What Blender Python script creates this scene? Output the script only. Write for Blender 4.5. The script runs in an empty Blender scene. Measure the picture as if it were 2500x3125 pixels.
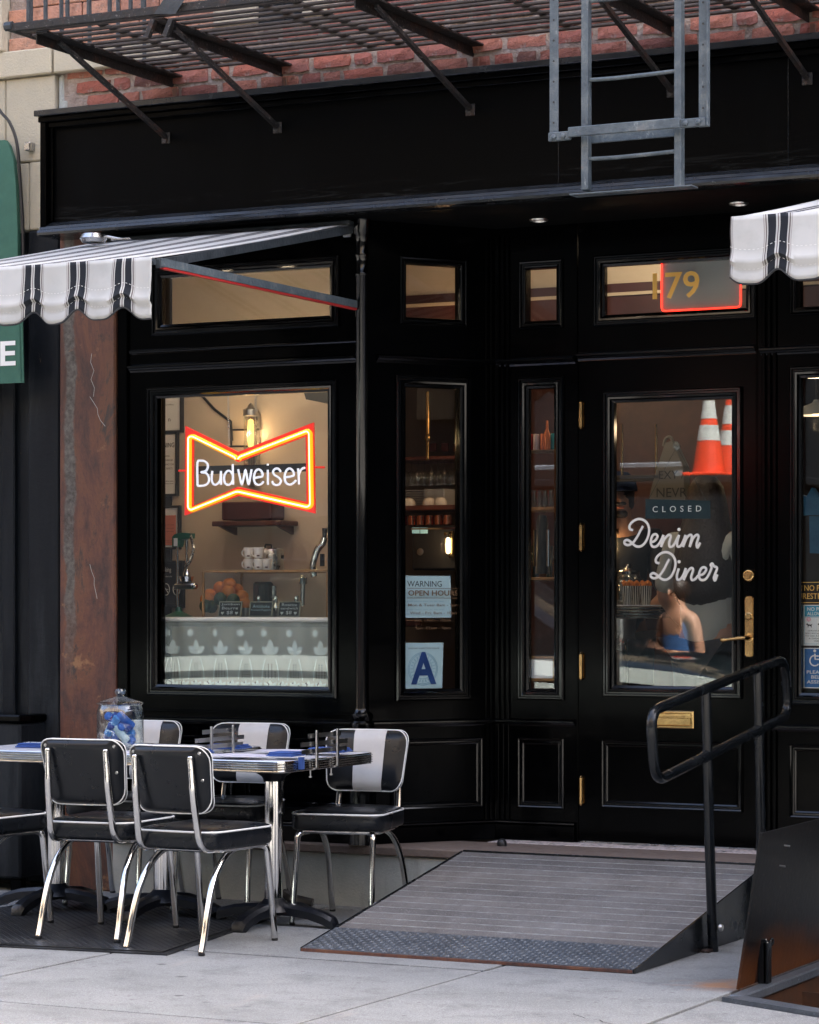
import bpy, bmesh, math, random
from mathutils import Vector, Matrix, Euler
random.seed(7)
sc = bpy.context.scene
col = sc.collection
R_ = math.radians

# ------------------------------------------------------------------ camera, sky, sun, exposure
TH = R_(27); FPX = 8200.0; HORY = 1840.0; CXP = 1250.0
CAM = Vector((5.563, -10.498, 1.34))
RV = Vector((math.cos(TH), math.sin(TH), 0)); DV = Vector((-math.sin(TH), math.cos(TH), 0))
cd = bpy.data.cameras.new('camera'); cam = bpy.data.objects.new('camera', cd); col.objects.link(cam)
cam.location = CAM
cam.rotation_euler = (math.pi/2, 0, TH)
cd.sensor_fit = 'HORIZONTAL'; cd.sensor_width = 36; cd.lens = FPX/2500*36
cd.shift_y = (HORY-1562.5)/2500
cd.clip_start = 0.1; cd.clip_end = 600
sc.camera = cam
SUN_EL = R_(56); SUN_AZ = R_(48)          # sun high behind the diner's building, towards +y and +x
wd = bpy.data.worlds.new('World'); sc.world = wd; wd.use_nodes = True
nt = wd.node_tree; bg = nt.nodes['Background']
sky = nt.nodes.new('ShaderNodeTexSky'); sky.sky_type = 'NISHITA'; sky.sun_disc = False
sky.sun_elevation = SUN_EL; sky.sun_rotation = SUN_AZ
sky.dust_density = 7.0; sky.air_density = .8; sky.ozone_density = .6
nt.links.new(sky.outputs[0], bg.inputs[0]); bg.inputs[1].default_value = 0.15
sl = bpy.data.lights.new('sun', 'SUN'); sl.energy = 5.0; sl.angle = R_(0.55); sl.color = (1, .95, .87)
so = bpy.data.objects.new('sun', sl); col.objects.link(so)
sdir = Vector((math.sin(SUN_AZ)*math.cos(SUN_EL), math.cos(SUN_AZ)*math.cos(SUN_EL), math.sin(SUN_EL)))
so.rotation_euler = sdir.to_track_quat('Z', 'Y').to_euler(); so.location = (0, 20, 30)
sc.view_settings.view_transform = 'Standard'; sc.view_settings.look = 'None'
sc.view_settings.gamma = 1.0; sc.view_settings.use_curve_mapping = False
sc.view_settings.exposure = 3.0
sc.cycles.max_bounces = 8; sc.cycles.diffuse_bounces = 3; sc.cycles.glossy_bounces = 4
sc.cycles.transmission_bounces = 6; sc.cycles.transparent_max_bounces = 24
sc.cycles.sample_clamp_indirect = 6.0; sc.cycles.caustics_reflective = False; sc.cycles.caustics_refractive = False
sc.cycles.use_denoising = True

# ------------------------------------------------------------------ measuring: photo pixel -> point on a real plane
def ray(px, py): return RV*((px-CXP)/FPX) + DV + Vector((0, 0, (HORY-py)/FPX))
def atY(px, py, y):
    d = ray(px, py); return CAM + d*((y-CAM.y)/d.y)
def atX(px, py, x):
    d = ray(px, py); return CAM + d*((x-CAM.x)/d.x)
def atZ(px, py, z):
    d = ray(px, py); return CAM + d*((z-CAM.z)/d.z)

# ------------------------------------------------------------------ materials
def newmat(name):
    m = bpy.data.materials.new(name); m.use_nodes = True
    return m, m.node_tree, m.node_tree.nodes['Principled BSDF']
def mat(name, base, rough=.5, metal=0., var=None, vscale=8., bump=0., bscale=40., spec=.5, coat=0., rvar=0., emit=None, es=0., detail=6., sheen=0.):
    m, t, b = newmat(name)
    b.inputs['Base Color'].default_value = (*base, 1)
    b.inputs['Roughness'].default_value = rough; b.inputs['Metallic'].default_value = metal
    b.inputs['Specular IOR Level'].default_value = spec; b.inputs['Coat Weight'].default_value = coat
    b.inputs['Coat Roughness'].default_value = .06
    if emit: b.inputs['Emission Color'].default_value = (*emit, 1); b.inputs['Emission Strength'].default_value = es
    tc = t.nodes.new('ShaderNodeTexCoord')
    if var:
        n = t.nodes.new('ShaderNodeTexNoise'); n.inputs['Scale'].default_value = vscale; n.inputs['Detail'].default_value = detail
        n.inputs['Roughness'].default_value = .65
        t.links.new(tc.outputs['Object'], n.inputs['Vector'])
        r = t.nodes.new('ShaderNodeValToRGB')
        r.color_ramp.elements[0].position = .32; r.color_ramp.elements[1].position = .68
        r.color_ramp.elements[0].color = (*base, 1); r.color_ramp.elements[1].color = (*var, 1)
        t.links.new(n.outputs['Fac'], r.inputs['Fac']); t.links.new(r.outputs[0], b.inputs['Base Color'])
    if rvar:
        n = t.nodes.new('ShaderNodeTexNoise'); n.inputs['Scale'].default_value = 9; n.inputs['Detail'].default_value = 5
        t.links.new(tc.outputs['Object'], n.inputs['Vector'])
        q = t.nodes.new('ShaderNodeMapRange'); q.inputs[3].default_value = max(.02, rough-rvar); q.inputs[4].default_value = min(1, rough+rvar)
        q.inputs[1].default_value = .3; q.inputs[2].default_value = .7
        t.links.new(n.outputs['Fac'], q.inputs[0]); t.links.new(q.outputs[0], b.inputs['Roughness'])
    if bump:
        n = t.nodes.new('ShaderNodeTexNoise'); n.inputs['Scale'].default_value = bscale; n.inputs['Detail'].default_value = 4
        t.links.new(tc.outputs['Object'], n.inputs['Vector'])
        bp = t.nodes.new('ShaderNodeBump'); bp.inputs['Strength'].default_value = bump; bp.inputs['Distance'].default_value = .01
        t.links.new(n.outputs['Fac'], bp.inputs['Height']); t.links.new(bp.outputs[0], b.inputs['Normal'])
    return m
def ramp(t, src, stops):
    r = t.nodes.new('ShaderNodeValToRGB'); e = r.color_ramp.elements
    e[0].position, e[0].color = stops[0][0], (*stops[0][1], 1)
    e[1].position, e[1].color = stops[-1][0], (*stops[-1][1], 1)
    for p, c in stops[1:-1]:
        k = e.new(p); k.color = (*c, 1)
    t.links.new(src, r.inputs['Fac']); return r.outputs[0]
def noise(t, scale, detail=5, coord='Object', rough=.6, stretch=None, dist=0.):
    tc = t.nodes.new('ShaderNodeTexCoord'); n = t.nodes.new('ShaderNodeTexNoise')
    n.inputs['Scale'].default_value = scale; n.inputs['Detail'].default_value = detail; n.inputs['Roughness'].default_value = rough
    n.inputs['Distortion'].default_value = dist
    if stretch:
        mp = t.nodes.new('ShaderNodeMapping'); mp.inputs['Scale'].default_value = stretch
        t.links.new(tc.outputs[coord], mp.inputs[0]); t.links.new(mp.outputs[0], n.inputs['Vector'])
    else: t.links.new(tc.outputs[coord], n.inputs['Vector'])
    return n.outputs['Fac']
def mixc(t, fac, a, b, mode='MIX'):
    m = t.nodes.new('ShaderNodeMix'); m.data_type = 'RGBA'; m.blend_type = mode
    for s, v in ((m.inputs[0], fac), (m.inputs[6], a), (m.inputs[7], b)):
        if isinstance(v, (int, float)): s.default_value = v
        elif isinstance(v, tuple): s.default_value = (*v, 1)
        else: t.links.new(v, s)
    return m.outputs[2]
def step(t, src, lo, hi):
    q = t.nodes.new('ShaderNodeMapRange'); q.inputs[1].default_value = lo; q.inputs[2].default_value = hi; q.clamp = True
    t.links.new(src, q.inputs[0]); return q.outputs[0]
def bumpn(t, b, src, strength, dist=.01):
    bp = t.nodes.new('ShaderNodeBump'); bp.inputs['Strength'].default_value = strength; bp.inputs['Distance'].default_value = dist
    t.links.new(src, bp.inputs['Height']); t.links.new(bp.outputs[0], b.inputs['Normal'])

M = {}
# glossy black shopfront paint with dust and faint streaks
def mk_black(name, dust, rough, spec=.5, bmp=.006, base=(.0014, .0017, .0022)):
    m, t, b = newmat(name)
    n1 = step(t, noise(t, 3.5, 6, 'Object', .7, (1, 1, .25)), .52, .8)
    n2 = step(t, noise(t, 60, 3), .6, .75)
    c = mixc(t, n1, base, dust)
    c = mixc(t, n2, c, tuple(x*1.3 for x in dust))
    tc = t.nodes.new('ShaderNodeTexCoord'); sx = t.nodes.new('ShaderNodeSeparateXYZ'); t.links.new(tc.outputs['Object'], sx.inputs[0])
    lowz = step(t, sx.outputs[2], 1.0, .3); chip = step(t, noise(t, 24, 7, 'Object', .8), .66, .72)
    mm = t.nodes.new('ShaderNodeMath'); mm.operation = 'MULTIPLY'; t.links.new(lowz, mm.inputs[0]); t.links.new(chip, mm.inputs[1])
    c = mixc(t, mm.outputs[0], c, (.02, .0195, .018))   # scuffs and splashes near the ground
    t.links.new(c, b.inputs['Base Color'])
    q = t.nodes.new('ShaderNodeMapRange'); q.inputs[3].default_value = max(.05, rough-.05); q.inputs[4].default_value = rough+.1
    t.links.new(noise(t, 6, 5), q.inputs[0]); t.links.new(q.outputs[0], b.inputs['Roughness'])
    b.inputs['Specular IOR Level'].default_value = spec
    bumpn(t, b, noise(t, 9, 2), bmp)
    return m
M['black'] = mk_black('black_gloss_paint', (.0014, .0017, .0021), .12, .07, .004, (.0006, .0007, .0009))
M['gloss'] = mk_black('black_gloss_moulding', (.002, .0023, .0028), .1, .45, .0, (.0008, .001, .0013))
M['matte'] = mk_black('matt_black_soffit', (.003, .003, .0034), .7, .1)
M['black_sign'] = mk_black('black_fascia_paint', (.002, .0024, .0028), .4, .04, .01, (.001, .0012, .0015))
def add_scuffs():
    m = M['black_sign']; t = m.node_tree; b = t.nodes['Principled BSDF']; src = b.inputs['Base Color'].links[0].from_socket
    tc = t.nodes.new('ShaderNodeTexCoord'); sx = t.nodes.new('ShaderNodeSeparateXYZ'); t.links.new(tc.outputs['Object'], sx.inputs[0])
    z = step(t, sx.outputs[2], 3.19, 3.11); n = step(t, noise(t, 4, 9, 'Object', .75, (.7, 1, 9), .8), .54, .74)
    mm = t.nodes.new('ShaderNodeMath'); mm.operation = 'MULTIPLY'; t.links.new(z, mm.inputs[0]); t.links.new(n, mm.inputs[1])
    c = mixc(t, mm.outputs[0], src, (.035, .038, .04))
    c = mixc(t, step(t, noise(t, 3, 9, 'Object', .8, (5, 1, .5)), .66, .9), c, (.007, .0075, .008))
    c = mixc(t, step(t, noise(t, 120, 2), .73, .76), c, (.03, .03, .03))
    t.links.new(c, b.inputs['Base Color'])
add_scuffs()
M['ledge'] = mat('dusty_black_ledge', (.010, .012, .015), .2, var=(.02, .023, .027), vscale=5, rvar=.08)
M['iron'] = None
def mk_iron():
    m, t, b = newmat('rusty_black_iron')
    n = noise(t, 9, 8, 'Object', .75)
    c = ramp(t, n, [(.3, (.005, .005, .0055)), (.54, (.011, .0095, .009)), (.64, (.045, .018, .010)), (.76, (.10, .042, .024))])
    sp = step(t, noise(t, 70, 3), .62, .7)
    c = mixc(t, sp, c, (.13, .12, .11))
    t.links.new(c, b.inputs['Base Color']); b.inputs['Roughness'].default_value = .55
    bumpn(t, b, noise(t, 45, 5), .5)
    return m
M['iron'] = mk_iron()
def mk_blueiron():
    m, t, b = newmat('worn_blue_grey_iron_paint')
    c = ramp(t, noise(t, 12, 8, 'Object', .75), [(.3, (.045, .062, .078)), (.52, (.085, .11, .128)), (.64, (.14, .16, .17)), (.74, (.20, .10, .065))])
    c = mixc(t, step(t, noise(t, 38, 6, 'Object', .8, (1, 1, .4)), .6, .7), c, (.24, .27, .28))
    t.links.new(c, b.inputs['Base Color']); b.inputs['Roughness'].default_value = .5
    bumpn(t, b, noise(t, 60, 4), .35); return m
M['blueiron'] = mk_blueiron()
M['darkiron'] = mat('dark_blue_grey_iron', (.018, .024, .03), .45, var=(.045, .055, .065), vscale=14, bump=.3, bscale=60)
def mk_brick(name, a, b_, c_, dark):
    m, t, b = newmat(name)
    oi = t.nodes.new('ShaderNodeObjectInfo')
    base = ramp(t, oi.outputs['Random'], [(0, a), (.3, b_), (.5, c_), (.68, a), (.84, dark), (1, tuple(x*1.15 for x in b_))])
    n = noise(t, 22, 7, 'Object', .7)
    c = mixc(t, step(t, n, .45, .75), base, tuple(x*.45 for x in b_))
    c = mixc(t, step(t, noise(t, 9, 7, 'Object', .75), .56, .70), c, (.36, .28, .23))
    c = mixc(t, step(t, noise(t, 120, 3), .64, .7), c, (.05, .03, .03))
    t.links.new(c, b.inputs['Base Color']); b.inputs['Roughness'].default_value = .85
    bumpn(t, b, noise(t, 60, 6), .7, .012); return m
M['brick'] = mk_brick('old_red_brick', (.33, .095, .064), (.39, .15, .10), (.27, .10, .082), (.09, .052, .05))
M['peach'] = mk_brick('peach_face_brick', (.50, .25, .17), (.46, .22, .14), (.51, .28, .19), (.42, .2, .14))
M['mortar'] = mat('lime_mortar', (.42, .345, .29), .95, var=(.22, .16, .13), vscale=26, bump=.9, bscale=70)
def mk_stone(name, a, b_, grain):
    m, t, b = newmat(name)
    oi = t.nodes.new('ShaderNodeObjectInfo')
    c = ramp(t, noise(t, 5, 8, 'Object', .6), [(.3, a), (.7, b_)])
    c = mixc(t, step(t, noise(t, 200, 2), .62, .7), c, grain)
    c = mixc(t, step(t, noise(t, 3, 8, 'Object', .7, (2, 1, .4)), .58, .8), c, tuple(x*.45 for x in a))
    t.links.new(c, b.inputs['Base Color']); b.inputs['Roughness'].default_value = .88
    bumpn(t, b, noise(t, 90, 4), .35); return m
M['sand'] = mk_stone('tan_sandstone', (.50, .445, .33), (.43, .385, .295), (.30, .26, .2))
M['granite'] = mk_stone('grey_granite', (.50, .515, .475), (.36, .375, .35), (.66, .65, .60))
def mk_conc():
    m, t, b = newmat('sidewalk_concrete')
    big = noise(t, 1.3, 8, 'Object', .62, (1, 1.6, 1))
    c = ramp(t, big, [(.28, (.145, .153, .153)), (.5, (.195, .204, .203)), (.75, (.235, .243, .24))])
    c = mixc(t, step(t, noise(t, 5, 9, 'Object', .7), .50, .68), c, (.115, .12, .123))
    c = mixc(t, step(t, noise(t, 75, 3, 'Object', .7), .5, .72), c, (.15, .152, .156))
    c = mixc(t, step(t, noise(t, 95, 3, 'Object', .7, (1, 1.3, 1)), .58, .72), c, (.33, .335, .335))
    c = mixc(t, step(t, noise(t, 260, 2), .6, .68), c, (.36, .36, .355))
    c = mixc(t, step(t, noise(t, 190, 2, 'Generated'), .6, .68), c, (.085, .085, .088))
    v = t.nodes.new('ShaderNodeTexVoronoi'); v.voronoi_dimensions = '2D'; v.inputs['Scale'].default_value = 3.3; v.inputs['Randomness'].default_value = 1
    tc = t.nodes.new('ShaderNodeTexCoord'); t.links.new(tc.outputs['Object'], v.inputs['Vector'])
    def spots(dist, lo, hi, nscale, thr, colr, c):     # scattered, uneven in size and place
        wob = t.nodes.new('ShaderNodeMath'); wob.operation = 'MULTIPLY_ADD'; wob.inputs[1].default_value = .09; wob.inputs[2].default_value = -.045
        t.links.new(noise(t, 30, 3), wob.inputs[0]); ad = t.nodes.new('ShaderNodeMath'); ad.operation = 'ADD'; t.links.new(dist, ad.inputs[0]); t.links.new(wob.outputs[0], ad.inputs[1])
        mm = t.nodes.new('ShaderNodeMath'); mm.operation = 'MULTIPLY'; t.links.new(step(t, ad.outputs[0], lo, hi), mm.inputs[0]); t.links.new(step(t, noise(t, nscale, 2), thr, thr+.05), mm.inputs[1])
        return mixc(t, mm.outputs[0], c, colr)
    c = spots(v.outputs['Distance'], .07, .03, 1.9, .56, (.075, .075, .078), c)   # trodden gum
    v2 = t.nodes.new('ShaderNodeTexVoronoi'); v2.voronoi_dimensions = '2D'; v2.inputs['Scale'].default_value = 7.9
    t.links.new(tc.outputs['Object'], v2.inputs['Vector'])
    c = spots(v2.outputs['Distance'], .085, .03, 3.1, .54, (.11, .11, .113), c)
    c = mixc(t, step(t, noise(t, 2.2, 9, 'Object', .75, (1.8, .6, 1)), .6, .74), c, (.26, .245, .225))
    c = mixc(t, step(t, noise(t, 1.7, 9, 'Object', .7, (.5, 2.5, 1), .6), .6, .8), c, (.12, .12, .122))
    # rusty stain by the cellar pit
    mp = t.nodes.new('ShaderNodeMapping'); mp.inputs['Location'].default_value = (-2.27, 1.62, 0); mp.vector_type = 'POINT'
    t.links.new(tc.outputs['Object'], mp.inputs[0]); ln = t.nodes.new('ShaderNodeVectorMath'); ln.operation = 'LENGTH'; t.links.new(mp.outputs[0], ln.inputs[0])
    ad = t.nodes.new('ShaderNodeMath'); ad.operation = 'MULTIPLY_ADD'; ad.inputs[1].default_value = .35; t.links.new(noise(t, 9, 6), ad.inputs[0]); t.links.new(ln.outputs['Value'], ad.inputs[2])
    c = mixc(t, step(t, ad.outputs[0], .36, .2), c, (.30, .17, .10))
    t.links.new(c, b.inputs['Base Color']); b.inputs['Roughness'].default_value = .9
    bumpn(t, b, noise(t, 160, 5), .35, .006); return m
M['concrete'] = mk_conc()
M['joint'] = mat('joint_dirt', (.035, .034, .032), .95, var=(.06, .056, .05), vscale=30)
M['asphalt'] = mat('worn_asphalt', (.085, .083, .08), .9, var=(.12, .118, .112), vscale=30, bump=.4, bscale=200)
def mk_rust():
    m, t, b = newmat('rust_brown_iron_pillar')
    c = ramp(t, noise(t, 3.6, 10, 'Object', .78, (1.6, 1, .5), .5), [(.26, (.022, .016, .015)), (.40, (.06, .028, .022)), (.50, (.115, .044, .028)), (.57, (.15, .06, .03)), (.63, (.05, .032, .027)), (.76, (.07, .062, .055))])
    # a vertical band where the paint has gone, pale grey and mottled
    tc = t.nodes.new('ShaderNodeTexCoord'); sx = t.nodes.new('ShaderNodeSeparateXYZ'); t.links.new(tc.outputs['Object'], sx.inputs[0])
    w = t.nodes.new('ShaderNodeMath'); w.operation = 'MULTIPLY_ADD'; w.inputs[1].default_value = .10
    t.links.new(noise(t, 3.5, 5), w.inputs[0]); t.links.new(sx.outputs[0], w.inputs[2])
    d = t.nodes.new('ShaderNodeMath'); d.operation = 'ADD'; d.inputs[1].default_value = 1.505; t.links.new(w.outputs[0], d.inputs[0])
    ab = t.nodes.new('ShaderNodeMath'); ab.operation = 'ABSOLUTE'; t.links.new(d.outputs[0], ab.inputs[0])
    band = step(t, ab.outputs[0], .034, .022)
    top = step(t, sx.outputs[2], .9, 1.4)
    mm = t.nodes.new('ShaderNodeMath'); mm.operation = 'MULTIPLY'; t.links.new(band, mm.inputs[0]); t.links.new(top, mm.inputs[1])
    mot = ramp(t, noise(t, 42, 6, 'Object', .7), [(.36, (.05, .042, .036)), (.66, (.15, .135, .115))])
    c = mixc(t, mm.outputs[0], c, mot)
    c = mixc(t, step(t, noise(t, 14, 9, 'Object', .8, (1, 1, .7)), .55, .66), c, (.05, .028, .022))
    c = mixc(t, step(t, noise(t, 7, 7, 'Object', .7), .61, .68), c, (.26, .13, .06))
    t.links.new(c, b.inputs['Base Color']); b.inputs['Roughness'].default_value = .6
    bumpn(t, b, noise(t, 30, 6), .25); return m
M['rust'] = mk_rust()
def mk_pier():
    m, t, b = newmat('peeling_dark_pier_paint')
    c = ramp(t, noise(t, 2.6, 9, 'Object', .7, (2.2, 1, .3)), [(.32, (.0035, .005, .008)), (.5, (.008, .0105, .014)), (.62, (.022, .026, .03)), (.72, (.016, .011, .009))])
    c = mixc(t, step(t, noise(t, 11, 8, 'Object', .75, (2, 1, .6)), .66, .72), c, (.15, .11, .06))
    t.links.new(c, b.inputs['Base Color']); b.inputs['Roughness'].default_value = .5; b.inputs['Specular IOR Level'].default_value = .15
    bumpn(t, b, noise(t, 26, 6), .3); return m
M['pier'] = mk_pier()
M['chrome'] = mat('chrome', (.72, .71, .69), .09, 1., rvar=.05)
M['steel'] = mat('brushed_steel', (.5, .5, .5), .3, 1., rvar=.08)
M['brass'] = mat('aged_brass', (.60, .40, .17), .2, 1., var=(.42, .27, .12), vscale=30, rvar=.08)
M['vinyl'] = mat('black_vinyl', (.006, .0075, .010), .3, bump=.012, bscale=60, rvar=.06, spec=.4)
M['vinylw'] = mat('white_vinyl', (.56, .555, .54), .35, bump=.01, bscale=60, var=(.5, .49, .48), vscale=12)
M['piping'] = mat('white_piping', (.78, .78, .76), .35)
M['laminate'] = mat('white_laminate', (.74, .74, .75), .3, var=(.58, .60, .66), vscale=40)
M['cast'] = mat('black_cast_iron', (.004, .005, .008), .32, bump=.15, bscale=80)
M['rail'] = mat('black_rail_paint', (.0035, .005, .0065), .24, var=(.008, .010, .012), vscale=20, bump=.03, bscale=40, rvar=.06, spec=.4)
def mk_tread(name, a, b_):
    m, t, b = newmat(name)
    c = ramp(t, noise(t, 7, 8, 'Object', .7), [(.3, a), (.7, b_)])
    c = mixc(t, step(t, noise(t, 90, 4), .62, .72), c, tuple(min(1, x*2.2) for x in b_))
    t.links.new(c, b.inputs['Base Color']); b.inputs['Roughness'].default_value = .42; b.inputs['Metallic'].default_value = .35
    bumpn(t, b, noise(t, 70, 4), .2); return m
M['tread'] = mk_tread('worn_tread_plate', (.055, .065, .078), (.115, .13, .148))
M['hatchplate'] = mk_tread('dark_tread_plate', (.014, .015, .017), (.035, .037, .04))
def mk_deck():
    m, t, b = newmat('gritty_ramp_deck')
    oi = t.nodes.new('ShaderNodeObjectInfo')
    c = ramp(t, noise(t, 4, 8, 'Object', .65), [(.3, (.085, .08, .078)), (.55, (.145, .138, .134)), (.75, (.205, .203, .2))])
    tint = ramp(t, oi.outputs['Random'], [(0, (.84, .84, .85)), (.5, (1, 1, 1)), (1, (1.1, 1.08, 1.05))])
    c = mixc(t, 1.0, c, tint, 'MULTIPLY')
    c = mixc(t, step(t, noise(t, 2.4, 9, 'Object', .75, (2.2, .6, 1), .5), .52, .72), c, (.10, .09, .085))
    c = mixc(t, step(t, noise(t, 26, 5, 'Object', .75), .6, .72), c, (.25, .25, .25))
    c = mixc(t, step(t, noise(t, 220, 2), .6, .68), c, (.3, .29, .28))
    t.links.new(c, b.inputs['Base Color']); b.inputs['Roughness'].default_value = .8
    bumpn(t, b, noise(t, 220, 3), .5, .004); return m
M['deck'] = mk_deck()
M['grip'] = mat('pale_deck_seam', (.40, .42, .42), .7, var=(.2, .2, .2), vscale=25)
def mk_hatchdoor():
    m, t, b = newmat('black_steel_orange_glow')
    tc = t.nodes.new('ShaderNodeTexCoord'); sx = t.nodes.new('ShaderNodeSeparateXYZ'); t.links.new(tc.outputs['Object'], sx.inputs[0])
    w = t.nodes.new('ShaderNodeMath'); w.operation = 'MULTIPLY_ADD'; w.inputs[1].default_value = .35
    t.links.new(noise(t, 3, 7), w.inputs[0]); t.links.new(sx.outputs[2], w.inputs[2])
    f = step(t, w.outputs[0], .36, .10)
    c = mixc(t, f, (.004, .0045, .0055), (.12, .036, .007))  # orange glow low on the leaf put into the colour
    c = mixc(t, step(t, noise(t, 60, 5), .62, .7), c, (.05, .03, .02))
    t.links.new(c, b.inputs['Base Color']); b.inputs['Roughness'].default_value = .45; b.inputs['Specular IOR Level'].default_value = .25
    bumpn(t, b, noise(t, 40, 5), .1); return m
M['hatchdoor'] = mk_hatchdoor()
M['pit'] = mat('rusty_pit_lining', (.07, .024, .007), .6, var=(.03, .013, .006), vscale=9)
M['crack'] = mat('dark_crack_line', (.03, .03, .03), 1.)  # one even dark colour for the crack strips
def mk_glass(name, r0=.05, tint=(1, 1, 1)):
    m = bpy.data.materials.new(name); m.use_nodes = True; t = m.node_tree
    for n in list(t.nodes):
        if n.type == 'BSDF_PRINCIPLED': t.nodes.remove(n)
    out = [n for n in t.nodes if n.type == 'OUTPUT_MATERIAL'][0]
    lw = t.nodes.new('ShaderNodeLayerWeight'); lw.inputs[0].default_value = .5
    p = t.nodes.new('ShaderNodeMath'); p.operation = 'POWER'; p.inputs[1].default_value = 5; t.links.new(lw.outputs['Facing'], p.inputs[0])
    a = t.nodes.new('ShaderNodeMath'); a.operation = 'MULTIPLY_ADD'; a.inputs[1].default_value = 1-r0; a.inputs[2].default_value = r0
    t.links.new(p.outputs[0], a.inputs[0])
    tr = t.nodes.new('ShaderNodeBsdfTransparent'); tr.inputs[0].default_value = (*tint, 1)
    gl = t.nodes.new('ShaderNodeBsdfGlossy'); gl.inputs['Roughness'].default_value = .0
    mx = t.nodes.new('ShaderNodeMixShader'); t.links.new(a.outputs[0], mx.inputs[0]); t.links.new(tr.outputs[0], mx.inputs[1]); t.links.new(gl.outputs[0], mx.inputs[2])
    t.links.new(mx.outputs[0], out.inputs[0]); return m
M['glass'] = mk_glass('window_glass', .05, (.97, .985, .98))
M['cupglass'] = mk_glass('drinking_glass', .10, (.93, .96, .96))
def stripes(name):
    m, t, b = newmat(name)
    tc = t.nodes.new('ShaderNodeTexCoord'); sx = t.nodes.new('ShaderNodeSeparateXYZ'); t.links.new(tc.outputs['UV'], sx.inputs[0])
    fr = t.nodes.new('ShaderNodeMath'); fr.operation = 'FRACT'; t.links.new(sx.outputs[0], fr.inputs[0])
    r = t.nodes.new('ShaderNodeValToRGB'); r.color_ramp.interpolation = 'CONSTANT'; e = r.color_ramp.elements
    W = (.47, .475, .465); K = (.018, .021, .027); G = (.15, .135, .13); T = (.28, .26, .25)
    st = [(0, W), (.49, T), (.505, W), (.52, G), (.545, W), (.565, K), (.70, W), (.728, G), (.748, W), (.772, K), (.905, W), (.925, G), (.95, W), (.965, T), (.98, W)]
    e[0].position, e[0].color = 0, (*W, 1); e[1].position, e[1].color = .98, (*W, 1)
    for p, c in st[1:-1]:
        k = e.new(p); k.color = (*c, 1)
    t.links.new(fr.outputs[0], r.inputs[0])
    c = mixc(t, step(t, noise(t, 6, 6, 'Object'), .5, .8), r.outputs[0], (.36, .36, .35), 'MULTIPLY')
    m2 = mixc(t, .35, r.outputs[0], c)
    t.links.new(m2, b.inputs['Base Color']); b.inputs['Roughness'].default_value = .85
    b.inputs['Specular IOR Level'].default_value = .2
    bumpn(t, b, noise(t, 6, 1, 'Object', .4, (1.4, 1, 1)), .55, .03); return m
M['stripe'] = stripes('striped_awning_canvas')
M['trim'] = mat('dark_awning_binding', (.03, .032, .036), .8)
M['stitch'] = mat('white_thread', (.7, .7, .68), .8)
M['green'] = mat('green_awning_canvas', (.03, .105, .072), .75, var=(.038, .125, .085), vscale=20, bump=.15, bscale=300)
M['white'] = mat('white_paint', (.8, .8, .78), .5)
M['cream'] = mat('cream_plaster', (.60, .50, .385), .85, var=(.54, .44, .33), vscale=4, bump=.15, bscale=30)
M['ceil'] = mat('cream_ceiling', (.62, .56, .42), .85)
M['maroon'] = mat('maroon_paint', (.075, .018, .016), .5, var=(.05, .014, .013), vscale=6)
M['wood'] = mat('dark_red_wood', (.10, .032, .02), .4, var=(.06, .02, .014), vscale=8)
M['tanwood'] = mat('oak_frame_wood', (.30, .16, .06), .45, var=(.22, .11, .04), vscale=15)
M['dark'] = mat('dark_interior', (.018, .014, .012), .6)
M['floor'] = mat('dark_tile_floor', (.05, .045, .04), .4)
M['plast'] = mat('black_plastic', (.012, .012, .013), .4)
M['redlamp'] = mat('red_neon_tube', (.9, .05, .03), .4, emit=(1, .03, .015), es=.5)
M['redframe'] = mat('red_neon_channel', (.75, .03, .025), .35, emit=(1, .02, .01), es=.07)
M['yellow'] = mat('yellow_neon_halo_tube', (.9, .5, .02), .4, emit=(1, .52, .0), es=.125)
M['hot'] = mat('blown_out_neon_core', (.9, .8, .5), .4, emit=(1, .86, .5), es=.5)  # overexposed white centre of the neon, put in as its own strand
M['neonw'] = mat('white_neon_tube', (.7, .7, .8), .4, emit=(.84, .86, 1), es=.10)
M['lampglow'] = mat('amber_lamp_glass', (.8, .4, .1), .4, emit=(1, .42, .10), es=.5)
M['bulb'] = mat('lit_bulb', (.9, .8, .6), .4, emit=(1, .72, .38), es=1.6)
M['spot'] = mat('downlight_lens', (.8, .75, .65), .4, emit=(1, .85, .65), es=.02)
M['gold'] = mat('gold_leaf_lettering', (.75, .45, .10), .45)
M['goldd'] = mat('dull_gold_lettering', (.15, .085, .04), .5)
M['ink'] = mat('black_ink', (.02, .02, .022), .6)
M['brownink'] = mat('brown_ink', (.06, .05, .045), .6)
M['paper'] = mat('white_paper', (.8, .81, .82), .7)
M['bluepaper'] = mat('pale_blue_paper', (.50, .68, .74), .6)
M['bluetint'] = mat('seal_blue_ink', (.22, .40, .52), .6)
M['navy'] = mat('navy_ink', (.012, .055, .22), .55)
M['signblue'] = mat('blue_sign', (.012, .14, .42), .45)
M['cyan'] = mat('cyan_sign', (.02, .30, .48), .45)
M['pink'] = mat('pink_ink', (.75, .35, .42), .6)
M['teal'] = mat('dark_teal_board', (.004, .022, .03), .6, spec=.2)
M['salmon'] = mat('salmon_paper', (.62, .2, .13), .7)
M['orange'] = mat('orange_peel', (.75, .22, .02), .5, bump=.3, bscale=220)
M['lime'] = mat('avocado_skin', (.035, .06, .018), .5, bump=.4, bscale=120)
M['slate'] = mat('chalkboard', (.015, .016, .02), .7)
M['mug'] = mat('white_ceramic', (.7, .66, .62), .25)
M['greenmetal'] = mat('green_enamel', (.01, .10, .055), .3)
M['ledgewood'] = mat('white_sill', (.7, .68, .64), .5)
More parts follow.
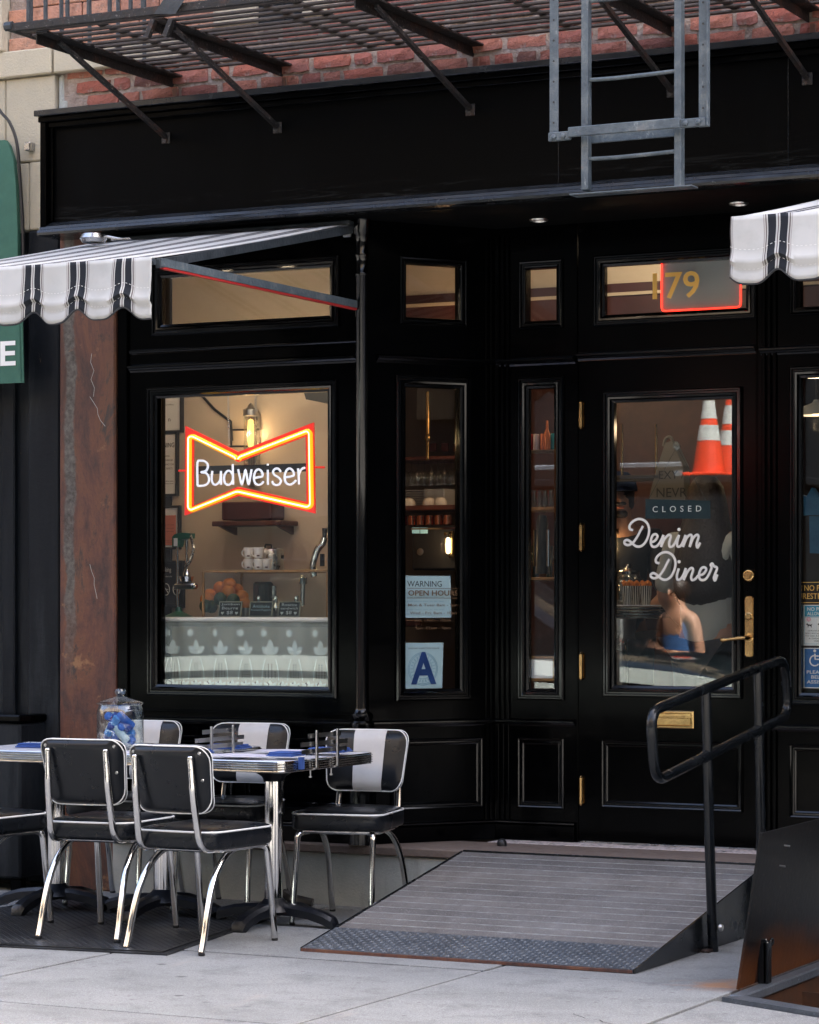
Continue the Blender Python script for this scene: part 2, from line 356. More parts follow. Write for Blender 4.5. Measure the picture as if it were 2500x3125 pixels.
M['denim'] = mat('blue_cloth', (.04, .10, .33), .9, var=(.03, .07, .25), vscale=30, bump=.4, bscale=200)
M['placemat'] = mat('printed_placemat', (.62, .62, .68), .6, var=(.5, .5, .64), vscale=30)
M['cone'] = mat('orange_traffic_cone', (.75, .045, .008), .5)
M['reflect'] = mat('white_reflective_band', (.62, .70, .70), .45, var=(.36, .42, .42), vscale=25)
M['carpaint'] = mat('dark_car_paint', (.006, .012, .014), .12, coat=1.)
M['carglass'] = mat('car_glass', (.01, .012, .014), .03)
M['tyre'] = mat('tyre_rubber', (.015, .015, .015), .8)
M['truck'] = mat('grey_truck_paint', (.15, .18, .22), .4)
M['skin'] = mat('skin', (.42, .22, .14), .5)
M['hair'] = mat('dark_brown_hair', (.02, .011, .008), .45, bump=.5, bscale=90)
M['topw'] = mat('white_knit_top', (.40, .41, .38), .9)
M['dimtan'] = mat('dark_tan_wall', (.04, .028, .018), .8, var=(.028, .018, .012), vscale=3)
M['jeans'] = mat('dark_jeans', (.008, .012, .022), .85)
M['cap'] = mat('navy_cap', (.01, .03, .10), .8)
M['tank'] = mat('blue_tank_top', (.02, .09, .26), .85)
M['bag'] = mat('canvas_bag', (.17, .165, .145), .9)
M['tanbrick'] = mat('tan_facing_brick', (.36, .29, .21), .9, var=(.31, .25, .18), vscale=3)
M['ironlit'] = mat('weathered_bounce_lit_iron', (.075, .062, .056), .6, var=(.03, .022, .02), vscale=9, bump=.3, bscale=50)  # bounce light on the bar undersides put into this lighter weathered iron
M['bldg'] = mat('opposite_brick', (.06, .04, .034), .9, var=(.045, .03, .027), vscale=3, bump=.3, bscale=20)
M['bldgtrim'] = mat('opposite_stone_trim', (.26, .23, .19), .9)
M['tile'] = None
def mk_tile():
    m, t, b = newmat('small_white_floor_tile')
    v = t.nodes.new('ShaderNodeTexVoronoi'); v.inputs['Scale'].default_value = 42; v.feature = 'DISTANCE_TO_EDGE'; v.inputs['Randomness'].default_value = .15
    tc = t.nodes.new('ShaderNodeTexCoord'); t.links.new(tc.outputs['Object'], v.inputs['Vector'])
    c = mixc(t, step(t, v.outputs['Distance'], .03, .09), (.4, .34, .32), (.82, .72, .69))
    c = mixc(t, step(t, noise(t, 7, 5), .62, .66), c, (.05, .05, .05))
    t.links.new(c, b.inputs['Base Color']); b.inputs['Roughness'].default_value = .5; return m
M['tile'] = mk_tile()
M['brownmat'] = mat('brown_threshold', (.14, .10, .08), .85, var=(.19, .15, .125), vscale=25, bump=.3, bscale=120)
def mk_lace():
    m, t, b = newmat('lace_net'); 
    for k, v in (('Base Color', (.48, .56, .53, 1)),): b.inputs[k].default_value = v
    b.inputs['Roughness'].default_value = .9
    tc = t.nodes.new('ShaderNodeTexCoord'); mp = t.nodes.new('ShaderNodeMapping'); mp.inputs['Rotation'].default_value = (0, R_(45), 0)
    t.links.new(tc.outputs['Object'], mp.inputs[0])
    sx = t.nodes.new('ShaderNodeSeparateXYZ'); t.links.new(mp.outputs[0], sx.inputs[0])
    outs = []
    for i in (0, 2):
        w = t.nodes.new('ShaderNodeMath'); w.operation = 'MULTIPLY'; w.inputs[1].default_value = 105; t.links.new(sx.outputs[i], w.inputs[0])
        f = t.nodes.new('ShaderNodeMath'); f.operation = 'FRACT'; t.links.new(w.outputs[0], f.inputs[0])
        g = t.nodes.new('ShaderNodeMath'); g.operation = 'GREATER_THAN'; g.inputs[1].default_value = .30; t.links.new(f.outputs[0], g.inputs[0]); outs.append(g.outputs[0])
    mu = t.nodes.new('ShaderNodeMath'); mu.operation = 'MULTIPLY'; t.links.new(outs[0], mu.inputs[0]); t.links.new(outs[1], mu.inputs[1])
    al = t.nodes.new('ShaderNodeMath'); al.operation = 'SUBTRACT'; al.inputs[0].default_value = 1; t.links.new(mu.outputs[0], al.inputs[1])
    t.links.new(al.outputs[0], b.inputs['Alpha']); return m
M['lace'] = mk_lace()
M['lacesolid'] = mat('lace_thread', (.62, .71, .67), .9)
# ------------------------------------------------------------------ mesh helpers
class MB:
    def __init__(s): s.v = []; s.f = []; s.uv = None
    def add(s, vs, fs):
        o = len(s.v); s.v += [tuple(p) for p in vs]; s.f += [tuple(i+o for i in f) for f in fs]; return s
    def box(s, x0, x1, y0, y1, z0, z1, c=0.0, M4=None):
        x0, x1 = min(x0, x1), max(x0, x1); y0, y1 = min(y0, y1), max(y0, y1); z0, z1 = min(z0, z1), max(z0, z1)
        if c <= 0:
            vs = [Vector(p) for p in ((x0,y0,z0),(x1,y0,z0),(x1,y1,z0),(x0,y1,z0),(x0,y0,z1),(x1,y0,z1),(x1,y1,z1),(x0,y1,z1))]
            fs = [(0,3,2,1),(4,5,6,7),(0,1,5,4),(1,2,6,5),(2,3,7,6),(3,0,4,7)]
        else:
            c = min(c, (x1-x0)*.45, (y1-y0)*.45, (z1-z0)*.45)
            vs = []; idx = {}
            X = (x0, x1); Y = (y0, y1); Z = (z0, z1)
            for i in (0,1):
                for j in (0,1):
                    for k in (0,1):
                        sx, sy, sz = (1,-1)[i], (1,-1)[j], (1,-1)[k]
                        for a, p in enumerate(((X[i], Y[j]+sy*c, Z[k]+sz*c), (X[i]+sx*c, Y[j], Z[k]+sz*c), (X[i]+sx*c, Y[j]+sy*c, Z[k]))):
                            idx[i,j,k,a] = len(vs); vs.append(Vector(p))
            I = idx; fs = []
            for i in (0,1):
                q = [I[i,0,0,0], I[i,1,0,0], I[i,1,1,0], I[i,0,1,0]]; fs.append(tuple(q if i else q[::-1]))
                q = [I[0,i,0,1], I[1,i,0,1], I[1,i,1,1], I[0,i,1,1]]; fs.append(tuple(q[::-1] if i else q))
                q = [I[0,0,i,2], I[1,0,i,2], I[1,1,i,2], I[0,1,i,2]]; fs.append(tuple(q if i else q[::-1]))
            for j in (0,1):
                for k in (0,1):
                    q = [I[0,j,k,1], I[1,j,k,1], I[1,j,k,2], I[0,j,k,2]]; fs.append(tuple(q if (j+k)%2 else q[::-1]))
            for i in (0,1):
                for k in (0,1):
                    q = [I[i,0,k,0], I[i,1,k,0], I[i,1,k,2], I[i,0,k,2]]; fs.append(tuple(q[::-1] if (i+k)%2 else q))
            for i in (0,1):
                for j in (0,1):
                    q = [I[i,j,0,0], I[i,j,1,0], I[i,j,1,1], I[i,j,0,1]]; fs.append(tuple(q if (i+j)%2 else q[::-1]))
            for i in (0,1):
                for j in (0,1):
                    for k in (0,1):
                        q = [I[i,j,k,0], I[i,j,k,1], I[i,j,k,2]]; fs.append(tuple(q if (i+j+k)%2 else q[::-1]))
        if M4 is not None: vs = [M4 @ p for p in vs]
        return s.add(vs, fs)
    def tube(s, pts, r, n=8, cap=True, closed=False, flat=None):
        pts = [Vector(p) for p in pts]; N = len(pts)
        rr = r if isinstance(r, (list, tuple)) else [r]*N
        rings = []; up = None
        for i, p in enumerate(pts):
            if closed: t = (pts[(i+1) % N]-pts[i-1]).normalized()
            else: t = (pts[min(i+1, N-1)]-pts[max(i-1, 0)]).normalized()
            if up is None:
                up = t.orthogonal().normalized() if flat is None else Vector(flat)
            a = (up - t*up.dot(t))
            if a.length < 1e-6: a = t.orthogonal()
            a.normalize(); up = a; b = t.cross(a)
            fl = 1 if flat is None else .22
            rings.append([p+(a*math.cos(2*math.pi*k/n)*fl+b*math.sin(2*math.pi*k/n))*rr[i] for k in range(n)])
        vs = [q for g in rings for q in g]; fs = []
        for i in range(N-1 if not closed else N):
            j = (i+1) % N
            for k in range(n): fs.append((i*n+k, i*n+(k+1)%n, j*n+(k+1)%n, j*n+k))
        if cap and not closed: fs += [tuple(range(n))[::-1], tuple(range((N-1)*n, N*n))]
        return s.add(vs, fs)
    def lathe(s, prof, c=(0,0,0), n=20, M4=None):
        vs = []; fs = []; c = Vector(c)
        for r, z in prof:
            for k in range(n): vs.append(Vector((r*math.cos(2*math.pi*k/n), r*math.sin(2*math.pi*k/n), z)))
        for i in range(len(prof)-1):
            for k in range(n): fs.append((i*n+k, i*n+(k+1)%n, (i+1)*n+(k+1)%n, (i+1)*n+k))
        if prof[0][0] > 1e-5: fs.append(tuple(range(n))[::-1])
        if prof[-1][0] > 1e-5: fs.append(tuple(range((len(prof)-1)*n, len(prof)*n)))
        vs = [(M4 @ p if M4 is not None else p)+c for p in vs]
        return s.add(vs, fs)
    def prism(s, poly, d0, d1, fn):
        # poly of (u, v); extruded d0..d1; fn(u, v, d) -> point
        n = len(poly)
        vs = [fn(u, v, d0) for u, v in poly]+[fn(u, v, d1) for u, v in poly]
        fs = [tuple(range(n))[::-1], tuple(range(n, 2*n))]+[(i, (i+1)%n, n+(i+1)%n, n+i) for i in range(n)]
        return s.add(vs, fs)
    def frame(s, u0, u1, v0, v1, prof, fn, closed_back=False):
        # mitred moulding round a rectangle: prof = (inset from the outer edge, height)
        vs = []; fs = []; n = len(prof)
        for d, h in prof:
            for u, v in ((u0+d, v0+d), (u1-d, v0+d), (u1-d, v1-d), (u0+d, v1-d)): vs.append(fn(u, v, h))
        for i in range(n-1):
            for k in range(4): fs.append((i*4+k, i*4+(k+1)%4, (i+1)*4+(k+1)%4, (i+1)*4+k))
        return s.add(vs, fs)
    def build(s, name, m, parent=None, smooth=False, **kw):
        me = bpy.data.meshes.new(name); me.from_pydata(s.v, [], s.f); me.update()
        bm = bmesh.new(); bm.from_mesh(me); bmesh.ops.recalc_face_normals(bm, faces=bm.faces); bm.to_mesh(me); bm.free()
        return obj(name, me, m, parent, smooth, **kw)
def obj(name, me, m, parent=None, smooth=False, ang=40):
    o = bpy.data.objects.new(name, me); col.objects.link(o)
    if m is not None:
        me.materials.clear(); me.materials.append(M[m] if isinstance(m, str) else m)
    if smooth:
        for p in me.polygons: p.use_smooth = True
        try: me.set_sharp_from_angle(angle=R_(ang))
        except Exception: pass
    if parent is not None:
        o.parent = parent
        o.matrix_parent_inverse = Matrix.Identity(4)
        o.location = -WLOC(parent)
    return o
def WLOC(o):
    v = Vector((0, 0, 0))
    while o is not None: v += o.location; o = o.parent
    return v
def thing(name, label, cat, loc=(0, 0, 0), group=None):
    o = bpy.data.objects.new(name, None); col.objects.link(o); o.location = loc
    o.empty_display_size = .1
    return tag(o, label, cat, group)
def tag(o, label=None, cat=None, group=None, kind=None):
    if label: o['label'] = label
    if cat: o['category'] = cat
    if group: o['group'] = group
    if kind: o['kind'] = kind
    return o
def copy_tree(o, parent=None):
    c = o.copy(); col.objects.link(c); c.parent = parent
    for ch in list(o.children): copy_tree(ch, c)
    return c
def move_tree(o, loc, rz=0):
    o.location = loc; o.rotation_euler = (0, 0, rz)
def smoothpath(pts, k=6, closed=False):
    pts = [Vector(p) for p in pts]; out = []; N = len(pts)
    for i in range(N if closed else N-1):
        p0 = pts[(i-1) % N] if (closed or i > 0) else pts[0]
        p1 = pts[i]; p2 = pts[(i+1) % N]; p3 = pts[(i+2) % N] if (closed or i+2 < N) else pts[-1]
        for j in range(k):
            t = j/k; t2 = t*t; t3 = t2*t
            out.append(.5*((2*p1)+(p2-p0)*t+(2*p0-5*p1+4*p2-p3)*t2+(3*p1-p0-3*p2+p3)*t3))
    if not closed: out.append(pts[-1])
    return out
def fillet(pts, r, k=5, closed=False):
    pts = [Vector(p) for p in pts]; N = len(pts); out = []
    for i, p in enumerate(pts):
        if not closed and i in (0, N-1): out.append(p); continue
        a = pts[i-1]-p; b = pts[(i+1) % N]-p
        ra = min(r, a.length*.48, b.length*.48)
        A = p+a.normalized()*ra; B = p+b.normalized()*ra
        for j in range(k+1):
            t = j/k; out.append(A*(1-t)**2+p*2*t*(1-t)+B*t*t)
    return out
def FRONT(y):                      # local (u, v, n) on a wall facing the street
    return lambda u, v, n: Vector((u, y-n, v))
_tc = {}
def text(body, m, fn, u, v, h=None, w=None, ext=.001, parent=None, name='lettering', bold=0., space=1., align='LEFT', lift=.0015):
    key = (body, bold, space)
    if key not in _tc:
        c = bpy.data.curves.new('t', 'FONT'); c.body = body; c.size = 1; c.offset = bold; c.space_character = space; c.resolution_u = 3
        o = bpy.data.objects.new('t', c); col.objects.link(o)
        dg = bpy.context.evaluated_depsgraph_get(); me = bpy.data.meshes.new_from_object(o.evaluated_get(dg))
        vs = [tuple(p.co) for p in me.vertices]; fs = [tuple(p.vertices) for p in me.polygons]
        bpy.data.objects.remove(o); bpy.data.curves.remove(c); bpy.data.meshes.remove(me)
        _tc[key] = (vs, fs)
    vs, fs = _tc[key]
    x0 = min(p[0] for p in vs); x1 = max(p[0] for p in vs); y0 = min(p[1] for p in vs); y1 = max(p[1] for p in vs)
    sy = h/(y1-y0) if h else w/(x1-x0)
    sx = w/(x1-x0) if w else sy
    off = {'LEFT': 0, 'CENTER': -.5, 'RIGHT': -1}[align]*(x1-x0)*sx
    mb = MB(); n = len(vs)
    pts = [(u+off+(p[0]-x0)*sx, v+(p[1]-y0)*sy) for p in vs]
    mb.add([fn(a, b, lift) for a, b in pts], fs)
    o = mb.build(name, m, parent)
    return o

# ------------------------------------------------------------------ ground: street, kerb, sidewalk flags
road = MB().box(-60, 60, -300, -4.62, -.2, -.14).build('road', 'asphalt'); tag(road, kind='structure')
under = MB().box(-60, 2.394, -4.45, 6, -.2, -.016).box(3.2, 60, -4.45, 6, -.2, -.016).box(2.394, 3.2, -4.45, -2.34, -.2, -.016).box(2.394, 3.2, -.5, 6, -.2, -.016).build('sidewalk', 'joint'); tag(under, kind='structure')
kerb = MB().box(-60, 60, -4.6, -4.452, -.2, -.002, .02).build('kerb', 'granite'); tag(kerb, kind='structure')
xe = [-12.32, -9.28, -6.24, -4.72, -3.2, -1.68, -.12, 1.365, 2.36, 4.4, 7.4, 11]; ye = [-4.44, -3.075, -1.66, .25]
for i in range(len(xe)-1):
    for j in range(3):
        x0, x1, y0, y1 = xe[i], xe[i+1], ye[j], ye[j+1]
        if i == 8 and j == 1: x0 = 2.36
        d = .008
        mb = MB()
        t = random.uniform(-.0015, .0015)
        if x0 == 2.36 and j == 2: mb.box(x0+d, x1-d, -.49, y1-d, -.03, t, .003)
        elif x0 == 2.36 and j == 1:
            mb.prism([(x0+d, y0+d), (x1-d, y0+d), (x1-d, -2.90), (2.392, -1.97), (x0+d, -1.97)], -.03, t, lambda u, v, q: Vector((u, v, q)))
        else: mb.box(x0+d, x1-d, y0+d, y1-d, -.03, t, .0015)
        o = mb.build('paving_flag', 'concrete', under)

rk = random.Random(11)
for (x0, y0, x1, y1) in ((.30, -1.66, -.75, -3.05), (2.9, -3.08, 2.05, -2.45), (1.9, -2.0, 1.36, -2.35)):
    pts = []; N = 26
    for i in range(N+1):
        t = i/N; pts.append((x0+(x1-x0)*t+rk.uniform(-.02, .02), y0+(y1-y0)*t+rk.uniform(-.02, .02)))
    mb = MB(); vs = []
    for i, (x, y) in enumerate(pts):
        w = .0022*rk.uniform(.3, 1.2)*(1 if 0 < i < N else .1); vs += [(x-w, y-w*.5, .0026), (x+w, y+w*.5, .0026)]
    mb.add(vs, [(2*i, 2*i+1, 2*i+3, 2*i+2) for i in range(N)]).build('crack', 'crack', under)
# ------------------------------------------------------------------ step and ramp
stp = thing('granite_step', 'speckled grey granite step under the shopfront with brown top', 'step', (0, 0, 0))
MB().box(-1.30, 3.2, -.055, 1.0, -.02, .232, .004).build('riser', 'granite', stp)
MB().box(-1.298, 3.2, -.072, .34, .233, .273, .006).build('tread', 'brownmat', stp)
MB().box(.43, 2.02, .341, .5, .236, .2735, .002).build('tile_strip', 'tile', stp)
rp = thing('entrance_ramp', 'wooden access ramp with tread plate lip leading up to the door', 'ramp', (0, 0, 0))
RX0, RX1, RY0, RY1 = .508, 1.878, -1.485, -.06
rz = lambda y: .012+(y-RY0)/(RY1-RY0)*(.268-.012)
def slopebox(mb, x0, x1, y0, y1, dz0, dz1, c=0):
    vs = [(x, y, rz(y)+dz) for dz in (dz0, dz1) for x, y in ((x0, y0), (x1, y0), (x1, y1), (x0, y1))]
    return mb.add(vs, [(0,3,2,1),(4,5,6,7),(0,1,5,4),(1,2,6,5),(2,3,7,6),(3,0,4,7)])
nb = 15; yb0 = RY0+.27
for i in range(nb):
    a = yb0+(RY1-yb0)*i/nb; b = yb0+(RY1-yb0)*(i+1)/nb
    o = slopebox(MB(), RX0+.002, RX1-.002, a+.002, b-.002, -.02, random.uniform(-.001, .001)).build('deck_plank', 'deck', rp)
    if i: slopebox(MB(), RX0+.002, RX1-.002, a-.0016, a+.0016, -.012, .0012).build('seam_strip', 'grip', rp)
slopebox(MB(), RX0-.004, RX1-.002, RY0, yb0+.004, -.011, .003).build('tread_plate', 'tread', rp)
lz = MB()
for i in range(62):
    for j in range(12):
        cx = RX0+.014+i*.0222; cy = RY0+.014+j*.0222
        a = R_(45 if (i+j) % 2 else -45); dx, dy = math.cos(a)*.0105, math.sin(a)*.0105; px, py = -math.sin(a)*.0038, math.cos(a)*.0038
        h = .003; ps = [(cx-dx, cy-dy), (cx+px, cy+py), (cx+dx, cy+dy), (cx-px, cy-py)]
        ct = (cx, cy, rz(cy)+h+.004)
        lz.add([(x, y, rz(y)+h) for x, y in ps]+[ct], [(0,1,4),(1,2,4),(2,3,4),(3,0,4)])
o = lz.build('tread_lozenges', 'tread', rp); tag(o, kind='stuff')
MB().box(RX0-.003, RX1-.003, RY0-.006, RY0-.001, .001, .0135, .001).build('rusty_edge', 'rust', rp)
for x, nm in ((RX1-.0015, 'side_skirt'), (RX0-.0085, 'side_skirt')):
    MB().prism([(RY0, .001), (RY1, .001), (RY1, rz(RY1)+.004), (RY0, rz(RY0)+.004)], x, x+.008, lambda u, v, d: Vector((d, u, v))).build(nm, 'rail', rp)
MB().box(RX0, RX1, RY1-.012, RY1+.003, .262, .2745, .002).build('top_lip', 'rail', rp)

# handrail
hr = thing('handrail', 'black tubular steel handrail loop beside the ramp', 'handrail', (1.915, -.8, 0))
HX = 1.915
loop = fillet([(HX, -.5, 1.052), (HX, .06, 1.112), (HX, .115, .875), (HX, -.3, .823), (HX, -1.365, .688), (HX, -1.415, .945)], .085, 7, True)
MB().tube(loop, .020, 14, closed=True).build('rail_loop', 'rail', hr, True)
MB().tube([(HX, -.765, -.002), (HX, -.80, .35), (HX, -.845, 1.0)], .020, 14).build('post', 'rail', hr, True)
MB().tube([(HX, -.2, .02), (HX, -.235, .6), (HX, -.262, 1.07)], .020, 14).build('post', 'rail', hr, True)
for y, z in ((-.836, .756), (-.247, .829)):
    MB().tube([(HX, y-.045, z-.0055), (HX, y-.02, z-.0025), (HX, y+.02, z+.0025), (HX, y+.045, z+.0055)], [.0205, .0235, .0235, .0205], 12).build('weld_collar', 'rail', hr, True)
MB().lathe([(0, .012), (.012, .012), (.015, .006), (.015, 0)], (HX+.03, -.775, .095), 10, Matrix.Rotation(R_(90), 4, 'Y')).build('anchor_bolt', 'steel', hr, True)
MB().box(HX-.03, HX+.005, -.82, -.72, 0, .012, .003).build('foot_plate', 'iron', hr)

# ------------------------------------------------------------------ cellar hatches
ch = thing('cellar_hatch', 'dark tread plate cellar doors lying flat under the tables', 'cellar hatch', (-.6, -1, 0))
def quad(mb, pts, z0, z1):
    return mb.add([(x, y, z) for z in (z0, z1) for x, y in pts], [(0,3,2,1),(4,5,6,7),(0,1,5,4),(1,2,6,5),(2,3,7,6),(3,0,4,7)])
quad(MB(), [(-1.30, -2.0), (.112, -1.826), (-.166, -.40), (-1.40, -.42)], -.01, .006).build('frame', 'hatchplate', ch)
quad(MB(), [(-.60, -1.885), (.075, -1.80), (-.19, -.43), (-.68, -.44)], .0065, .011).build('leaf', 'hatchplate', ch)
quad(MB(), [(-1.28, -1.965), (-.608, -1.886), (-.688, -.44), (-1.37, -.45)], .0065, .011).build('leaf', 'hatchplate', ch)
lz = MB(); 
for i in range(70):
    for j in range(76):
        cx = -1.36+i*.0205; cy = -1.93+j*.0195
        # inside the tapering outline only
        ts = (cy+1.826)/(1.43); xr = .07-.265*(cy+1.8)/1.37
        if cx > xr-.012 or cy < -1.955+(cx+1.28)*.122+.02 or cx < -1.28-(cy+1.965)*.06+.015: continue
        a = R_(45 if (i+j) % 2 else -45); dx, dy = math.cos(a)*.0095, math.sin(a)*.0095; px, py = -math.sin(a)*.0035, math.cos(a)*.0035
        lz.add([(cx-dx, cy-dy, .011), (cx+px, cy+py, .011), (cx+dx, cy+dy, .011), (cx-px, cy-py, .011), (cx, cy, .0135)], [(0,1,4),(1,2,4),(2,3,4),(3,0,4)])
o = lz.build('tread_lozenges', 'hatchplate', ch); tag(o, kind='stuff')

oh = thing('open_hatch_door', 'black steel cellar door propped upright at its pit, orange glow painted below', 'hatch door', (2.4, -1.4, 0))
tl = .085
MB().add([(2.372, -1.763, .012), (2.372, -.56, .012), (2.372+tl, -.56, .56), (2.372+tl, -1.763, .552),
          (2.380, -1.763, .012), (2.380, -.56, .012), (2.380+tl, -.56, .56), (2.380+tl, -1.763, .552)],
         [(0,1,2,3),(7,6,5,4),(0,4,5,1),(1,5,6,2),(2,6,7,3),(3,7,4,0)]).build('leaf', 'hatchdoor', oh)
MB().box(2.39, 2.425, -1.60, -1.585, .012, .17, .004).box(2.41, 2.43, -1.60, -1.56, .012, .16, .004).build('prop_bracket', 'rail', oh)
MB().tube(fillet([(2.425, -1.575, .15), (2.425, -1.55, .17), (2.425, -1.53, .155), (2.425, -1.545, .14)], .012, 3, True), .004, 8, closed=True).build('ring', 'rail', oh, True)
for y, z in ((-1.5, .49), (-1.52, .42)):
    MB().tube([(2.372+.085*z/.55, y, z), (2.40+.085*z/.55, y, z-.003)], .0035, 8).build('bolt', 'steel', oh, True)
hp = thing('cellar_pit', 'grey angle iron frame round the open cellar pit', 'hatch frame', (2.8, -1.5, 0))
quad(MB(), [(2.395, -1.965), (3.2, -2.335), (3.2, -2.27), (2.451, -1.90)], -.02, .014).build('front_rail', 'tread', hp)
MB().box(2.395, 2.45, -1.899, -.5, -.02, .0125, .004).build('side_rail', 'tread', hp)
MB().box(2.451, 3.2, -.56, -.5, -.02, .0115, .004).build('back_rail', 'tread', hp)
MB().box(2.44, 3.2, -.55, -.54, -.9, -.021).box(2.43, 2.44, -2.13, -.55, -.9, -.021).box(2.4, 3.2, -2.4, -.5, -.95, -.901).build('pit_lining', 'pit', hp)
MB().box(2.52, 3.3, -1.5, -1.49, -.3, -.02).build('inner_leaf', 'pit', hp)
# ------------------------------------------------------------------ the tenement wall above and beside the shop
bd = thing('tenement_building', 'old red brick tenement wall above the black fascia with tan stone course', 'building', (0, 0, 0))
wl = MB().box(-1.645, 7, .020, .45, 3.08, 11.2).build('wall', 'mortar', bd)
MB().box(-14, -1.646, .06, 9, 0, 11.2).box(-1.646, 14, 5.6, 9, 0, 11.2).box(7, 14, .03, 5.6, 0, 11.2).box(-1.645, 7, .45, 5.6, 3.5, 11.2).build('block', 'bldg', bd)
bc = .0712
def brickmesh(L, H, seed):
    rnd = random.Random(seed); bm = bmesh.new()
    bmesh.ops.create_grid(bm, x_segments=5, y_segments=2, size=.5)
    vs = []
    for v in bm.verts:
        x, y = v.co.x, v.co.y
        ex = abs(x) > .49; ey = abs(y) > .49
        v.co = Vector((x*L+(rnd.uniform(-.004, .004)), 0, y*H+rnd.uniform(-.0035, .0035)))
        if ex and ey: v.co.x *= rnd.uniform(.95, .995); v.co.z *= rnd.uniform(.82, .98)
        v.co.y = (.0 if (ex or ey) else -.0025)+rnd.uniform(-.0025, .0025)
    bnd = [e for e in bm.edges if e.is_boundary]
    r = bmesh.ops.extrude_edge_only(bm, edges=bnd)
    for v in [g for g in r['geom'] if isinstance(g, bmesh.types.BMVert)]: v.co.y += .03
    bmesh.ops.recalc_face_normals(bm, faces=bm.faces)
    me = bpy.data.meshes.new('brick'); bm.to_mesh(me); bm.free()
    return me
full = [brickmesh(.192, .056, i) for i in range(9)]; half = [brickmesh(.090, .056, 50+i) for i in range(5)]
z = 3.575; row = 0
while z < 4.12:
    x = -1.60+(0, .1, .05)[row % 3]; k = 0
    while x < 2.75:
        hd = random.random() < .2
        L = .198 if not hd else .094
        top = 3.81
        if not (z > 3.79 and z < 3.97 and x < -.93) and not (z >= 3.97 and x < -.2):
            o = obj('brick', random.choice(half if hd else full), 'brick', wl)
            o.location = Vector((x+L/2, .013+random.uniform(-.005, .005), z+.036+random.uniform(-.002, .002)))
            o.rotation_euler = (random.uniform(-.05, .05), random.uniform(-.02, .02), random.uniform(-.025, .025)); o.scale = (random.uniform(.9, 1.02), 1, random.uniform(.86, 1.06))
        x += L+.013
    z += bc; row += 1
# sandstone quoins on the left
qs = thing('sandstone_pier', 'pale tan sandstone blocks at the left edge above the green awning', 'stone pier', (-1.8, 0, 3.0))
def block(x0, x1, z0, z1, y0=-.01, nm='stone_block'): return MB().box(x0, x1, y0, .2, z0, z1, .006).build(nm, 'sand', qs)
block(-2.6, -1.936, 3.42, 3.822); block(-1.932, -1.652, 3.425, 3.822); block(-2.6, -1.80, 3.10, 3.418); block(-1.797, -1.635, 3.10, 3.421)
block(-2.6, -1.658, 3.826, 3.95, -.035); block(-1.648, -.98, 3.826, 3.95, -.03, 'stone_course'); block(-2.8, -1.93, 3.953, 6.2, -.05)
MB().box(-1.648, -1.618, .012, .05, 3.55, 3.822, .008).box(-1.63, -1.60, .012, .05, 3.55, 3.70, .006).build('broken_edge', 'granite', qs)
nw = thing('upper_brick_wall', 'smooth peach face brick wall behind the fire escape balusters', 'brick wall', (-1.5, 0, 4))
wb = MB().box(-1.925, -.2, .02, .05, 3.952, 6).build('wall', 'mortar', nw)
pf = [None]*3
for i in range(3):
    pf[i] = MB().box(-.104, .104, -.018, .01, -.031, .031, .004).build('brick', 'peach', wb)
pm = [p.data for p in pf]
for p in pf: bpy.data.objects.remove(p)
z = 3.955; r = 0
while z < 4.22:
    x = -1.93+(.105 if r % 2 else 0)
    while x < -.78:
        if x > -1.95:
            o = obj('brick', random.choice(pm), 'peach', wb); o.location = Vector((max(x, -1.925)+.104, .02+random.uniform(-.002, .002), z+.031))
        x += .2125
    z += .0665; r += 1
MB().box(-.78, -.55, -.02, .02, 3.955, 5, .005).build('window_surround', 'sand', nw)
MB().box(-.548, -.32, -.005, .02, 3.955, 5).build('window_pane', 'carglass', nw)
MB().box(-.318, -.2, -.02, .02, 3.955, 5, .005).build('window_frame', 'sand', nw)

# ------------------------------------------------------------------ pillars at the left edge
pr = thing('rust_pillar', 'rust brown cast iron pillar between dark pier and shop window', 'pillar', (-1.45, -.02, 0))
MB().box(-1.612, -1.302, -.03, .1, 0, 3.08, .008).build('shaft', 'rust', pr)
for k, (a, b) in enumerate((((-1.43, 2.5), (-1.42, 2.30)), ((-1.44, 2.30), (-1.355, 2.16)), ((-1.44, 1.52), (-1.40, 1.36)))):
    pts = [(a[0]+(b[0]-a[0])*t/5+random.uniform(-.01, .01)*(0 < t < 5), -.0315, a[1]+(b[1]-a[1])*t/5) for t in range(6)]
    MB().tube(pts, .0013, 5, flat=(0, 1, 0)).build('scratch', 'granite', pr)
pi = thing('dark_pier', 'weathered blue black painted pier beside the rust brown pillar', 'pier', (-1.75, 0, 0))
MB().box(-1.80, -1.618, -.02, .2, .02, 3.095, .01).build('shaft', 'pier', pi)
MB().box(-2.6, -1.805, .03, .2, .02, 3.095).build('recess_panel', 'pier', pi)
MB().box(-1.96, -1.89, .0, .03, .6, 2.9, .006).build('batten', 'pier', pi)
bx = thing('dark_cabinet', 'dark blue black cabinet at the left edge against the pier', 'cabinet', (-1.7, -.1, 0))
MB().box(-2.6, -1.70, -.22, .02, .06, .78, .01).build('body', 'pier', bx)
MB().box(-2.6, -1.69, -.235, .03, .785, .82, .008).build('top', 'black', bx)
MB().box(-1.76, -1.70, -.215, -.17, -.005, .058, .004).build('foot', 'black', bx)

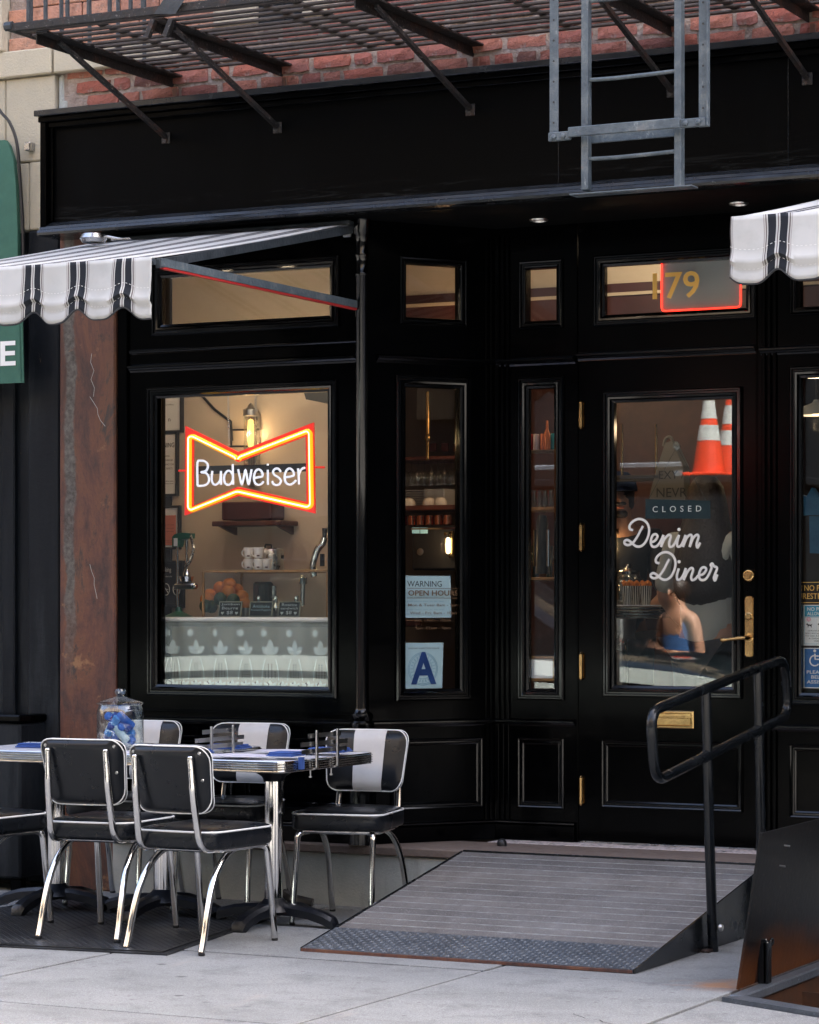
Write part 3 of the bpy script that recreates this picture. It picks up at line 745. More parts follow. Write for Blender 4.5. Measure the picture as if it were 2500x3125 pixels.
# neighbour's green awning and a cable
ga = thing('green_awning', 'green canvas awning with a white letter E at the left edge', 'awning', (-1.9, -.1, 3))
gx = lambda px, y: atY(px, 600, y).x
pts = [(-3.2, 2.93), (gx(58, -.06), 2.93), (gx(57, -.06), 3.1), (gx(52, -.06), 3.3), (gx(44, -.06), 3.43), (gx(30, -.06), 3.50), (gx(18, -.06), 3.525), (-3.2, 3.53)]
MB().prism(pts, -.07, -.045, lambda u, v, d: Vector((u, d, v))).build('panel', 'green', ga)
MB().add([(-3.2, -.07, 2.925), (gx(58, -.07), -.07, 2.925), (gx(66, -.13), -.13, 2.63), (-3.2, -.13, 2.63)], [(0,1,2,3)]).build('canopy', 'green', ga)
v0_, v1_ = atY(72, 1165, -.14).z, atY(68, 985, -.14).z
va = MB().prism([(-3.2, v0_), (gx(73, -.14), v0_-.004), (gx(68, -.14), v1_+.02), (-3.2, v1_+.02)], -.14, -.134, lambda u, v, d: Vector((u, d, v))).build('valance', 'green', ga)
MB().tube([(gx(64, -.142), -.142, v0_), (gx(59, -.142), -.142, v1_)], .002, 6).build('seam', 'green', va)
ez = atY(40, 1115, -.142).z
text('E', 'white', lambda u, v, n: Vector((u, -.1415-n, v)), gx(1, -.142), ez, h=atY(40, 1040, -.142).z-ez, w=gx(48, -.142)-gx(1, -.142), parent=va, bold=.02)
cb = MB().tube(smoothpath([atY(-40, 270, -.06), atY(0, 338, -.06), atY(30, 375, -.06), atY(52, 440, -.06), atY(62, 560, -.06), atY(70, 690, -.06), atY(72, 800, -.06)], 6), .008, 8).build('cable', 'plast', None, True)
tag(cb, 'black cable curving down over the sandstone beside green awning', 'cable')
cl_ = MB().box(-1.80, -1.765, -.05, .0, 3.47, 3.51, .004).build('cable_clip', 'steel'); tag(cl_, 'small grey metal clip holding the black cable', 'clip')

# ------------------------------------------------------------------ the black shopfront
sf = thing('shopfront', 'glossy black panelled diner shopfront with recessed entrance', 'shopfront', (0, 0, .28))
PROF = [(0, 0), (0, .012), (.006, .018), (.012, .018), (.015, .010), (.022, .010), (.026, .016), (.034, .014), (.04, .004), (.05, .0), (.05, -.03)]
PANEL = [(0, 0), (0, .010), (.005, .015), (.010, .013), (.014, .005), (.02, .005), (.024, .009), (.03, .006), (.034, -.008)]
def wallgrid(mb, u0, u1, v0, v1, ou0, ou1, opens, fn, t=.07):
    # a wall sheet of thickness t with openings stacked between ou0..ou1
    def bx(a, b, c, d):
        vs = [fn(u, v, n) for n in (0, -t) for u, v in ((a, c), (b, c), (b, d), (a, d))]
        mb.add(vs, [(0,1,2,3),(7,6,5,4),(0,4,5,1),(1,5,6,2),(2,6,7,3),(3,7,4,0)])
    bx(u0, ou0, v0, v1); bx(ou1, u1, v0, v1)
    e = v0
    for a, b in opens: bx(ou0, ou1, e, a); e = b
    bx(ou0, ou1, e, v1); return mb
def pane(u0, u1, v0, v1, fn, parent, n=-.03, nm='glass_pane'):
    mb = MB(); vs = [fn(u, v, k) for k in (n, n-.005) for u, v in ((u0, v0), (u1, v0), (u1, v1), (u0, v1))]
    mb.add(vs, [(0,1,2,3),(7,6,5,4),(0,4,5,1),(1,5,6,2),(2,6,7,3),(3,7,4,0)])
    return mb.build(nm, 'glass', parent)
def ubox(mb, u0, u1, v0, v1, n0, n1, fn, c=.002):
    b = MB().box(u0, u1, v0, v1, n0, n1, c)
    return mb.add([fn(*p) for p in b.v], b.f)
def bar(u0, u1, v0, v1, n0, n1, fn, nm, parent, m='black', c=.003): return ubox(MB(), u0, u1, v0, v1, n0, n1, fn, c).build(nm, m, parent)
def cornice(u0, u1, v, fn, nm, parent, s=1., m='gloss'):
    prof = [(0, -.02*s), (.004, -.02*s), (.008, -.012*s), (.016*s, -.010*s), (.022*s, -.002*s), (.03*s, .0), (.03*s, .008*s), (.02*s, .012*s), (.010*s, .016*s), (0, .018*s)]
    mb = MB(); n = len(prof)
    mb.add([fn(u, v+b, a) for u in (u0, u1) for a, b in prof], [(i, i+1, n+i+1, n+i) for i in range(n-1)]+[tuple(range(n)), tuple(range(n, 2*n))[::-1]])
    return mb.build(nm, m, parent)
F0 = FRONT(0.0)
w1 = wallgrid(MB(), -1.30, -.045, .272, 3.03, -1.09, -.17, [(.955, 2.302), (2.61, 2.85)], F0).build('window_wall', 'black', sf)
MB().frame(-1.14, -.145, .915, 2.332, PROF, F0).build('window_moulding', 'gloss', w1, True, ang=25)
MB().frame(-1.115, -.135, 2.57, 2.885, PROF, F0).build('transom_moulding', 'gloss', w1, True, ang=25)
pane(-1.092, -.168, .953, 2.304, F0, sf); pane(-1.092, -.168, 2.608, 2.852, F0, sf, nm='transom_pane')
cornice(-1.235, -.045, 2.425, F0, 'picture_rail', sf); cornice(-1.235, -.045, 2.50, F0, 'picture_rail', sf, .6)
cornice(-1.30, -.05, .805, F0, 'sill_moulding', sf, .9); bar(-1.295, -.05, .84, .852, .001, .01, F0, 'sill_strip', sf)
for a, b in ((-1.2, -.68), (-.62, -.11)):
    MB().frame(a, b, .42, .735, PANEL, F0).build('base_panel', 'gloss', sf, True, ang=25)
bar(-1.298, -.05, .274, .345, .001, .025, F0, 'plinth', sf); cornice(-1.298, -.05, .352, F0, 'plinth_moulding', sf, .7)
bar(-1.298, -1.245, .36, 2.99, .001, .016, F0, 'corner_pilaster', sf)
# column at the corner of the recess
cprof = [(.062, .275), (.062, .50), (.058, .52), (.058, .745), (.064, .75), (.064, .765), (.05, .775), (.054, .79), (.054, .81), (.042, .82), (.048, .835), (.048, .85), (.034, .86), (.030, .875), (.028, 1.6), (.027, 2.78), (.031, 2.785), (.031, 2.795), (.027, 2.80), (.027, 2.86), (.032, 2.87), (.032, 2.88), (.028, 2.89), (.028, 2.96), (.036, 2.97), (.036, 3.02), (.04, 3.03)]
MB().lathe([(r, z) for r, z in cprof], (-.003, -.035, 0), 28).build('column', 'gloss', sf, True, ang=50)
# angled return
A0 = Vector((.02, .0, 0)); A1 = Vector((.395, .5, 0)); AU = (A1-A0).normalized(); AN = Vector((AU.y, -AU.x, 0)); AL = (A1-A0).length
def FA(u, v, n): return A0+AU*u+AN*n+Vector((0, 0, v))
def ua(px):     # along-wall position seen at a pixel column
    d = ray(px, 1500); n = AN; t = (A0-CAM).dot(n)/d.dot(n); p = CAM+d*t; return (p-A0).dot(AU)
g0, g1 = ua(1238), ua(1404)
w2 = wallgrid(MB(), -.02, AL, .272, 3.03, g0, g1, [(.955, 2.302), (2.61, 2.85)], FA, .05).build('angled_wall', 'black', sf)
MB().frame(g0-.05, g1+.05, .905, 2.352, PROF, FA).build('window_moulding', 'gloss', w2, True, ang=25)
MB().frame(g0-.03, g1+.03, 2.58, 2.88, PANEL, FA).build('transom_moulding', 'gloss', w2, True, ang=25)
pane(g0-.002, g1+.002, .953, 2.304, FA, sf); pane(g0-.002, g1+.002, 2.608, 2.852, FA, sf, nm='transom_pane')
cornice(.03, AL, 2.425, FA, 'picture_rail', sf); cornice(0, AL, .805, FA, 'sill_moulding', sf, .9)
MB().frame(.10, AL-.07, .42, .735, PANEL, FA).build('base_panel', 'gloss', sf, True, ang=25)
bar(.0, AL-.01, .274, .345, .001, .02, FA, 'plinth', sf); cornice(.0, AL-.01, .352, FA, 'plinth_moulding', sf, .7)
for q in (AL-.055, AL-.03, AL-.007): bar(q, q+.018, .36, 3.0, .001, .012, FA, 'fluted_strip', sf)
# door plane
DY = .5; FD = FRONT(DY)
w3 = wallgrid(MB(), .395, .796, .272, 3.03, .548, .696, [(.955, 2.302), (2.605, 2.84)], FD, .05).build('sidelight_wall', 'black', sf)
MB().frame(.51, .735, .905, 2.352, PROF, FD).build('window_moulding', 'gloss', w3, True, ang=25)
MB().frame(.515, .73, 2.57, 2.875, PANEL, FD).build('transom_moulding', 'gloss', w3, True, ang=25)
pane(.546, .698, .953, 2.304, FD, sf); pane(.546, .698, 2.603, 2.842, FD, sf, nm='transom_pane')
cornice(.40, .79, 2.425, FD, 'picture_rail', sf); cornice(.40, .79, .805, FD, 'sill_moulding', sf, .9)
MB().frame(.51, .735, .42, .735, PANEL, FD).build('base_panel', 'gloss', sf, True, ang=25)
bar(.40, .79, .274, .345, .001, .02, FD, 'plinth', sf); cornice(.40, .79, .352, FD, 'plinth_moulding', sf, .7)
for q in (.40, .425, .45): bar(q, q+.017, .36, 3.0, .001, .012, FD, 'fluted_strip', sf)
w4 = wallgrid(MB(), 1.645, 2.06, .272, 3.03, 1.832, 1.985, [(.955, 2.302), (2.605, 2.84)], FD, .05).build('sidelight_wall', 'black', sf)
MB().frame(1.79, 2.025, .905, 2.352, PROF, FD).build('window_moulding', 'gloss', w4, True, ang=25)
MB().frame(1.79, 2.025, 2.57, 2.875, PANEL, FD).build('transom_moulding', 'gloss', w4, True, ang=25)
pane(1.83, 1.987, .953, 2.304, FD, sf); pane(1.83, 1.987, 2.603, 2.842, FD, sf, nm='transom_pane')
cornice(1.66, 2.05, 2.425, FD, 'picture_rail', sf); cornice(1.66, 2.05, .805, FD, 'sill_moulding', sf, .9)
MB().frame(1.79, 2.025, .42, .735, PANEL, FD).build('base_panel', 'gloss', sf, True, ang=25)
for q in (1.665, 1.69, 1.715): bar(q, q+.017, .36, 3.0, .001, .012, FD, 'fluted_strip', sf)
bar(.7965, .8025, .272, 2.43, -.05, .003, FD, 'door_jamb', sf, c=.001); bar(1.638, 1.6445, .272, 2.43, -.05, .003, FD, 'door_jamb', sf, c=.001)
# return and bay on the right, mostly out of view
B0 = Vector((2.43, 0, 0)); B1 = Vector((2.06, .5, 0)); BU = (B0-B1).normalized(); BN = Vector((-BU.y, BU.x, 0))*-1; BL = (B0-B1).length
def FB(u, v, n): return B1+BU*u+Vector((BU.y, -BU.x, 0))*n+Vector((0, 0, v))
wallgrid(MB(), 0, BL, .272, 3.03, .25, .42, [(.955, 2.302), (2.61, 2.85)], FB, .04).build('angled_wall', 'black', sf)
wallgrid(MB(), 2.44, 3.7, .272, 3.03, 2.6, 3.5, [(.955, 2.302), (2.61, 2.85)], F0).build('window_wall', 'black', sf)
pane(2.598, 3.502, .953, 2.304, F0, sf)
# transom over the door
w5 = wallgrid(MB(), .803, 1.637, 2.432, 3.03, .922, 1.604, [(2.605, 2.84)], FD, .05).build('transom_wall', 'black', sf)
MB().frame(.88, 1.64, 2.565, 2.88, PROF, FD).build('transom_moulding', 'gloss', w5, True, ang=25)
tp = pane(.92, 1.606, 2.603, 2.842, FD, sf, nm='transom_pane'); cornice(.803, 1.637, 2.437, FD, 'picture_rail', sf)
n0 = atY(1992, 915, DY+.026); n1 = atY(2135, 825, DY+.026)
text('179', 'gold', FD, n0.x, n0.z, h=n1.z-n0.z, w=n1.x-n0.x, parent=sf, name='house_number', bold=.012, lift=-.026)
# soffit with downlights
MB().box(-1.3, 3.7, -.15, .62, 3.03, 3.07).build('soffit', 'matte', sf)
for a in ((1645, 672), (2255, 622)):
    p = atZ(*a, 3.026)
    l = MB().lathe([(.042, 0), (.040, -.006), (.033, -.008), (.031, .0)], (p.x, p.y, 3.029), 24).build('downlight', 'steel', sf, True)
    MB().lathe([(.029, .0), (.016, -.001), (0, -.002)], (p.x, p.y, 3.028), 16).build('lens', 'spot', l, True)
# fascia
fa = thing('fascia_sign', 'long blank black fascia sign board with ledges over the shopfront', 'sign board', (0, -.15, 3.3))
FF = FRONT(-.165)
bar(-1.595, 3.7, 3.075, 3.575, -.16, 0, FF, 'board', fa, 'black_sign')
for x in (1.0, 2.01): bar(x-.001, x+.001, 3.08, 3.57, .0005, .0012, FF, 'board_seam', fa, 'ledge', 0)
bar(-1.612, 3.7, 3.585, 3.612, -.17, .075, FF, 'top_ledge', fa, 'ledge')
bar(-1.605, 3.7, 3.560, 3.584, -.17, .05, FF, 'top_moulding', fa, 'black'); bar(-1.60, 3.7, 3.535, 3.559, .001, .03, FF, 'top_moulding', fa, 'black')
mb = MB(); prof = [(.0, 3.10), (.012, 3.098), (.03, 3.082), (.042, 3.078), (.045, 3.066), (.06, 3.060), (.066, 3.048), (.062, 3.037), (-.16, 3.036), (-.16, 3.074), (0, 3.074)]
n = len(prof); mb.add([FF(u, b, a) for u in (-1.60, 3.7) for a, b in prof], [(i, (i+1) % n, n+(i+1) % n, n+i) for i in range(n)]+[tuple(range(n)), tuple(range(n, 2*n))[::-1]])
mb.build('bottom_ledge', 'ledge', fa)
bar(-1.597, -1.565, 3.075, 3.56, .001, .045, FF, 'end_moulding', fa); bar(-1.562, -1.545, 3.102, 3.54, .001, .02, FF, 'end_moulding', fa)

# ------------------------------------------------------------------ door
dr = MB()
wallgrid(dr, .805, 1.635, .282, 2.415, .965, 1.538, [(.962, 2.242)], FD, .045)
dr = dr.build('door', 'black', sf)
MB().frame(.925, 1.575, .925, 2.275, PROF, FD).build('moulding', 'gloss', dr, True, ang=25)
MB().frame(.918, 1.578, .435, .735, PANEL, FD).build('panel_moulding', 'gloss', dr, True, ang=25)
pane(.963, 1.54, .96, 2.244, FD, dr)
for z in (2.21, 1.80, 1.385, .97) if False else ():
    pass
def hinge(py0, py1):
    p0 = atY(1771, py0, DY-.02); p1 = atY(1771, py1, DY-.02)
    z0, z1 = min(p0.z, p1.z), max(p0.z, p1.z); x = p0.x
    MB().lathe([(.004, z0-.006), (.008, z0), (.011, z0+.003), (.011, z1-.003), (.008, z1), (.004, z1+.006)], (x, DY-.012, 0), 12).box(x-.010, x+.012, DY-.004, DY-.0005, z0+.004, z1-.004).build('hinge', 'brass', dr, True)
hinge(1225, 1305); hinge(1600, 1680); hinge(1995, 2072); hinge(2372, 2455)
hp_ = MB(); px0 = 1.588; px1 = 1.626
oc = [(px0, 1.118), (px0+.008, 1.108), (px1-.008, 1.108), (px1, 1.118), (px1, 1.358), (px1-.008, 1.368), (px0+.008, 1.368), (px0, 1.358)]
hp_.prism(oc, .001, .006, FD); oc2 = [(px0+.003+(u-px0)*.842, 1.238+(v-1.238)*.975) for u, v in oc]; hp_.prism(oc2, .006, .009, FD)
hp_ = hp_.build('handle_plate', 'brass', dr)
ry = Matrix.Rotation(R_(90), 4, 'X')
MB().lathe([(.017, .0), (.017, .004), (.013, .006), (.012, .010), (0, .010)], (1.607, DY-.009, 1.282), 18, ry).build('lock_cylinder', 'brass', dr, True)
MB().tube(smoothpath([(1.609, DY-.008, 1.19), (1.609, DY-.04, 1.19), (1.60, DY-.058, 1.19), (1.57, DY-.062, 1.187), (1.53, DY-.062, 1.182), (1.497, DY-.062, 1.178)], 4), [.011]*6+[.009]*4+[.008]*4+[.0075]*4+[.010, .010, .006], 10).build('lever_handle', 'brass', dr, True)
MB().lathe([(.019, 0), (.019, .003), (.014, .004), (.014, .006)], (1.609, DY-.009, 1.19), 16, ry).build('lever_rose', 'brass', dr, True)
MB().lathe([(.030, 0), (.030, .006), (.025, .014), (.022, .016), (.018, .016), (.017, .013), (.011, .013), (.010, .018), (0, .018)], (1.606, DY-.001, 1.458), 24, ry).build('deadbolt', 'brass', dr, True)
ms = MB().frame(1.154, 1.352, .792, .868, [(0, .0005), (0, .006), (.004, .009), (.009, .009), (.012, .003), (.03, .003)], FD); ubox(ms, 1.166, 1.34, .804, .838, .002, .008, FD, .003); ubox(ms, 1.166, 1.34, .842, .857, .002, .006, FD, .003)
ms.build('mail_slot', 'brass', dr)
bar(.81, 1.63, .2735, .2815, -.04, .006, FD, 'threshold', sf, 'steel')
# script lettering on the door glass
def dpt(x, y): 
    p = atY(1700+x*.48692, 1050+y*.48692, DY+.028); return (p.x, p.y, p.z)
D_ = [(540,1140),(522,1172),(505,1205),(478,1243),(448,1260),(426,1252),(424,1236),(442,1228),(468,1244),(494,1266),(524,1268),(552,1246),(572,1205),(578,1160),(566,1124),(540,1102),(508,1097),(476,1112),(456,1138),(458,1160),(478,1166)]
S = [D_, [(586,1242),(612,1234),(630,1208),(620,1192),(600,1200),(588,1238),(598,1268),(624,1268),(648,1240),(668,1196)],
     [(668,1196),(660,1236),(652,1272)], [(652,1272),(676,1220),(702,1196),(714,1206),(704,1246),(708,1270),(728,1264),(748,1232),(766,1196)],
     [(766,1196),(754,1242),(756,1268),(776,1264),(796,1226),(806,1196)], [(806,1196),(798,1236),(790,1272)],
     [(790,1272),(812,1218),(834,1196),(846,1206),(838,1246),(832,1272)], [(832,1272),(852,1220),(876,1196),(888,1208),(876,1252),(882,1276),(898,1244)]]
S += [[(x+165, y+208) for x, y in D_], [(764,1406),(752,1450),(756,1477),(776,1472),(796,1440),(808,1404)], [(808,1404),(802,1440),(794,1480)],
      [(794,1480),(818,1428),(842,1404),(854,1416),(842,1458),(848,1479),(868,1472),(886,1450)], [(886,1450),(916,1442),(936,1414),(924,1399),(904,1408),(890,1448),(900,1476),(928,1476),(952,1446),(972,1398)],
      [(972,1398),(964,1384),(974,1376),(984,1392),(1004,1404),(992,1440),(984,1466),(992,1482),(1006,1444)]]
lt = MB()
for s_ in S: lt.tube(smoothpath([dpt(*q) for q in s_], 5), .0056, 8, flat=(0, 1, 0))
for q in ((766,1162), (766,1364)): lt.lathe([(.0075, 0), (.0075, .002), (0, .002)], Vector(dpt(*q)), 12, ry)
lt.build('lettering', 'white', dr)
cs = thing('closed_sign', 'dark teal CLOSED sign hanging by a string inside the door glass', 'sign', (1.28, .53, 1.75))
def CP(px, py, y=.545): return atY(px, py, y)
c0, c1, c2, c3 = CP(1970, 1583), CP(2168, 1583), CP(2168, 1528), CP(1970, 1523)
MB().add([c0, c1, c2, c3]+[q+Vector((0, .006, 0)) for q in (c0, c1, c2, c3)], [(0,1,2,3),(7,6,5,4),(0,4,5,1),(1,5,6,2),(2,6,7,3),(3,7,4,0)]).build('board', 'teal', cs)
text('CLOSED', 'white', lambda u, v, n: Vector((u, .545-n, v)), c0.x+.035, c0.z+.028, h=.026, w=(c1.x-c0.x)*.75, parent=cs, space=1.9)
sp = CP(2066, 1362); MB().tube([c3+Vector((.015, .003, 0)), sp, c2+Vector((-.02, .003, 0))], .0016, 5).build('string', 'ink', cs)
MB().lathe([(.02, 0), (.016, .006), (.008, .008), (.006, .014), (0, .015)], sp+Vector((0, -.002, 0)), 16, ry).build('suction_cup', 'cupglass', cs, True)
db = MB().lathe([(.022, 0), (.022, .012), (.019, .022), (.011, .030), (0, .032)], tuple(atZ(1532, 2581, .274)), 16).build('door_stop', 'plast', None, True)
tag(db, 'small black domed door stop on the step', 'door stop')
# ------------------------------------------------------------------ fire escape
fe = thing('fire_escape', 'rusty black iron fire escape balcony overhead with sloping struts', 'fire escape', (.5, -.5, 3.8))
GY0, GY1 = -1.10, -.06
for x in (-.99, -.414, .54, 1.46, 2.06, 2.9):
    b = MB().box(x-.03, x+.03, -1.07, .03, 3.752, 3.762, .002).box(x-.03, x-.023, -1.07, .03, 3.71, 3.7515, .002).build('bracket_beam', 'iron', fe)
    MB().box(x-.012, x+.012, -.01, .01, 3.60, 3.70, .002).build('wall_cleat', 'rust', b)
for x in (-.947, -.366, .581, 1.5, 2.081):
    d = -.05
    s_ = MB(); a = Vector((x+.01, -.172, 3.448)); b = Vector((x-.03, -.86, 3.705))
    s_.tube([a, b], .0135, 4); s_.tube([b, b+Vector((0, -.10, .03))], .011, 4)
    s_ = s_.build('strut', 'iron', fe)
    MB().box(x-.012, x+.032, -.172, -.1655, 3.418, 3.468, .002).lathe([(.008, 0), (.008, .006), (0, .007)], (x+.01, -.172, 3.428), 6, Matrix.Rotation(R_(90), 4, 'X')).build('fixing_plate', 'iron', s_)
ny = 13
for i in range(ny):
    y = GY0+.05+(GY1-GY0-.06)*i/(ny-1); j = random.uniform(-.003, .003)
    MB().box(-1.10, 3.3, y-.015, y+.015, 3.766+j, 3.776+j, .002).build('grate_bar', 'ironlit', fe)
for x in (-.74, -1.05, .06, .2, 1.0, 1.75): MB().box(x-.018, x+.018, GY0+.02, -.03, 3.7765, 3.786, .002).build('cross_bar', 'iron', fe)
MB().box(-1.13, 3.3, GY0-.01, GY0+.012, 3.765, 3.80, .003).build('front_rail', 'iron', fe)
MB().box(-1.14, -1.118, GY0-.01, .02, 3.768, 3.80, .003).build('end_rail', 'iron', fe)
MB().lathe([(.012, -.02), (.02, -.018), (.02, .018), (.012, .02)], (-1.135, GY0, 3.79), 8, Matrix.Rotation(R_(90), 4, 'Y')).build('corner_bolt', 'darkiron', fe, True)
def baluster(x, y, knob):
    b = MB().tube([(x, y, 3.80), (x, y, 4.7)], .0095, 8)
    if knob: b.lathe([(.0095, -.012), (.017, -.006), (.017, .006), (.0095, .012)], (x, y, knob), 8)
    b.build('baluster', 'darkiron', fe, True)
for k, px in enumerate((300, 480, 710, 935, 1155, 1375, 1505)):
    p = atY(px*.28986, 60, GY0); baluster(p.x, GY0, 0)
for k in range(5): baluster(-.12+k*.19, GY0, 0)
for k, y in enumerate((-.95, -.72, -.5, -.27, -.05)): baluster(-1.128, y, 3.86 if k in (1, 3) else 0)
a = atY(480, 105, GY0+.05); MB().add([Vector(p) for p in (atY(470, 42, GY0-.014), atY(535, 42, GY0-.014), atY(570, -12, GY0-.014), atY(505, -12, GY0-.014), atY(470, 42, GY0-.024), atY(535, 42, GY0-.024), atY(570, -12, GY0-.024), atY(505, -12, GY0-.024))], [(0,1,2,3),(7,6,5,4),(0,4,5,1),(1,5,6,2),(2,6,7,3),(3,7,4,0)]).build('gusset_plate', 'darkiron', fe)
for px in (450, 505): 
    p0 = atY(px+20, 60, GY0-.02); p1 = atY(px, 112, GY0-.02); MB().tube([p0, p1], .016, 4).build('hanger', 'iron', fe)
# drop ladder hanging in front of the fascia
LY = -1.135
lx = lambda px: atY(px, 300, LY).x
lz_ = lambda py: atY(1900, py, LY).z
bq = lambda x, y: atY(1250+x*.7246, y*.7246, LY)
xl, xr = bq(745, 600).x, bq(1137, 600).x; zl, zr = bq(745, 803).z, bq(1137, 788).z
ld = MB().box(xl-.014, xl+.014, LY-.02, LY+.02, zl, 5.0, .003).build('drop_ladder', 'blueiron', fe)
MB().box(xr-.014, xr+.014, LY-.02, LY+.02, zr, 5.0, .003).build('side_rail', 'blueiron', ld)
zr2 = bq(765, 668).z; dzr = bq(765, 335).z-zr2
for k in range(5):
    z = zr2+dzr*k; MB().tube([(xl+.014, LY, z-.001), ((xl*2+xr)/3, LY, z-.003), ((xl+xr*2)/3, LY, z-.001), (xr-.014, LY, z+.002)], .0078, 8).build('rung', 'blueiron', ld, True)
gl_, gr_ = bq(622, 300).x, bq(1250, 300).x
for x, zb3 in ((gl_, bq(622, 600).z), (gr_, bq(1250, 540).z)):
    g = MB().box(x-.018, x+.018, LY-.032, LY-.024, zb3, 5.0, .002)
    if x > xr: g.box(x+.0185, x+.024, LY-.05, LY-.024, zb3, 5.0, .001)
    g.build('guide_rail', 'blueiron', ld)
    for k in range(8): MB().lathe([(.0042, 0), (.0042, .001), (0, .001)], (x, LY-.0325, zb3+.07+k*.078), 8, Matrix.Rotation(R_(90), 4, 'X')).build('bolt_hole', 'ink', ld)
za_, zb4 = bq(625, 583).z, bq(1235, 522).z; hh = .017
MB().box(gl_-.018, gl_+.075, LY-.046, LY-.033, za_-hh, za_+hh, .003).build('stop_lug', 'blueiron', ld); MB().box(xr+.02, gr_+.017, LY-.046, LY-.033, zb4-hh, zb4+hh, .003).build('stop_lug', 'blueiron', ld)
xa_, xb_ = bq(692, 570).x, bq(1160, 540).x; zm_ = (za_+zb4)/2+.006
MB().box(xa_, xb_, LY-.058, LY-.047, zm_-.019, zm_+.019, .003).box(xl-.02, xr, LY+.022, LY+.03, zm_-.035, zm_-.002, .002).build('stop_bar', 'blueiron', ld)
for px, py in ((628, 585), (667, 580), (1182, 527), (1235, 522)):
    p = bq(px, py); MB().lathe([(.011, 0), (.011, .005), (.007, .008), (0, .009)], (p.x, LY-.046, p.z), 6, Matrix.Rotation(R_(90), 4, 'X')).build('bolt', 'blueiron', ld)
MB().box(bq(690, 800).x, bq(1205, 790).x, LY-.04, LY+.03, min(zl, zr)-.006, min(zl, zr), .002).build('foot_plate', 'blueiron', ld)
# ------------------------------------------------------------------ striped awnings
def awning(name, label, x0, x1, phase, per=.214):
    aw = thing(name, label, 'awning', (x0, -.1, 3.0))
    YF, ZF, YW, ZW = -1.70, 2.672, -.10, 3.005
    n = 30; top = MB(); me_pts = []
    nx = max(8, int((x1-x0)/.03)); ny_ = 6
    vs = []; uv = []
    for j in range(ny_+1):
        t = j/ny_
        for i in range(nx+1):
            x = x0+(x1-x0)*i/nx
            vs.append((x, YW+(YF-YW)*t, ZW+(ZF-ZW)*t-.008*math.sin(math.pi*t))); uv.append((x-phase)/per)
    fs = [(j*(nx+1)+i, j*(nx+1)+i+1, (j+1)*(nx+1)+i+1, (j+1)*(nx+1)+i) for j in range(ny_) for i in range(nx)]
    def withuv(nm, vs, fs, uv, m, parent):
        me = bpy.data.meshes.new(nm); me.from_pydata(vs, [], fs); l = me.uv_layers.new(name='UVMap')
        for p in me.polygons:
            for li in p.loop_indices: l.data[li].uv = (uv[me.loops[li].vertex_index], 0)
        return obj(nm, me, m, parent, True, 60)
    c_ = withuv('canopy', vs, fs, uv, 'stripe', aw)
    sd = c_.modifiers.new('thick', 'SOLIDIFY'); sd.thickness = .003
    # valance with scalloped hem and soft folds
    nx = int((x1-x0)/.008); nz = 14; vs = []; uv = []; hem = []; st1 = []; st2 = []
    for j in range(nz+1):
        t = j/nz
        for i in range(nx+1):
            x = x0+(x1-x0)*i/nx; s = ((x-phase)/per)
            bot = 2.458-.024*math.cos(2*math.pi*(s-.25))+.006*math.cos(4*math.pi*(s-.25))+.003*math.sin(x*17)
            z = ZF+.004+(bot-ZF-.004)*t
            fold = .010*math.sin(x*11+1.3*t)*t+.006*math.sin(x*27+4)*t
            roll = -.011*math.exp(-((t-.70)/.06)**2)+.006*math.exp(-((t-.78)/.05)**2)
            y = YF-.012-.012*t+fold+roll
            vs.append((x+.0015*math.sin(t*9+x*20), y, z)); uv.append(s)
            if j == nz: hem.append((x, y, z))
            if j == int(nz*.57): st1.append((x, y-.0035, z))
            if j == int(nz*.80): st2.append((x, y-.0035, z))
    fs = [(j*(nx+1)+i, j*(nx+1)+i+1, (j+1)*(nx+1)+i+1, (j+1)*(nx+1)+i) for j in range(nz) for i in range(nx)]
    v_ = withuv('valance', vs, fs, uv, 'stripe', aw); sd = v_.modifiers.new('thick', 'SOLIDIFY'); sd.thickness = .004
    MB().tube(hem, .0048, 6).build('hem_binding', 'trim', v_, True)
    for st in (st1, st2):
        mb = MB()
        for i in range(0, len(st)-1, 2): mb.tube([st[i], st[i+1]], .0012, 4)
        o = mb.build('stitching', 'stitch', v_); tag(o, kind='stuff')
    return aw, YF, ZF, YW, ZW
LX0, LX1 = -1.33, -.03
la, YF, ZF, YW, ZW = awning('striped_awning', 'grey and white striped scalloped awning over the left window', LX0, LX1, -.0975)
def flatbar(p0, p1, w, t, nm, parent, m):
    p0 = Vector(p0); p1 = Vector(p1); d = (p1-p0).normalized(); up = Vector((0, 0, 1)); s_ = d.cross(up).normalized(); u = s_.cross(d)
    vs = [p+s_*a*t/2+u*b*w/2 for p in (p0, p1) for a, b in ((-1, -1), (1, -1), (1, 1), (-1, 1))]
    return MB().add(vs, [(0,1,2,3),(7,6,5,4),(0,4,5,1),(1,5,6,2),(2,6,7,3),(3,7,4,0)]).build(nm, m, parent)
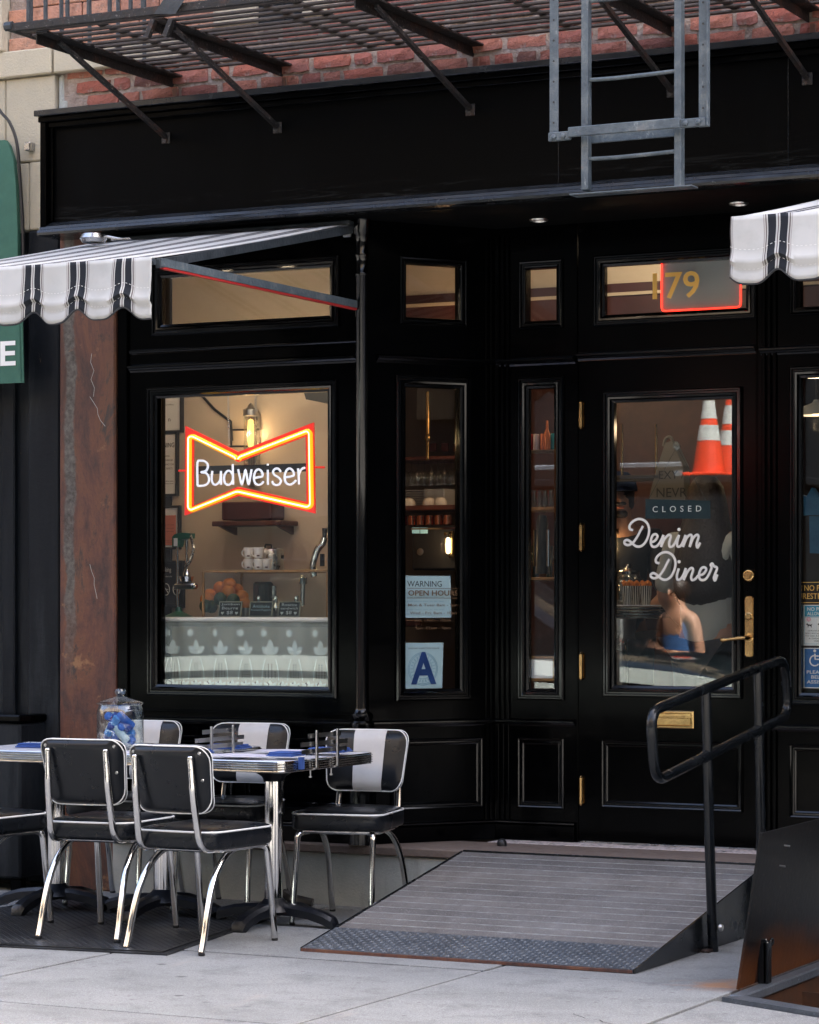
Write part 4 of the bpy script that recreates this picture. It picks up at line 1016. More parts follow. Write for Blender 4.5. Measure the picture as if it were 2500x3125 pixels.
def awnframe(aw, xs, X0, X1):
    for x in xs:
        flatbar((x, YW, ZW-.025), (x, YF+.02, ZF-.02), .034, .02, 'slope_rail', aw, 'darkiron')
        a = flatbar((x, -.03, 2.655), (x, YF+.03, ZF-.012), .032, .022, 'front_arm', aw, 'blueiron')
        flatbar((x, -.05, 2.634), (x, YF+.05, ZF-.033), .008, .018, 'red_lit_underside', a, 'redlight')  # red light under the arm put in as a coloured strip
        MB().box(x-.012, x+.012, -.04, -.018, 2.60, 2.665, .006).build('hinge_lug', 'steel', aw)
        MB().box(x-.085, x-.045, -.02, -.004, 2.962, 3.004, .003).build('wall_bracket', 'steel', aw)
    MB().tube([(X0, YF+.01, ZF-.012), (X1, YF+.01, ZF-.012)], .013, 8).build('front_bar', 'darkiron', aw, True)
    MB().box(X0, X1, YW-.01, -.005, ZW-.012, ZW+.018, .006).build('wall_rail', 'darkiron', aw)
M['redlight'] = mat('red_light_on_steel', (.45, .03, .03), .4)
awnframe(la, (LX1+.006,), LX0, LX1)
ra, *_ = awning('striped_awning', 'grey and white striped scalloped awning at the right edge', 2.335, 3.6, 2.349)
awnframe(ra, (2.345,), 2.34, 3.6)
fx = thing('floodlight', 'white floodlight fitting on top of the left awning under the fascia', 'light fitting', (-1.3, -.3, 2.98))
p = atY(285, 728, -.45); MB().lathe([(.0, -.02), (.05, -.018), (.062, .0), (.05, .02), (0, .022)], p, 16).build('head', 'steel', fx, True)
q = atY(370, 730, -.45); MB().tube([p, (p+q)/2+Vector((0, 0, .01)), q], .006, 6).box(q.x-.05, q.x+.05, -.46, -.44, q.z-.004, q.z+.004, .002).build('bracket', 'steel', fx)

# ------------------------------------------------------------------ chairs
def make_chair():
    t = thing('diner_chair', 'x', 'chair', (0, 0, 0), 'chrome diner chairs')
    # seat cushion: rounded trapezoid, domed
    def outline(s):
        c = [(-.185*s, -.205*s), (.185*s, -.205*s), (.205*s, .235*s), (-.205*s, .235*s)]
        return fillet([(a, b, 0) for a, b in c], .075, 6, True)
    prof = [(.90, .390), (.97, .394), (1.0, .406), (1.0, .45), (.985, .462), (.93, .470), (.7, .478), (.35, .482)]
    mb = MB(); n = None; vs = []; fs = []
    for s, z in prof:
        o = outline(1.0); n = len(o); vs += [(p.x*s, p.y*s+.0, z) for p in o]
    for i in range(len(prof)-1):
        for k in range(n): fs.append((i*n+k, i*n+(k+1) % n, (i+1)*n+(k+1) % n, (i+1)*n+k))
    fs += [tuple(range(n))[::-1], tuple(range((len(prof)-1)*n, len(prof)*n))]
    st = MB().add(vs, fs).build('seat', 'vinyl', t, True, ang=60)
    MB().tube([(p.x*.988, p.y*.988, .4605) for p in outline(1.0)], .0042, 6, closed=True).build('piping', 'piping', st, True)
    # back cushion: curved slab, z .535 .. .79
    nu, nv = 18, 12; vs = []; H0, H1 = .532, .792
    def wid(v): return .165+.022*v
    def pt(u, v, side):       # u -1..1, v 0..1
        # superellipse corners
        w = wid(v); x = u*w; z = H0+(H1-H0)*v
        y = -.205-.055*v+.035*(u*u)-.0
        e = max(0, 1-abs(u)**6)**.5*max(0, 1-abs(2*v-1)**6)**.5
        return Vector((x, y+side*(.006+.019*e), z))
    def cc(u, v):              # clamp corners to rounded outline
        r = .22; au, av = abs(u), abs(2*v-1)
        ru = .30; rv = .42
        if au > 1-ru and av > 1-rv:
            a = (au-1+ru)/ru; b = (av-1+rv)/rv; l = math.hypot(a, b); mx = max(a, b)
            if l > 1e-6: a, b = a*mx/l, b*mx/l
            au, av = 1-ru+ru*a, 1-rv+rv*b
            u = math.copysign(au, u); v = .5+math.copysign(av, v-.5)*.5
        return u, v
    grid = [[cc(-1+2*i/nu, j/nv) for i in range(nu+1)] for j in range(nv+1)]
    def sheet(side, i0, i1, off=0):
        vs = []; w = i1-i0+1
        for j in range(nv+1):
            for i in range(i0, i1+1): vs.append(pt(*grid[j][i], side)+Vector((0, side*off, 0)))
        return vs, [(j*w+i, j*w+i+1, (j+1)*w+i+1, (j+1)*w+i) for j in range(nv) for i in range(w-1)]
    mb = MB(); v1, f1 = sheet(1, 0, nu); v2, f2 = sheet(-1, 0, nu); mb.add(v1, f1); mb.add(v2, f2)
    w = nu+1; N = len(v1)
    ring = [i for i in range(w)]+[j*w+nu for j in range(1, nv+1)]+[nv*w+i for i in range(nu-1, -1, -1)]+[j*w for j in range(nv-1, 0, -1)]
    mb.f += [(ring[k], ring[(k+1) % len(ring)], N+ring[(k+1) % len(ring)], N+ring[k]) for k in range(len(ring))]
    bk = mb.build('backrest', 'vinyl', t, True, ang=70)
    v3, f3 = sheet(1, 5, 12, .003); pm_ = MB().add(v3, f3); 
    pm_.build('white_panel', 'vinylw', bk, True)
    for side in (1, -1):
        MB().tube([(v1 if side > 0 else v2)[k]+Vector((0, side*.001, 0)) for k in ring], .0027, 6, closed=True).build('piping', 'piping', bk, True)
    MB().box(0, .001, 0, .001, 0, .001) 
    for u, v in ((-.82, .9), (.82, .9), (.86, .5), (-.86, .5)):
        p = pt(u, v, -1); MB().lathe([(.0075, 0), (.006, .003), (0, .004)], p+Vector((0, .001, 0)), 10, Matrix.Rotation(R_(90), 4, 'X')).build('rivet', 'steel', bk, True)
    # chrome back uprights, bending forward under the seat
    for s in (-1, 1):
        pts = fillet([(s*.128, -.274, .742), (s*.132, -.262, .60), (s*.14, -.222, .39), (s*.15, -.02, .394)], .06, 6)
        u_ = MB().tube(pts, [.0125]*2+[.0142]*(len(pts)-2), 10).build('back_upright', 'chrome', t, True)
        MB().lathe([(.0, -.008), (.011, -.004), (.0135, .004), (.009, .014), (0, .016)], (s*.128, -.274, .742), 10).build('end_cap', 'chrome', u_, True)
        for z in (.715, .66): MB().lathe([(.006, 0), (.005, .003), (0, .0035)], (s*.13, -.274-.008+(.742-z)*.08, z-.01), 8, Matrix.Rotation(R_(90), 4, 'X')).build('screw', 'steel', u_, True)
    # legs and under-seat ring
    MB().tube(fillet([(-.155, -.13, .388), (.155, -.13, .388), (.175, .2, .388), (-.175, .2, .388)], .05, 5, True), .011, 10, closed=True).build('seat_frame', 'chrome', t, True)
    for s in (-1, 1):
        fl = MB().tube(fillet([(s*.13, .17, .386), (s*.165, .212, .382), (s*.172, .262, .012)], .035, 6), .0132, 10).build('leg', 'chrome', t, True)
        MB().lathe([(.012, 0), (.0135, .004), (.0125, .014), (.0115, .016)], (s*.172, .262, 0), 10).build('glide', 'plast', fl, True)
        pts = smoothpath([(s*.14, .10, .388), (s*.148, -.0, .384), (s*.156, -.09, .348), (s*.163, -.17, .27), (s*.169, -.215, .17), (s*.172, -.245, .07), (s*.173, -.265, .012)], 5)
        rl = MB().tube(pts, .0136, 10).build('leg', 'chrome', t, True)
        MB().lathe([(.012, 0), (.0135, .004), (.0125, .014), (.0115, .016)], (s*.173, -.265, 0), 10).build('glide', 'plast', rl, True)
    return t
chair = make_chair()
spots = [((-.42, -1.42), 6, 'black diner chair with its back to the street, left of the two nearest'),
         ((.07, -1.505), -2, 'black diner chair with its back to the street, right of the two nearest'),
         ((-1.01, -1.49), -2, 'black diner chair cut off by the left edge of the picture'),
         ((.188, -.49), 180+10, 'diner chair with white back stripe beside the ramp, rightmost of all'),
         ((-.455, -.39), 180+9, 'diner chair with white back stripe behind the table, partly hidden by a metal rack'),
         ((-1.02, -.38), 180+10, 'diner chair with white back stripe behind the glass jar')]
for i, ((x, y), a, lb) in enumerate(spots):
    o = chair if i == 0 else copy_tree(chair)
    o['label'] = lb; move_tree(o, (x, y, .0115 if i in (0, 1, 2, 4, 5) and x < -.2 else .001), R_(a))

# ------------------------------------------------------------------ tables
TZ = .705
def make_table():
    t = thing('diner_table', 'x', 'table', (0, 0, 0), 'white topped diner tables')
    W, Dp = .272, .392
    def outline(d): return fillet([(-W+d, -Dp+d, 0), (W-d, -Dp+d, 0), (W-d, Dp-d, 0), (-W+d, Dp-d, 0)], max(.012, .05-d), 6, True)
    o = outline(.004); n = len(o)
    MB().add([(p.x, p.y, TZ-.001) for p in o]+[(p.x, p.y, TZ-.04) for p in o], [tuple(range(n)), tuple(range(n, 2*n))[::-1]]+[(i, (i+1) % n, n+(i+1) % n, n+i) for i in range(n)]).build('top', 'laminate', t)
    prof = [(.0045, .0005), (.002, .001), (0, -.002)]
    for k in range(4): z = -.004-k*.0098; prof += [(0, z), (-.0032, z-.0025), (-.0032, z-.005), (0, z-.0075), (.003, z-.0085)]
    prof += [(.0, -.045), (.006, -.046)]
    vs = []; fs = []
    for d, z in prof:
        q = outline(0); c = Vector((0, 0, 0))
        q = outline(d) if d > 0 else [Vector((p.x-d*(1 if p.x > 0 else -1), p.y-d*(1 if p.y > 0 else -1), 0)) for p in outline(0)]
        vs += [(p.x, p.y, TZ+z) for p in q]
    for i in range(len(prof)-1):
        for k in range(n): fs.append((i*n+k, i*n+(k+1) % n, (i+1)*n+(k+1) % n, (i+1)*n+k))
    MB().add(vs, fs).build('chrome_edge', 'chrome', t, True, ang=30)
    cp = []
    fl_ = []; nn = 48
    for z in (.10, .598):
        for k in range(nn): r = .037+.0012*math.cos(k*math.pi/2); fl_.append((r*math.cos(k/nn*6.2832), r*math.sin(k/nn*6.2832), z))
    MB().add(fl_, [(k, (k+1) % nn, nn+(k+1) % nn, nn+k) for k in range(nn)]).build('pedestal', 'chrome', t, True, ang=60)
    MB().lathe([(.042, .60), (.05, .618), (.085, .64), (.14, .655), (.16, .660)], (0, 0, 0), 24).build('pedestal_collar', 'cast', t, True)
    mb = MB().lathe([(.085, .06), (.07, .085), (.05, .10), (.04, .112)], (0, 0, 0), 20)
    for k in range(4):
        a = k*math.pi/2; ca, sa = math.cos(a), math.sin(a)
        secs = [(.03, .034, .045, .092), (.10, .034, .045, .09), (.18, .033, .035, .08), (.25, .033, .016, .062), (.285, .033, .0, .046), (.30, .026, .0, .02)]
        vs = []; fs = []
        for r, hw, z0, z1 in secs:
            for w_, z in ((-hw, z0), (hw, z0), (hw, z1-.014), (hw*.55, z1), (-hw*.55, z1), (-hw, z1-.014)): vs.append((r*ca-w_*sa, r*sa+w_*ca, z))
        for i in range(len(secs)-1):
            for q in range(6): fs.append((i*6+q, i*6+(q+1) % 6, (i+1)*6+(q+1) % 6, (i+1)*6+q))
        fs += [tuple(range(6))[::-1], tuple(range(30, 36))]
        mb.add(vs, fs)
    mb.build('base', 'cast', t, True, ang=35)
    return t
tb = make_table()
for i, (x, lb) in enumerate(((-.012, 'white topped chrome edged table nearest the ramp, rack clamped to its end'), (-.556, 'white topped chrome edged table under the glass jar, middle of the row'), (-1.10, 'white topped chrome edged table at the left edge'))):
    o = tb if i == 0 else copy_tree(tb); o['label'] = lb; move_tree(o, (x, -.80, .001 if i == 0 else .0125), 0)
TZ += .0125
# glass jar of rolled blue cloths
jr = thing('glass_jar', 'lidded glass jar full of blue rolled cloths on the table', 'jar', (-.70, -.92, TZ))
JC = Vector((-.705, -.90, TZ))
MB().lathe([(0, .003), (.088, .003), (.098, .012), (.1, .03), (.1, .165), (.094, .18), (.09, .19), (.086, .19), (.09, .178), (.096, .162), (.096, .03), (.085, .012), (0, .01)], JC, 28).build('body', 'cupglass', jr, True)
MB().lathe([(.086, .188), (.10, .193), (.102, .2), (.085, .207), (.05, .219), (.022, .224), (.014, .23), (.022, .238), (.026, .248), (.02, .258), (0, .261)], JC, 28).build('lid', 'cupglass', jr, True)
for nm, c_ in (('rollblue', (.03, .14, .55)), ('rollmid', (.06, .25, .62)), ('rollpale', (.45, .58, .62)), ('rolldark', (.02, .06, .3))): M[nm] = mat(nm, c_, .8)
rc = random.Random(3)
for k in range(12):
    a = rc.uniform(0, 6.28); rr = rc.uniform(.02, .05); zz = .05+.09*(k/12)
    c_ = JC+Vector((rr*math.cos(a), rr*math.sin(a), zz)); b = a+1.57+rc.uniform(-.3, .3); tl_ = rc.uniform(-1.6, 1.6)
    d_ = Vector((math.cos(b), math.sin(b), tl_)).normalized()*.05
    rcol = ('rollblue', 'rollblue', 'rollmid', 'rollpale', 'rolldark')[k % 5]
    MB().tube([c_-d_, c_-d_*.9, c_+d_*.9, c_+d_], [.011, .0175, .0175, .011], 14).build('cloth_roll', rcol, jr, True)
# stainless racks clamped to the table, napkins, placemats
def rack(loc, label, rz_=0):
    t = thing('menu_rack', label, 'rack', loc, 'stainless table racks')
    L = Vector(loc)
    for y in (-.088, .088):
        MB().box(L.x-.004, L.x+.004, L.y+y-.008, L.y+y+.008, L.z-.05, L.z+.105, .002).box(L.x-.05, L.x-.005, L.y+y-.008, L.y+y+.008, L.z-.055, L.z-.049, .001).build('clamp_post', 'steel', t)
        MB().tube([(L.x-.03, L.y+y, L.z-.085), (L.x-.03, L.y+y, L.z-.03)], .003, 6).lathe([(0, -.004), (.007, -.003), (.007, .003), (0, .004)], (L.x-.03, L.y+y, L.z-.085), 8).build('clamp_screw', 'steel', t)
    for k, z in enumerate((.02, .05, .083)):
        pts = [(L.x-.012-.05*(1-(s_/6-1)**2)*0, L.y+(-.2+.4*s_/12)*(.95, 1, .7)[k], L.z+z) for s_ in range(13)]
        vs = []
        for p in pts: vs += [(p[0]-.002, p[1], p[2]-.009), (p[0], p[1], p[2]-.009), (p[0], p[1], p[2]+.009), (p[0]-.002, p[1], p[2]+.009)]
        fs = []
        for i in range(12):
            for q in range(4): fs.append((i*4+q, i*4+(q+1) % 4, (i+1)*4+(q+1) % 4, (i+1)*4+q))
        MB().add(vs, fs).build('slat', 'steel', t)
    MB().box(L.x-.015, L.x-.013, L.y-.02, L.y+.03, L.z+.076, L.z+.09, 0).build('sticker', 'paper', t)
    return t
rack((.272, -.855, TZ), 'stainless slatted rack clamped to the table end beside the ramp')
rack((-.26, -.80, TZ+.0015), 'stainless slatted rack standing mid table in front of the striped chair back')
def napkin(x, y, a, label, m='denim', w=.085, l=.13):
    t = MB(); Mx = Matrix.Translation((x, y, TZ+.001)) @ Matrix.Rotation(R_(a), 4, 'Z')
    for k in range(3): t.box(-w+.004*k, w-.006*k, -l/2+.005*k, l/2-.004*k, .006*k, .006*k+.0055, .003, Mx)
    o = t.build('napkin', m); tag(o, label, 'napkin', 'folded blue napkins'); return o
napkin(.175, -.66, 12, 'folded blue napkin beside the rack at the table end')
napkin(.16, -1.0, 4, 'folded blue napkin at the near side of the end rack', w=.06)
napkin(-.30, -1.0, -6, 'folded blue napkin on the table in front of the middle rack')
napkin(-.34, -.62, 8, 'folded blue napkin behind the middle rack, against the chair back')
napkin(-1.12, -.9, 10, 'folded blue napkin at the left edge of the tables')
for x, y, lb in ((-.50, -1.09, 'oval printed placemat behind the left near chair back'), (-.02, -1.06, 'oval printed placemat behind the right near chair back'), (-.02, -.68, 'oval printed placemat on the table nearest the ramp')):
    vs = [(x+.14*math.cos(q/24*6.283), y+.095*math.sin(q/24*6.283)) for q in range(24)]
    o = MB().prism(vs, TZ+.0008, TZ+.003, lambda u, v, d: Vector((u, v, d))).build('placemat', 'placemat'); tag(o, lb, 'placemat', 'placemats')
for x, y in ((-1.13, -.92), (-.31, -1.0)):
    for k in range(2):
        f = MB().box(x-.05, x+.06, y-.012+.03*k, y-.004+.03*k, TZ+.0195, TZ+.022, .001).build('cutlery', 'steel')
        tag(f, ('fork', 'knife')[k]+' lying '+('farther back' if k else 'in front')+' on the napkin '+('at the left edge' if x < -1 else 'before the middle rack'), 'cutlery', 'cutlery on the napkins')
tp_ = MB().box(.262, .2775, -1.08, -1.055, TZ-.047, TZ+.002).build('blue_tape', 'denim'); tag(tp_, 'strip of blue tape stuck on the chrome table edge', 'tape')
hs = MB().tube(smoothpath([(-.36, -.11, .03), (-.34, -.13, .05), (-.31, -.12, .03), (-.25, -.14, .025), (-.2, -.13, .015)], 5), .022, 8).build('hose_fitting', 'plast', None, True)
tag(hs, 'small black hose fitting lying on the ground against the granite step', 'hose')
# ------------------------------------------------------------------ the room behind the glass
rm = thing('dining_room', 'dim interior of the diner seen through the windows', 'room', (0, 2, .28))
MB().box(-1.64, 3.7, .56, 5.55, .2, .272).build('floor', 'floor', rm)
MB().box(-1.64, 3.7, .08, 5.55, 3.3, 3.4).build('ceiling', 'ceil', rm)
MB().box(-1.64, 3.7, 5.4, 5.5, .28, 3.3).build('back_wall', 'maroon', rm); MB().box(3.6, 3.7, .1, 5.4, .28, 3.3).build('side_wall', 'dimtan', rm)
MB().box(-1.64, -1.56, .08, 5.4, .28, 3.3).build('side_wall', 'cream', rm)
WY = .72
MB().box(-1.555, -.545, WY, WY+.1, .28, 3.29).build('partition', 'cream', rm)
MB().box(-.543, -.50, WY-.03, WY+.13, .28, 3.29, .004).build('partition_post', 'maroon', rm)
MB().box(-1.555, -1.46, WY-.012, WY-.001, .9, 3.2).build('dark_panel', 'dark', rm)
MB().box(-1.55, -.05, .13, .60, .28, .94).build('window_counter', 'dark', rm)
sh_z = atY(750, 1893, .15).z
MB().box(-1.55, -.06, .125, .66, sh_z-.03, sh_z, .003).build('counter_top', 'wood', rm)
for y0, y1, z0, c_ in ((.9, 1.2, 3.12, 'maroon'), (1.2, 1.32, 3.2, 'cream'), (2.2, 2.6, 3.08, 'maroon'), (3.2, 3.5, 3.1, 'cream')): MB().box(-1.5, 3.6, y0, y1, z0, 3.299).build('ceiling_beam', c_, rm)
MB().box(-.49, 3.59, 1.34, 1.40, 2.86, 3.115).build('bulkhead', 'cream', rm); MB().box(-.49, 3.59, 1.335, 1.405, 2.70, 2.859).build('bulkhead_trim', 'maroon', rm); MB().box(-.49, 3.59, 1.32, 1.40, 2.80, 2.815).build('bulkhead_rail', 'cream', rm)
MB().box(-.49, .95, 2.4, 2.5, .28, 3.1).build('bar_back', 'wood', rm)
MB().box(.955, 3.6, 3.0, 3.1, .28, 3.1).build('bar_back', 'dimtan', rm)
MB().box(.40, 1.05, 2.51, 2.9, 2.0, 2.8, .01).build('wall_cupboard', 'maroon', rm)

def box4(P, d, nm, m, parent):      # slab from four front corners, thickness d along +y
    P = [Vector(p) for p in P]
    return MB().add(P+[p+Vector((0, d, 0)) for p in P], [(0,1,2,3),(7,6,5,4),(0,4,5,1),(1,5,6,2),(2,6,7,3),(3,7,4,0)]).build(nm, m, parent)
def rect(px0, py0, px1, py1, y):
    a = atY(px0, py1, y); b = atY(px1, py0, y); return a.x, b.x, a.z, b.z
def lamp(name, loc, energy, color=(1, .62, .3), r=.03, parent=None):
    l = bpy.data.lights.new(name, 'POINT'); l.energy = energy; l.color = color; l.shadow_soft_size = r
    o = bpy.data.objects.new(name, l); col.objects.link(o); o.location = loc
    if parent is not None: o.parent = parent; o.location = Vector(loc)-WLOC(parent)
    return o
# framed notices on the partition
def picture(px0, py0, px1, py1, label, pm_, texts=(), y=WY-.015, fr=.012, fm='plast'):
    x0, x1, z0, z1 = rect(px0, py0, px1, py1, y)
    t = thing('framed_notice', label, 'framed notice', (x0, y, z0), 'framed notices')
    fn = FRONT(y)
    MB().frame(x0-fr, x1+fr, z0-fr, z1+fr, [(0, -.01), (0, .014), (fr*.8, .014), (fr, .004)], fn).build('frame', fm, t)
    ubox(MB(), x0, x1, z0, z1, -.012, .003, fn, 0).build('sheet', pm_, t)
    for s_, u, v, h, w in texts: text(s_, 'ink', fn, x0+(x1-x0)*u, z0+(z1-z0)*v, h=(z1-z0)*h, w=(x1-x0)*w if w else None, parent=t, lift=.0045)
    return t, x0, x1, z0, z1, fn
picture(470, 1203, 552, 1315, 'framed certificate at the top left inside the window', 'paper', (('n', .55, .25, .08, .08), ('this certifies', .15, .7, .04, .6)))
picture(462, 1325, 538, 1508, 'framed alcohol WARNING notice in the left of the window', 'paper', (('WARNING', .08, .78, .08, .86), ('DRINKING', .4, .62, .03, .35), ('ALCOHOLIC BEVERAGES', .16, .55, .03, .72), ('DURING PREGNANCY CAN', .14, .48, .03, .78), ('CAUSE BIRTH DEFECTS', .16, .41, .03, .72), ('G', .24, .19, .05, .08), ('notice text', .5, .2, .025, .4), ('notice text', .5, .16, .025, .4)))
t_, x0, x1, z0, z1, fn = picture(466, 1550, 545, 1670, 'salmon pink permit in a white mount low in the window', 'paper', ())
ubox(MB(), x0+.004, x1-.012, z0+.008, z1-.036, .0045, .006, fn, 0).build('permit', 'salmon', t_)
for v in (.55, .46, .38, .14, .09): text('permit text', 'brownink', fn, x0+(x1-x0)*.45, z0+(z1-z0)*v, h=.006, w=(x1-x0)*.4, parent=t_, lift=.007)
t_, x0, x1, z0, z1, fn = picture(462, 1718, 556, 1848, 'black no smoking sign behind the juice press', 'slate', (), fm='plast')
text('No Smoking', 'white', fn, x0+.012, z0+(z1-z0)*.76, h=.03, w=.105, parent=t_, lift=.005); text('or Electronic Cigarette Use', 'white', fn, x0+.012, z0+(z1-z0)*.66, h=.009, w=.11, parent=t_, lift=.005)
for u in (.50, .84):
    cx_, cz_ = x0+(x1-x0)*u, z0+(z1-z0)*.38
    MB().tube([(cx_+.02*math.cos(k/16*6.283), WY-.021, cz_+.028*math.sin(k/16*6.283)) for k in range(16)], .0022, 5, closed=True).tube([(cx_-.014, WY-.021, cz_+.02), (cx_+.014, WY-.021, cz_-.02)], .0022, 5).tube([(cx_-.012, WY-.0205, cz_), (cx_+.012, WY-.0205, cz_)], .002, 5).build('symbol', 'white', t_)
# sconce behind the neon
sc_ = thing('wall_sconce', 'lit amber ribbed glass sconce on the wall behind the neon sign', 'lamp', (-.9, WY-.06, 2.1))
cS = atY(765, 1300, WY-.06)
zt = atY(765, 1258, WY-.06).z; zb = atY(765, 1480, WY-.06).z
MB().lathe([(.028, zt-.02), (.036, zt-.018), (.036, zt+.012), (.02, zt+.02), (.008, zt+.04), (0, zt+.045)], (cS.x, WY-.06, 0), 16).build('cap', 'steel', sc_, True)
for k in range(14):
    a = k/14*6.283; MB().tube([(cS.x+.03*math.cos(a), WY-.06+.03*math.sin(a), zt-.02), (cS.x+.03*math.cos(a), WY-.06+.03*math.sin(a), zb)], .004, 5).build('glass_rod', 'cupglass', sc_)
MB().lathe([(0, zt-.17), (.012, zt-.165), (.017, zt-.09), (.012, zt-.04), (0, zt-.03)], (cS.x, WY-.06, 0), 12).build('bulb', 'lampglow', sc_, True)
MB().box(cS.x-.02, cS.x+.02, WY-.055, WY, zb-.01, zt, .004).build('back_plate', 'steel', sc_)
lamp('sconce_light', (cS.x, WY-.06, zt-.1), .9, parent=sc_)
wh = thing('shelf_box', 'dark red box on a small wooden bracket shelf under the neon sign', 'shelf', (-.9, WY, 1.7))
x0, x1, z0, z1 = rect(685, 1530, 838, 1588, WY-.12); MB().box(x0, x1, WY-.15, WY-.02, z0, z1, .006).build('box', 'maroon', wh)
x0, x1, z0, z1 = rect(652, 1588, 864, 1600, WY-.15); MB().box(x0, x1, WY-.17, WY-.001, z0-.01, z1, .004).build('board', 'wood', wh)
for x in (x0+.03, x1-.04): MB().prism([(WY-.16, z0-.011), (WY-.002, z0-.011), (WY-.002, z0-.05)], x, x+.015, lambda u, v, d: Vector((d, u, v))).build('bracket', 'wood', wh)
cd_ = MB().tube([atY(600, 1190, WY-.01), atY(655, 1250, WY-.01), atY(705, 1287, WY-.01), atY(708, 1345, WY-.01)], .007, 8).tube([atY(708, 1312, WY-.03), atY(790, 1310, WY-.03)], .005, 8).tube([atY(700, 1362, WY-.03), atY(780, 1362, WY-.03)], .005, 8).tube([atY(706, 1310, WY-.03), atY(706, 1365, WY-.03)], .005, 8).build('conduit', 'plast'); tag(cd_, 'black conduit crossing the cream wall to the sconce', 'conduit')
sk = thing('speaker', 'dark loudspeaker in the upper right corner of the window', 'speaker', (-.5, .5, 2.3))
x0, x1, z0, z1 = rect(928, 1180, 1000, 1232, .5); MB().add([(x0+.02, .5, z1), (x1+.06, .5, z1), (x1+.06, .5, z0+.01), (x1-.02, .5, z0), (x0+.01, .5, z0+.02), (x0, .5, z0+.05)]+[(p[0], .66, p[1]) for p in ((x0+.02, z1), (x1+.06, z1), (x1+.06, z0+.01), (x1-.02, z0), (x0+.01, z0+.02), (x0, z0+.05))], [(0,1,2,3,4,5),(11,10,9,8,7,6)]+[(i, (i+1) % 6, 6+(i+1) % 6, 6+i) for i in range(6)]).build('cabinet', 'plast', sk)

# neon sign
NY = .085; nk = 600/1725.
def g(x, y, yy=NY): return atY(450+x*nk, 1200+y*nk, yy)
ns = thing('neon_sign', 'glowing red and yellow bow tie neon beer sign hanging in the window', 'neon sign', (-.65, NY, 1.95))
out = [(332,288),(795,516),(1455,256),(1468,1055),(795,900),(325,1072)]; inn = [(400,402),(795,604),(1388,376),(1396,956),(795,820),(396,992)]
mb = MB(); A = [g(*p) for p in out]; B = [g(*p) for p in inn]; n = 6
vs = A+B+[p+Vector((0, .012, 0)) for p in A+B]
fs = [(i, (i+1) % n, n+(i+1) % n, n+i) for i in range(n)]+[(2*n+i, 3*n+i, 3*n+(i+1) % n, 2*n+(i+1) % n) for i in range(n)]+[(i, 2*n+i, 2*n+(i+1) % n, (i+1) % n) for i in range(n)]+[(n+i, n+(i+1) % n, 3*n+(i+1) % n, 3*n+i) for i in range(n)]
mb.add(vs, fs).build('red_channel', 'redframe', ns)
path = [(782,578),(775,562),(400,378),(368,388),(366,1004),(388,1026),(795,862),(1412,1000),(1438,982),(1428,350),(1408,332),(815,560),(803,580)]
pp = fillet([g(*p, NY-.012) for p in path], .014, 4)
MB().tube(pp, .0118, 10).build('yellow_tube', 'yellow', ns, True)
MB().tube([p+Vector((0, -.0088, 0)) for p in pp], .0036, 8).build('blown_out_core', 'hot', ns, True)
L_ = [[(440,812),(438,700),(440,604),(462,592),(500,596),(526,620),(530,650),(512,682),(470,694),(512,700),(538,735),(536,780),(508,806),(470,813),(440,812)],
 [(570,682),(564,740),(570,785),(592,803),(620,790),(640,755),(645,682)], [(645,682),(646,803)],
 [(748,622),(750,700),(752,803)], [(750,720),(728,686),(700,684),(678,715),(672,755),(684,792),(710,804),(736,788),(750,755)],
 [(796,668),(812,740),(828,800),(846,735),(860,672),(874,740),(888,800),(902,735),(914,668)],
 [(940,742),(980,736),(1010,726),(1004,690),(978,668),(950,684),(934,735),(944,785),(972,804),(1000,796),(1018,774)],
 [(1056,672),(1058,803)], [(1056,618),(1057,634)], [(1170,690),(1150,664),(1120,664),(1102,690),(1115,718),(1148,738),(1170,765),(1160,796),(1130,806),(1104,794),(1094,772)],
 [(1206,738),(1250,732),(1284,720),(1278,684),(1250,660),(1220,678),(1203,732),(1214,782),(1246,802),(1278,790),(1304,764)],
 [(1322,660),(1328,735),(1330,800)], [(1328,720),(1342,680),(1362,660),(1382,654)]]
w_ = MB()
for l in L_: w_.tube(smoothpath([g(*p, NY-.01) for p in l], 4) if len(l) > 2 else [g(*p, NY-.01) for p in l], .0052, 8)
w_.build('letter_tubes', 'neonw', ns, True)
MB().box(g(420,655).x, g(1385,655).x, NY+.02, NY+.026, g(0,720).z, g(0,650).z).build('back_bar', 'plast', ns)
for pa_, pb_ in (((275, 680), (345, 680)), ((1465, 650), (1555, 650))): MB().tube([g(*pa_, NY+.015), g(*pb_, NY+.015)], .005, 8).build('standoff', 'redframe', ns)
for x, ya, yb in ((708, 0, 460), (948, 0, 160)):
    mb = MB(); q = ya
    k = 0
    while q < yb:
        c_ = g(x+(q-ya)*.02, q, NY+.03); r = .007
        pts = [(c_.x+(.0045*math.cos(a) if k % 2 else 0), c_.y+(0 if k % 2 else .0045*math.cos(a)), c_.z+.0085*math.sin(a)) for a in [j/8*6.283 for j in range(8)]]
        mb.tube(pts, .0013, 4, closed=True); q += 24; k += 1
    o = mb.build('chain', 'steel', ns); tag(o, kind='stuff')
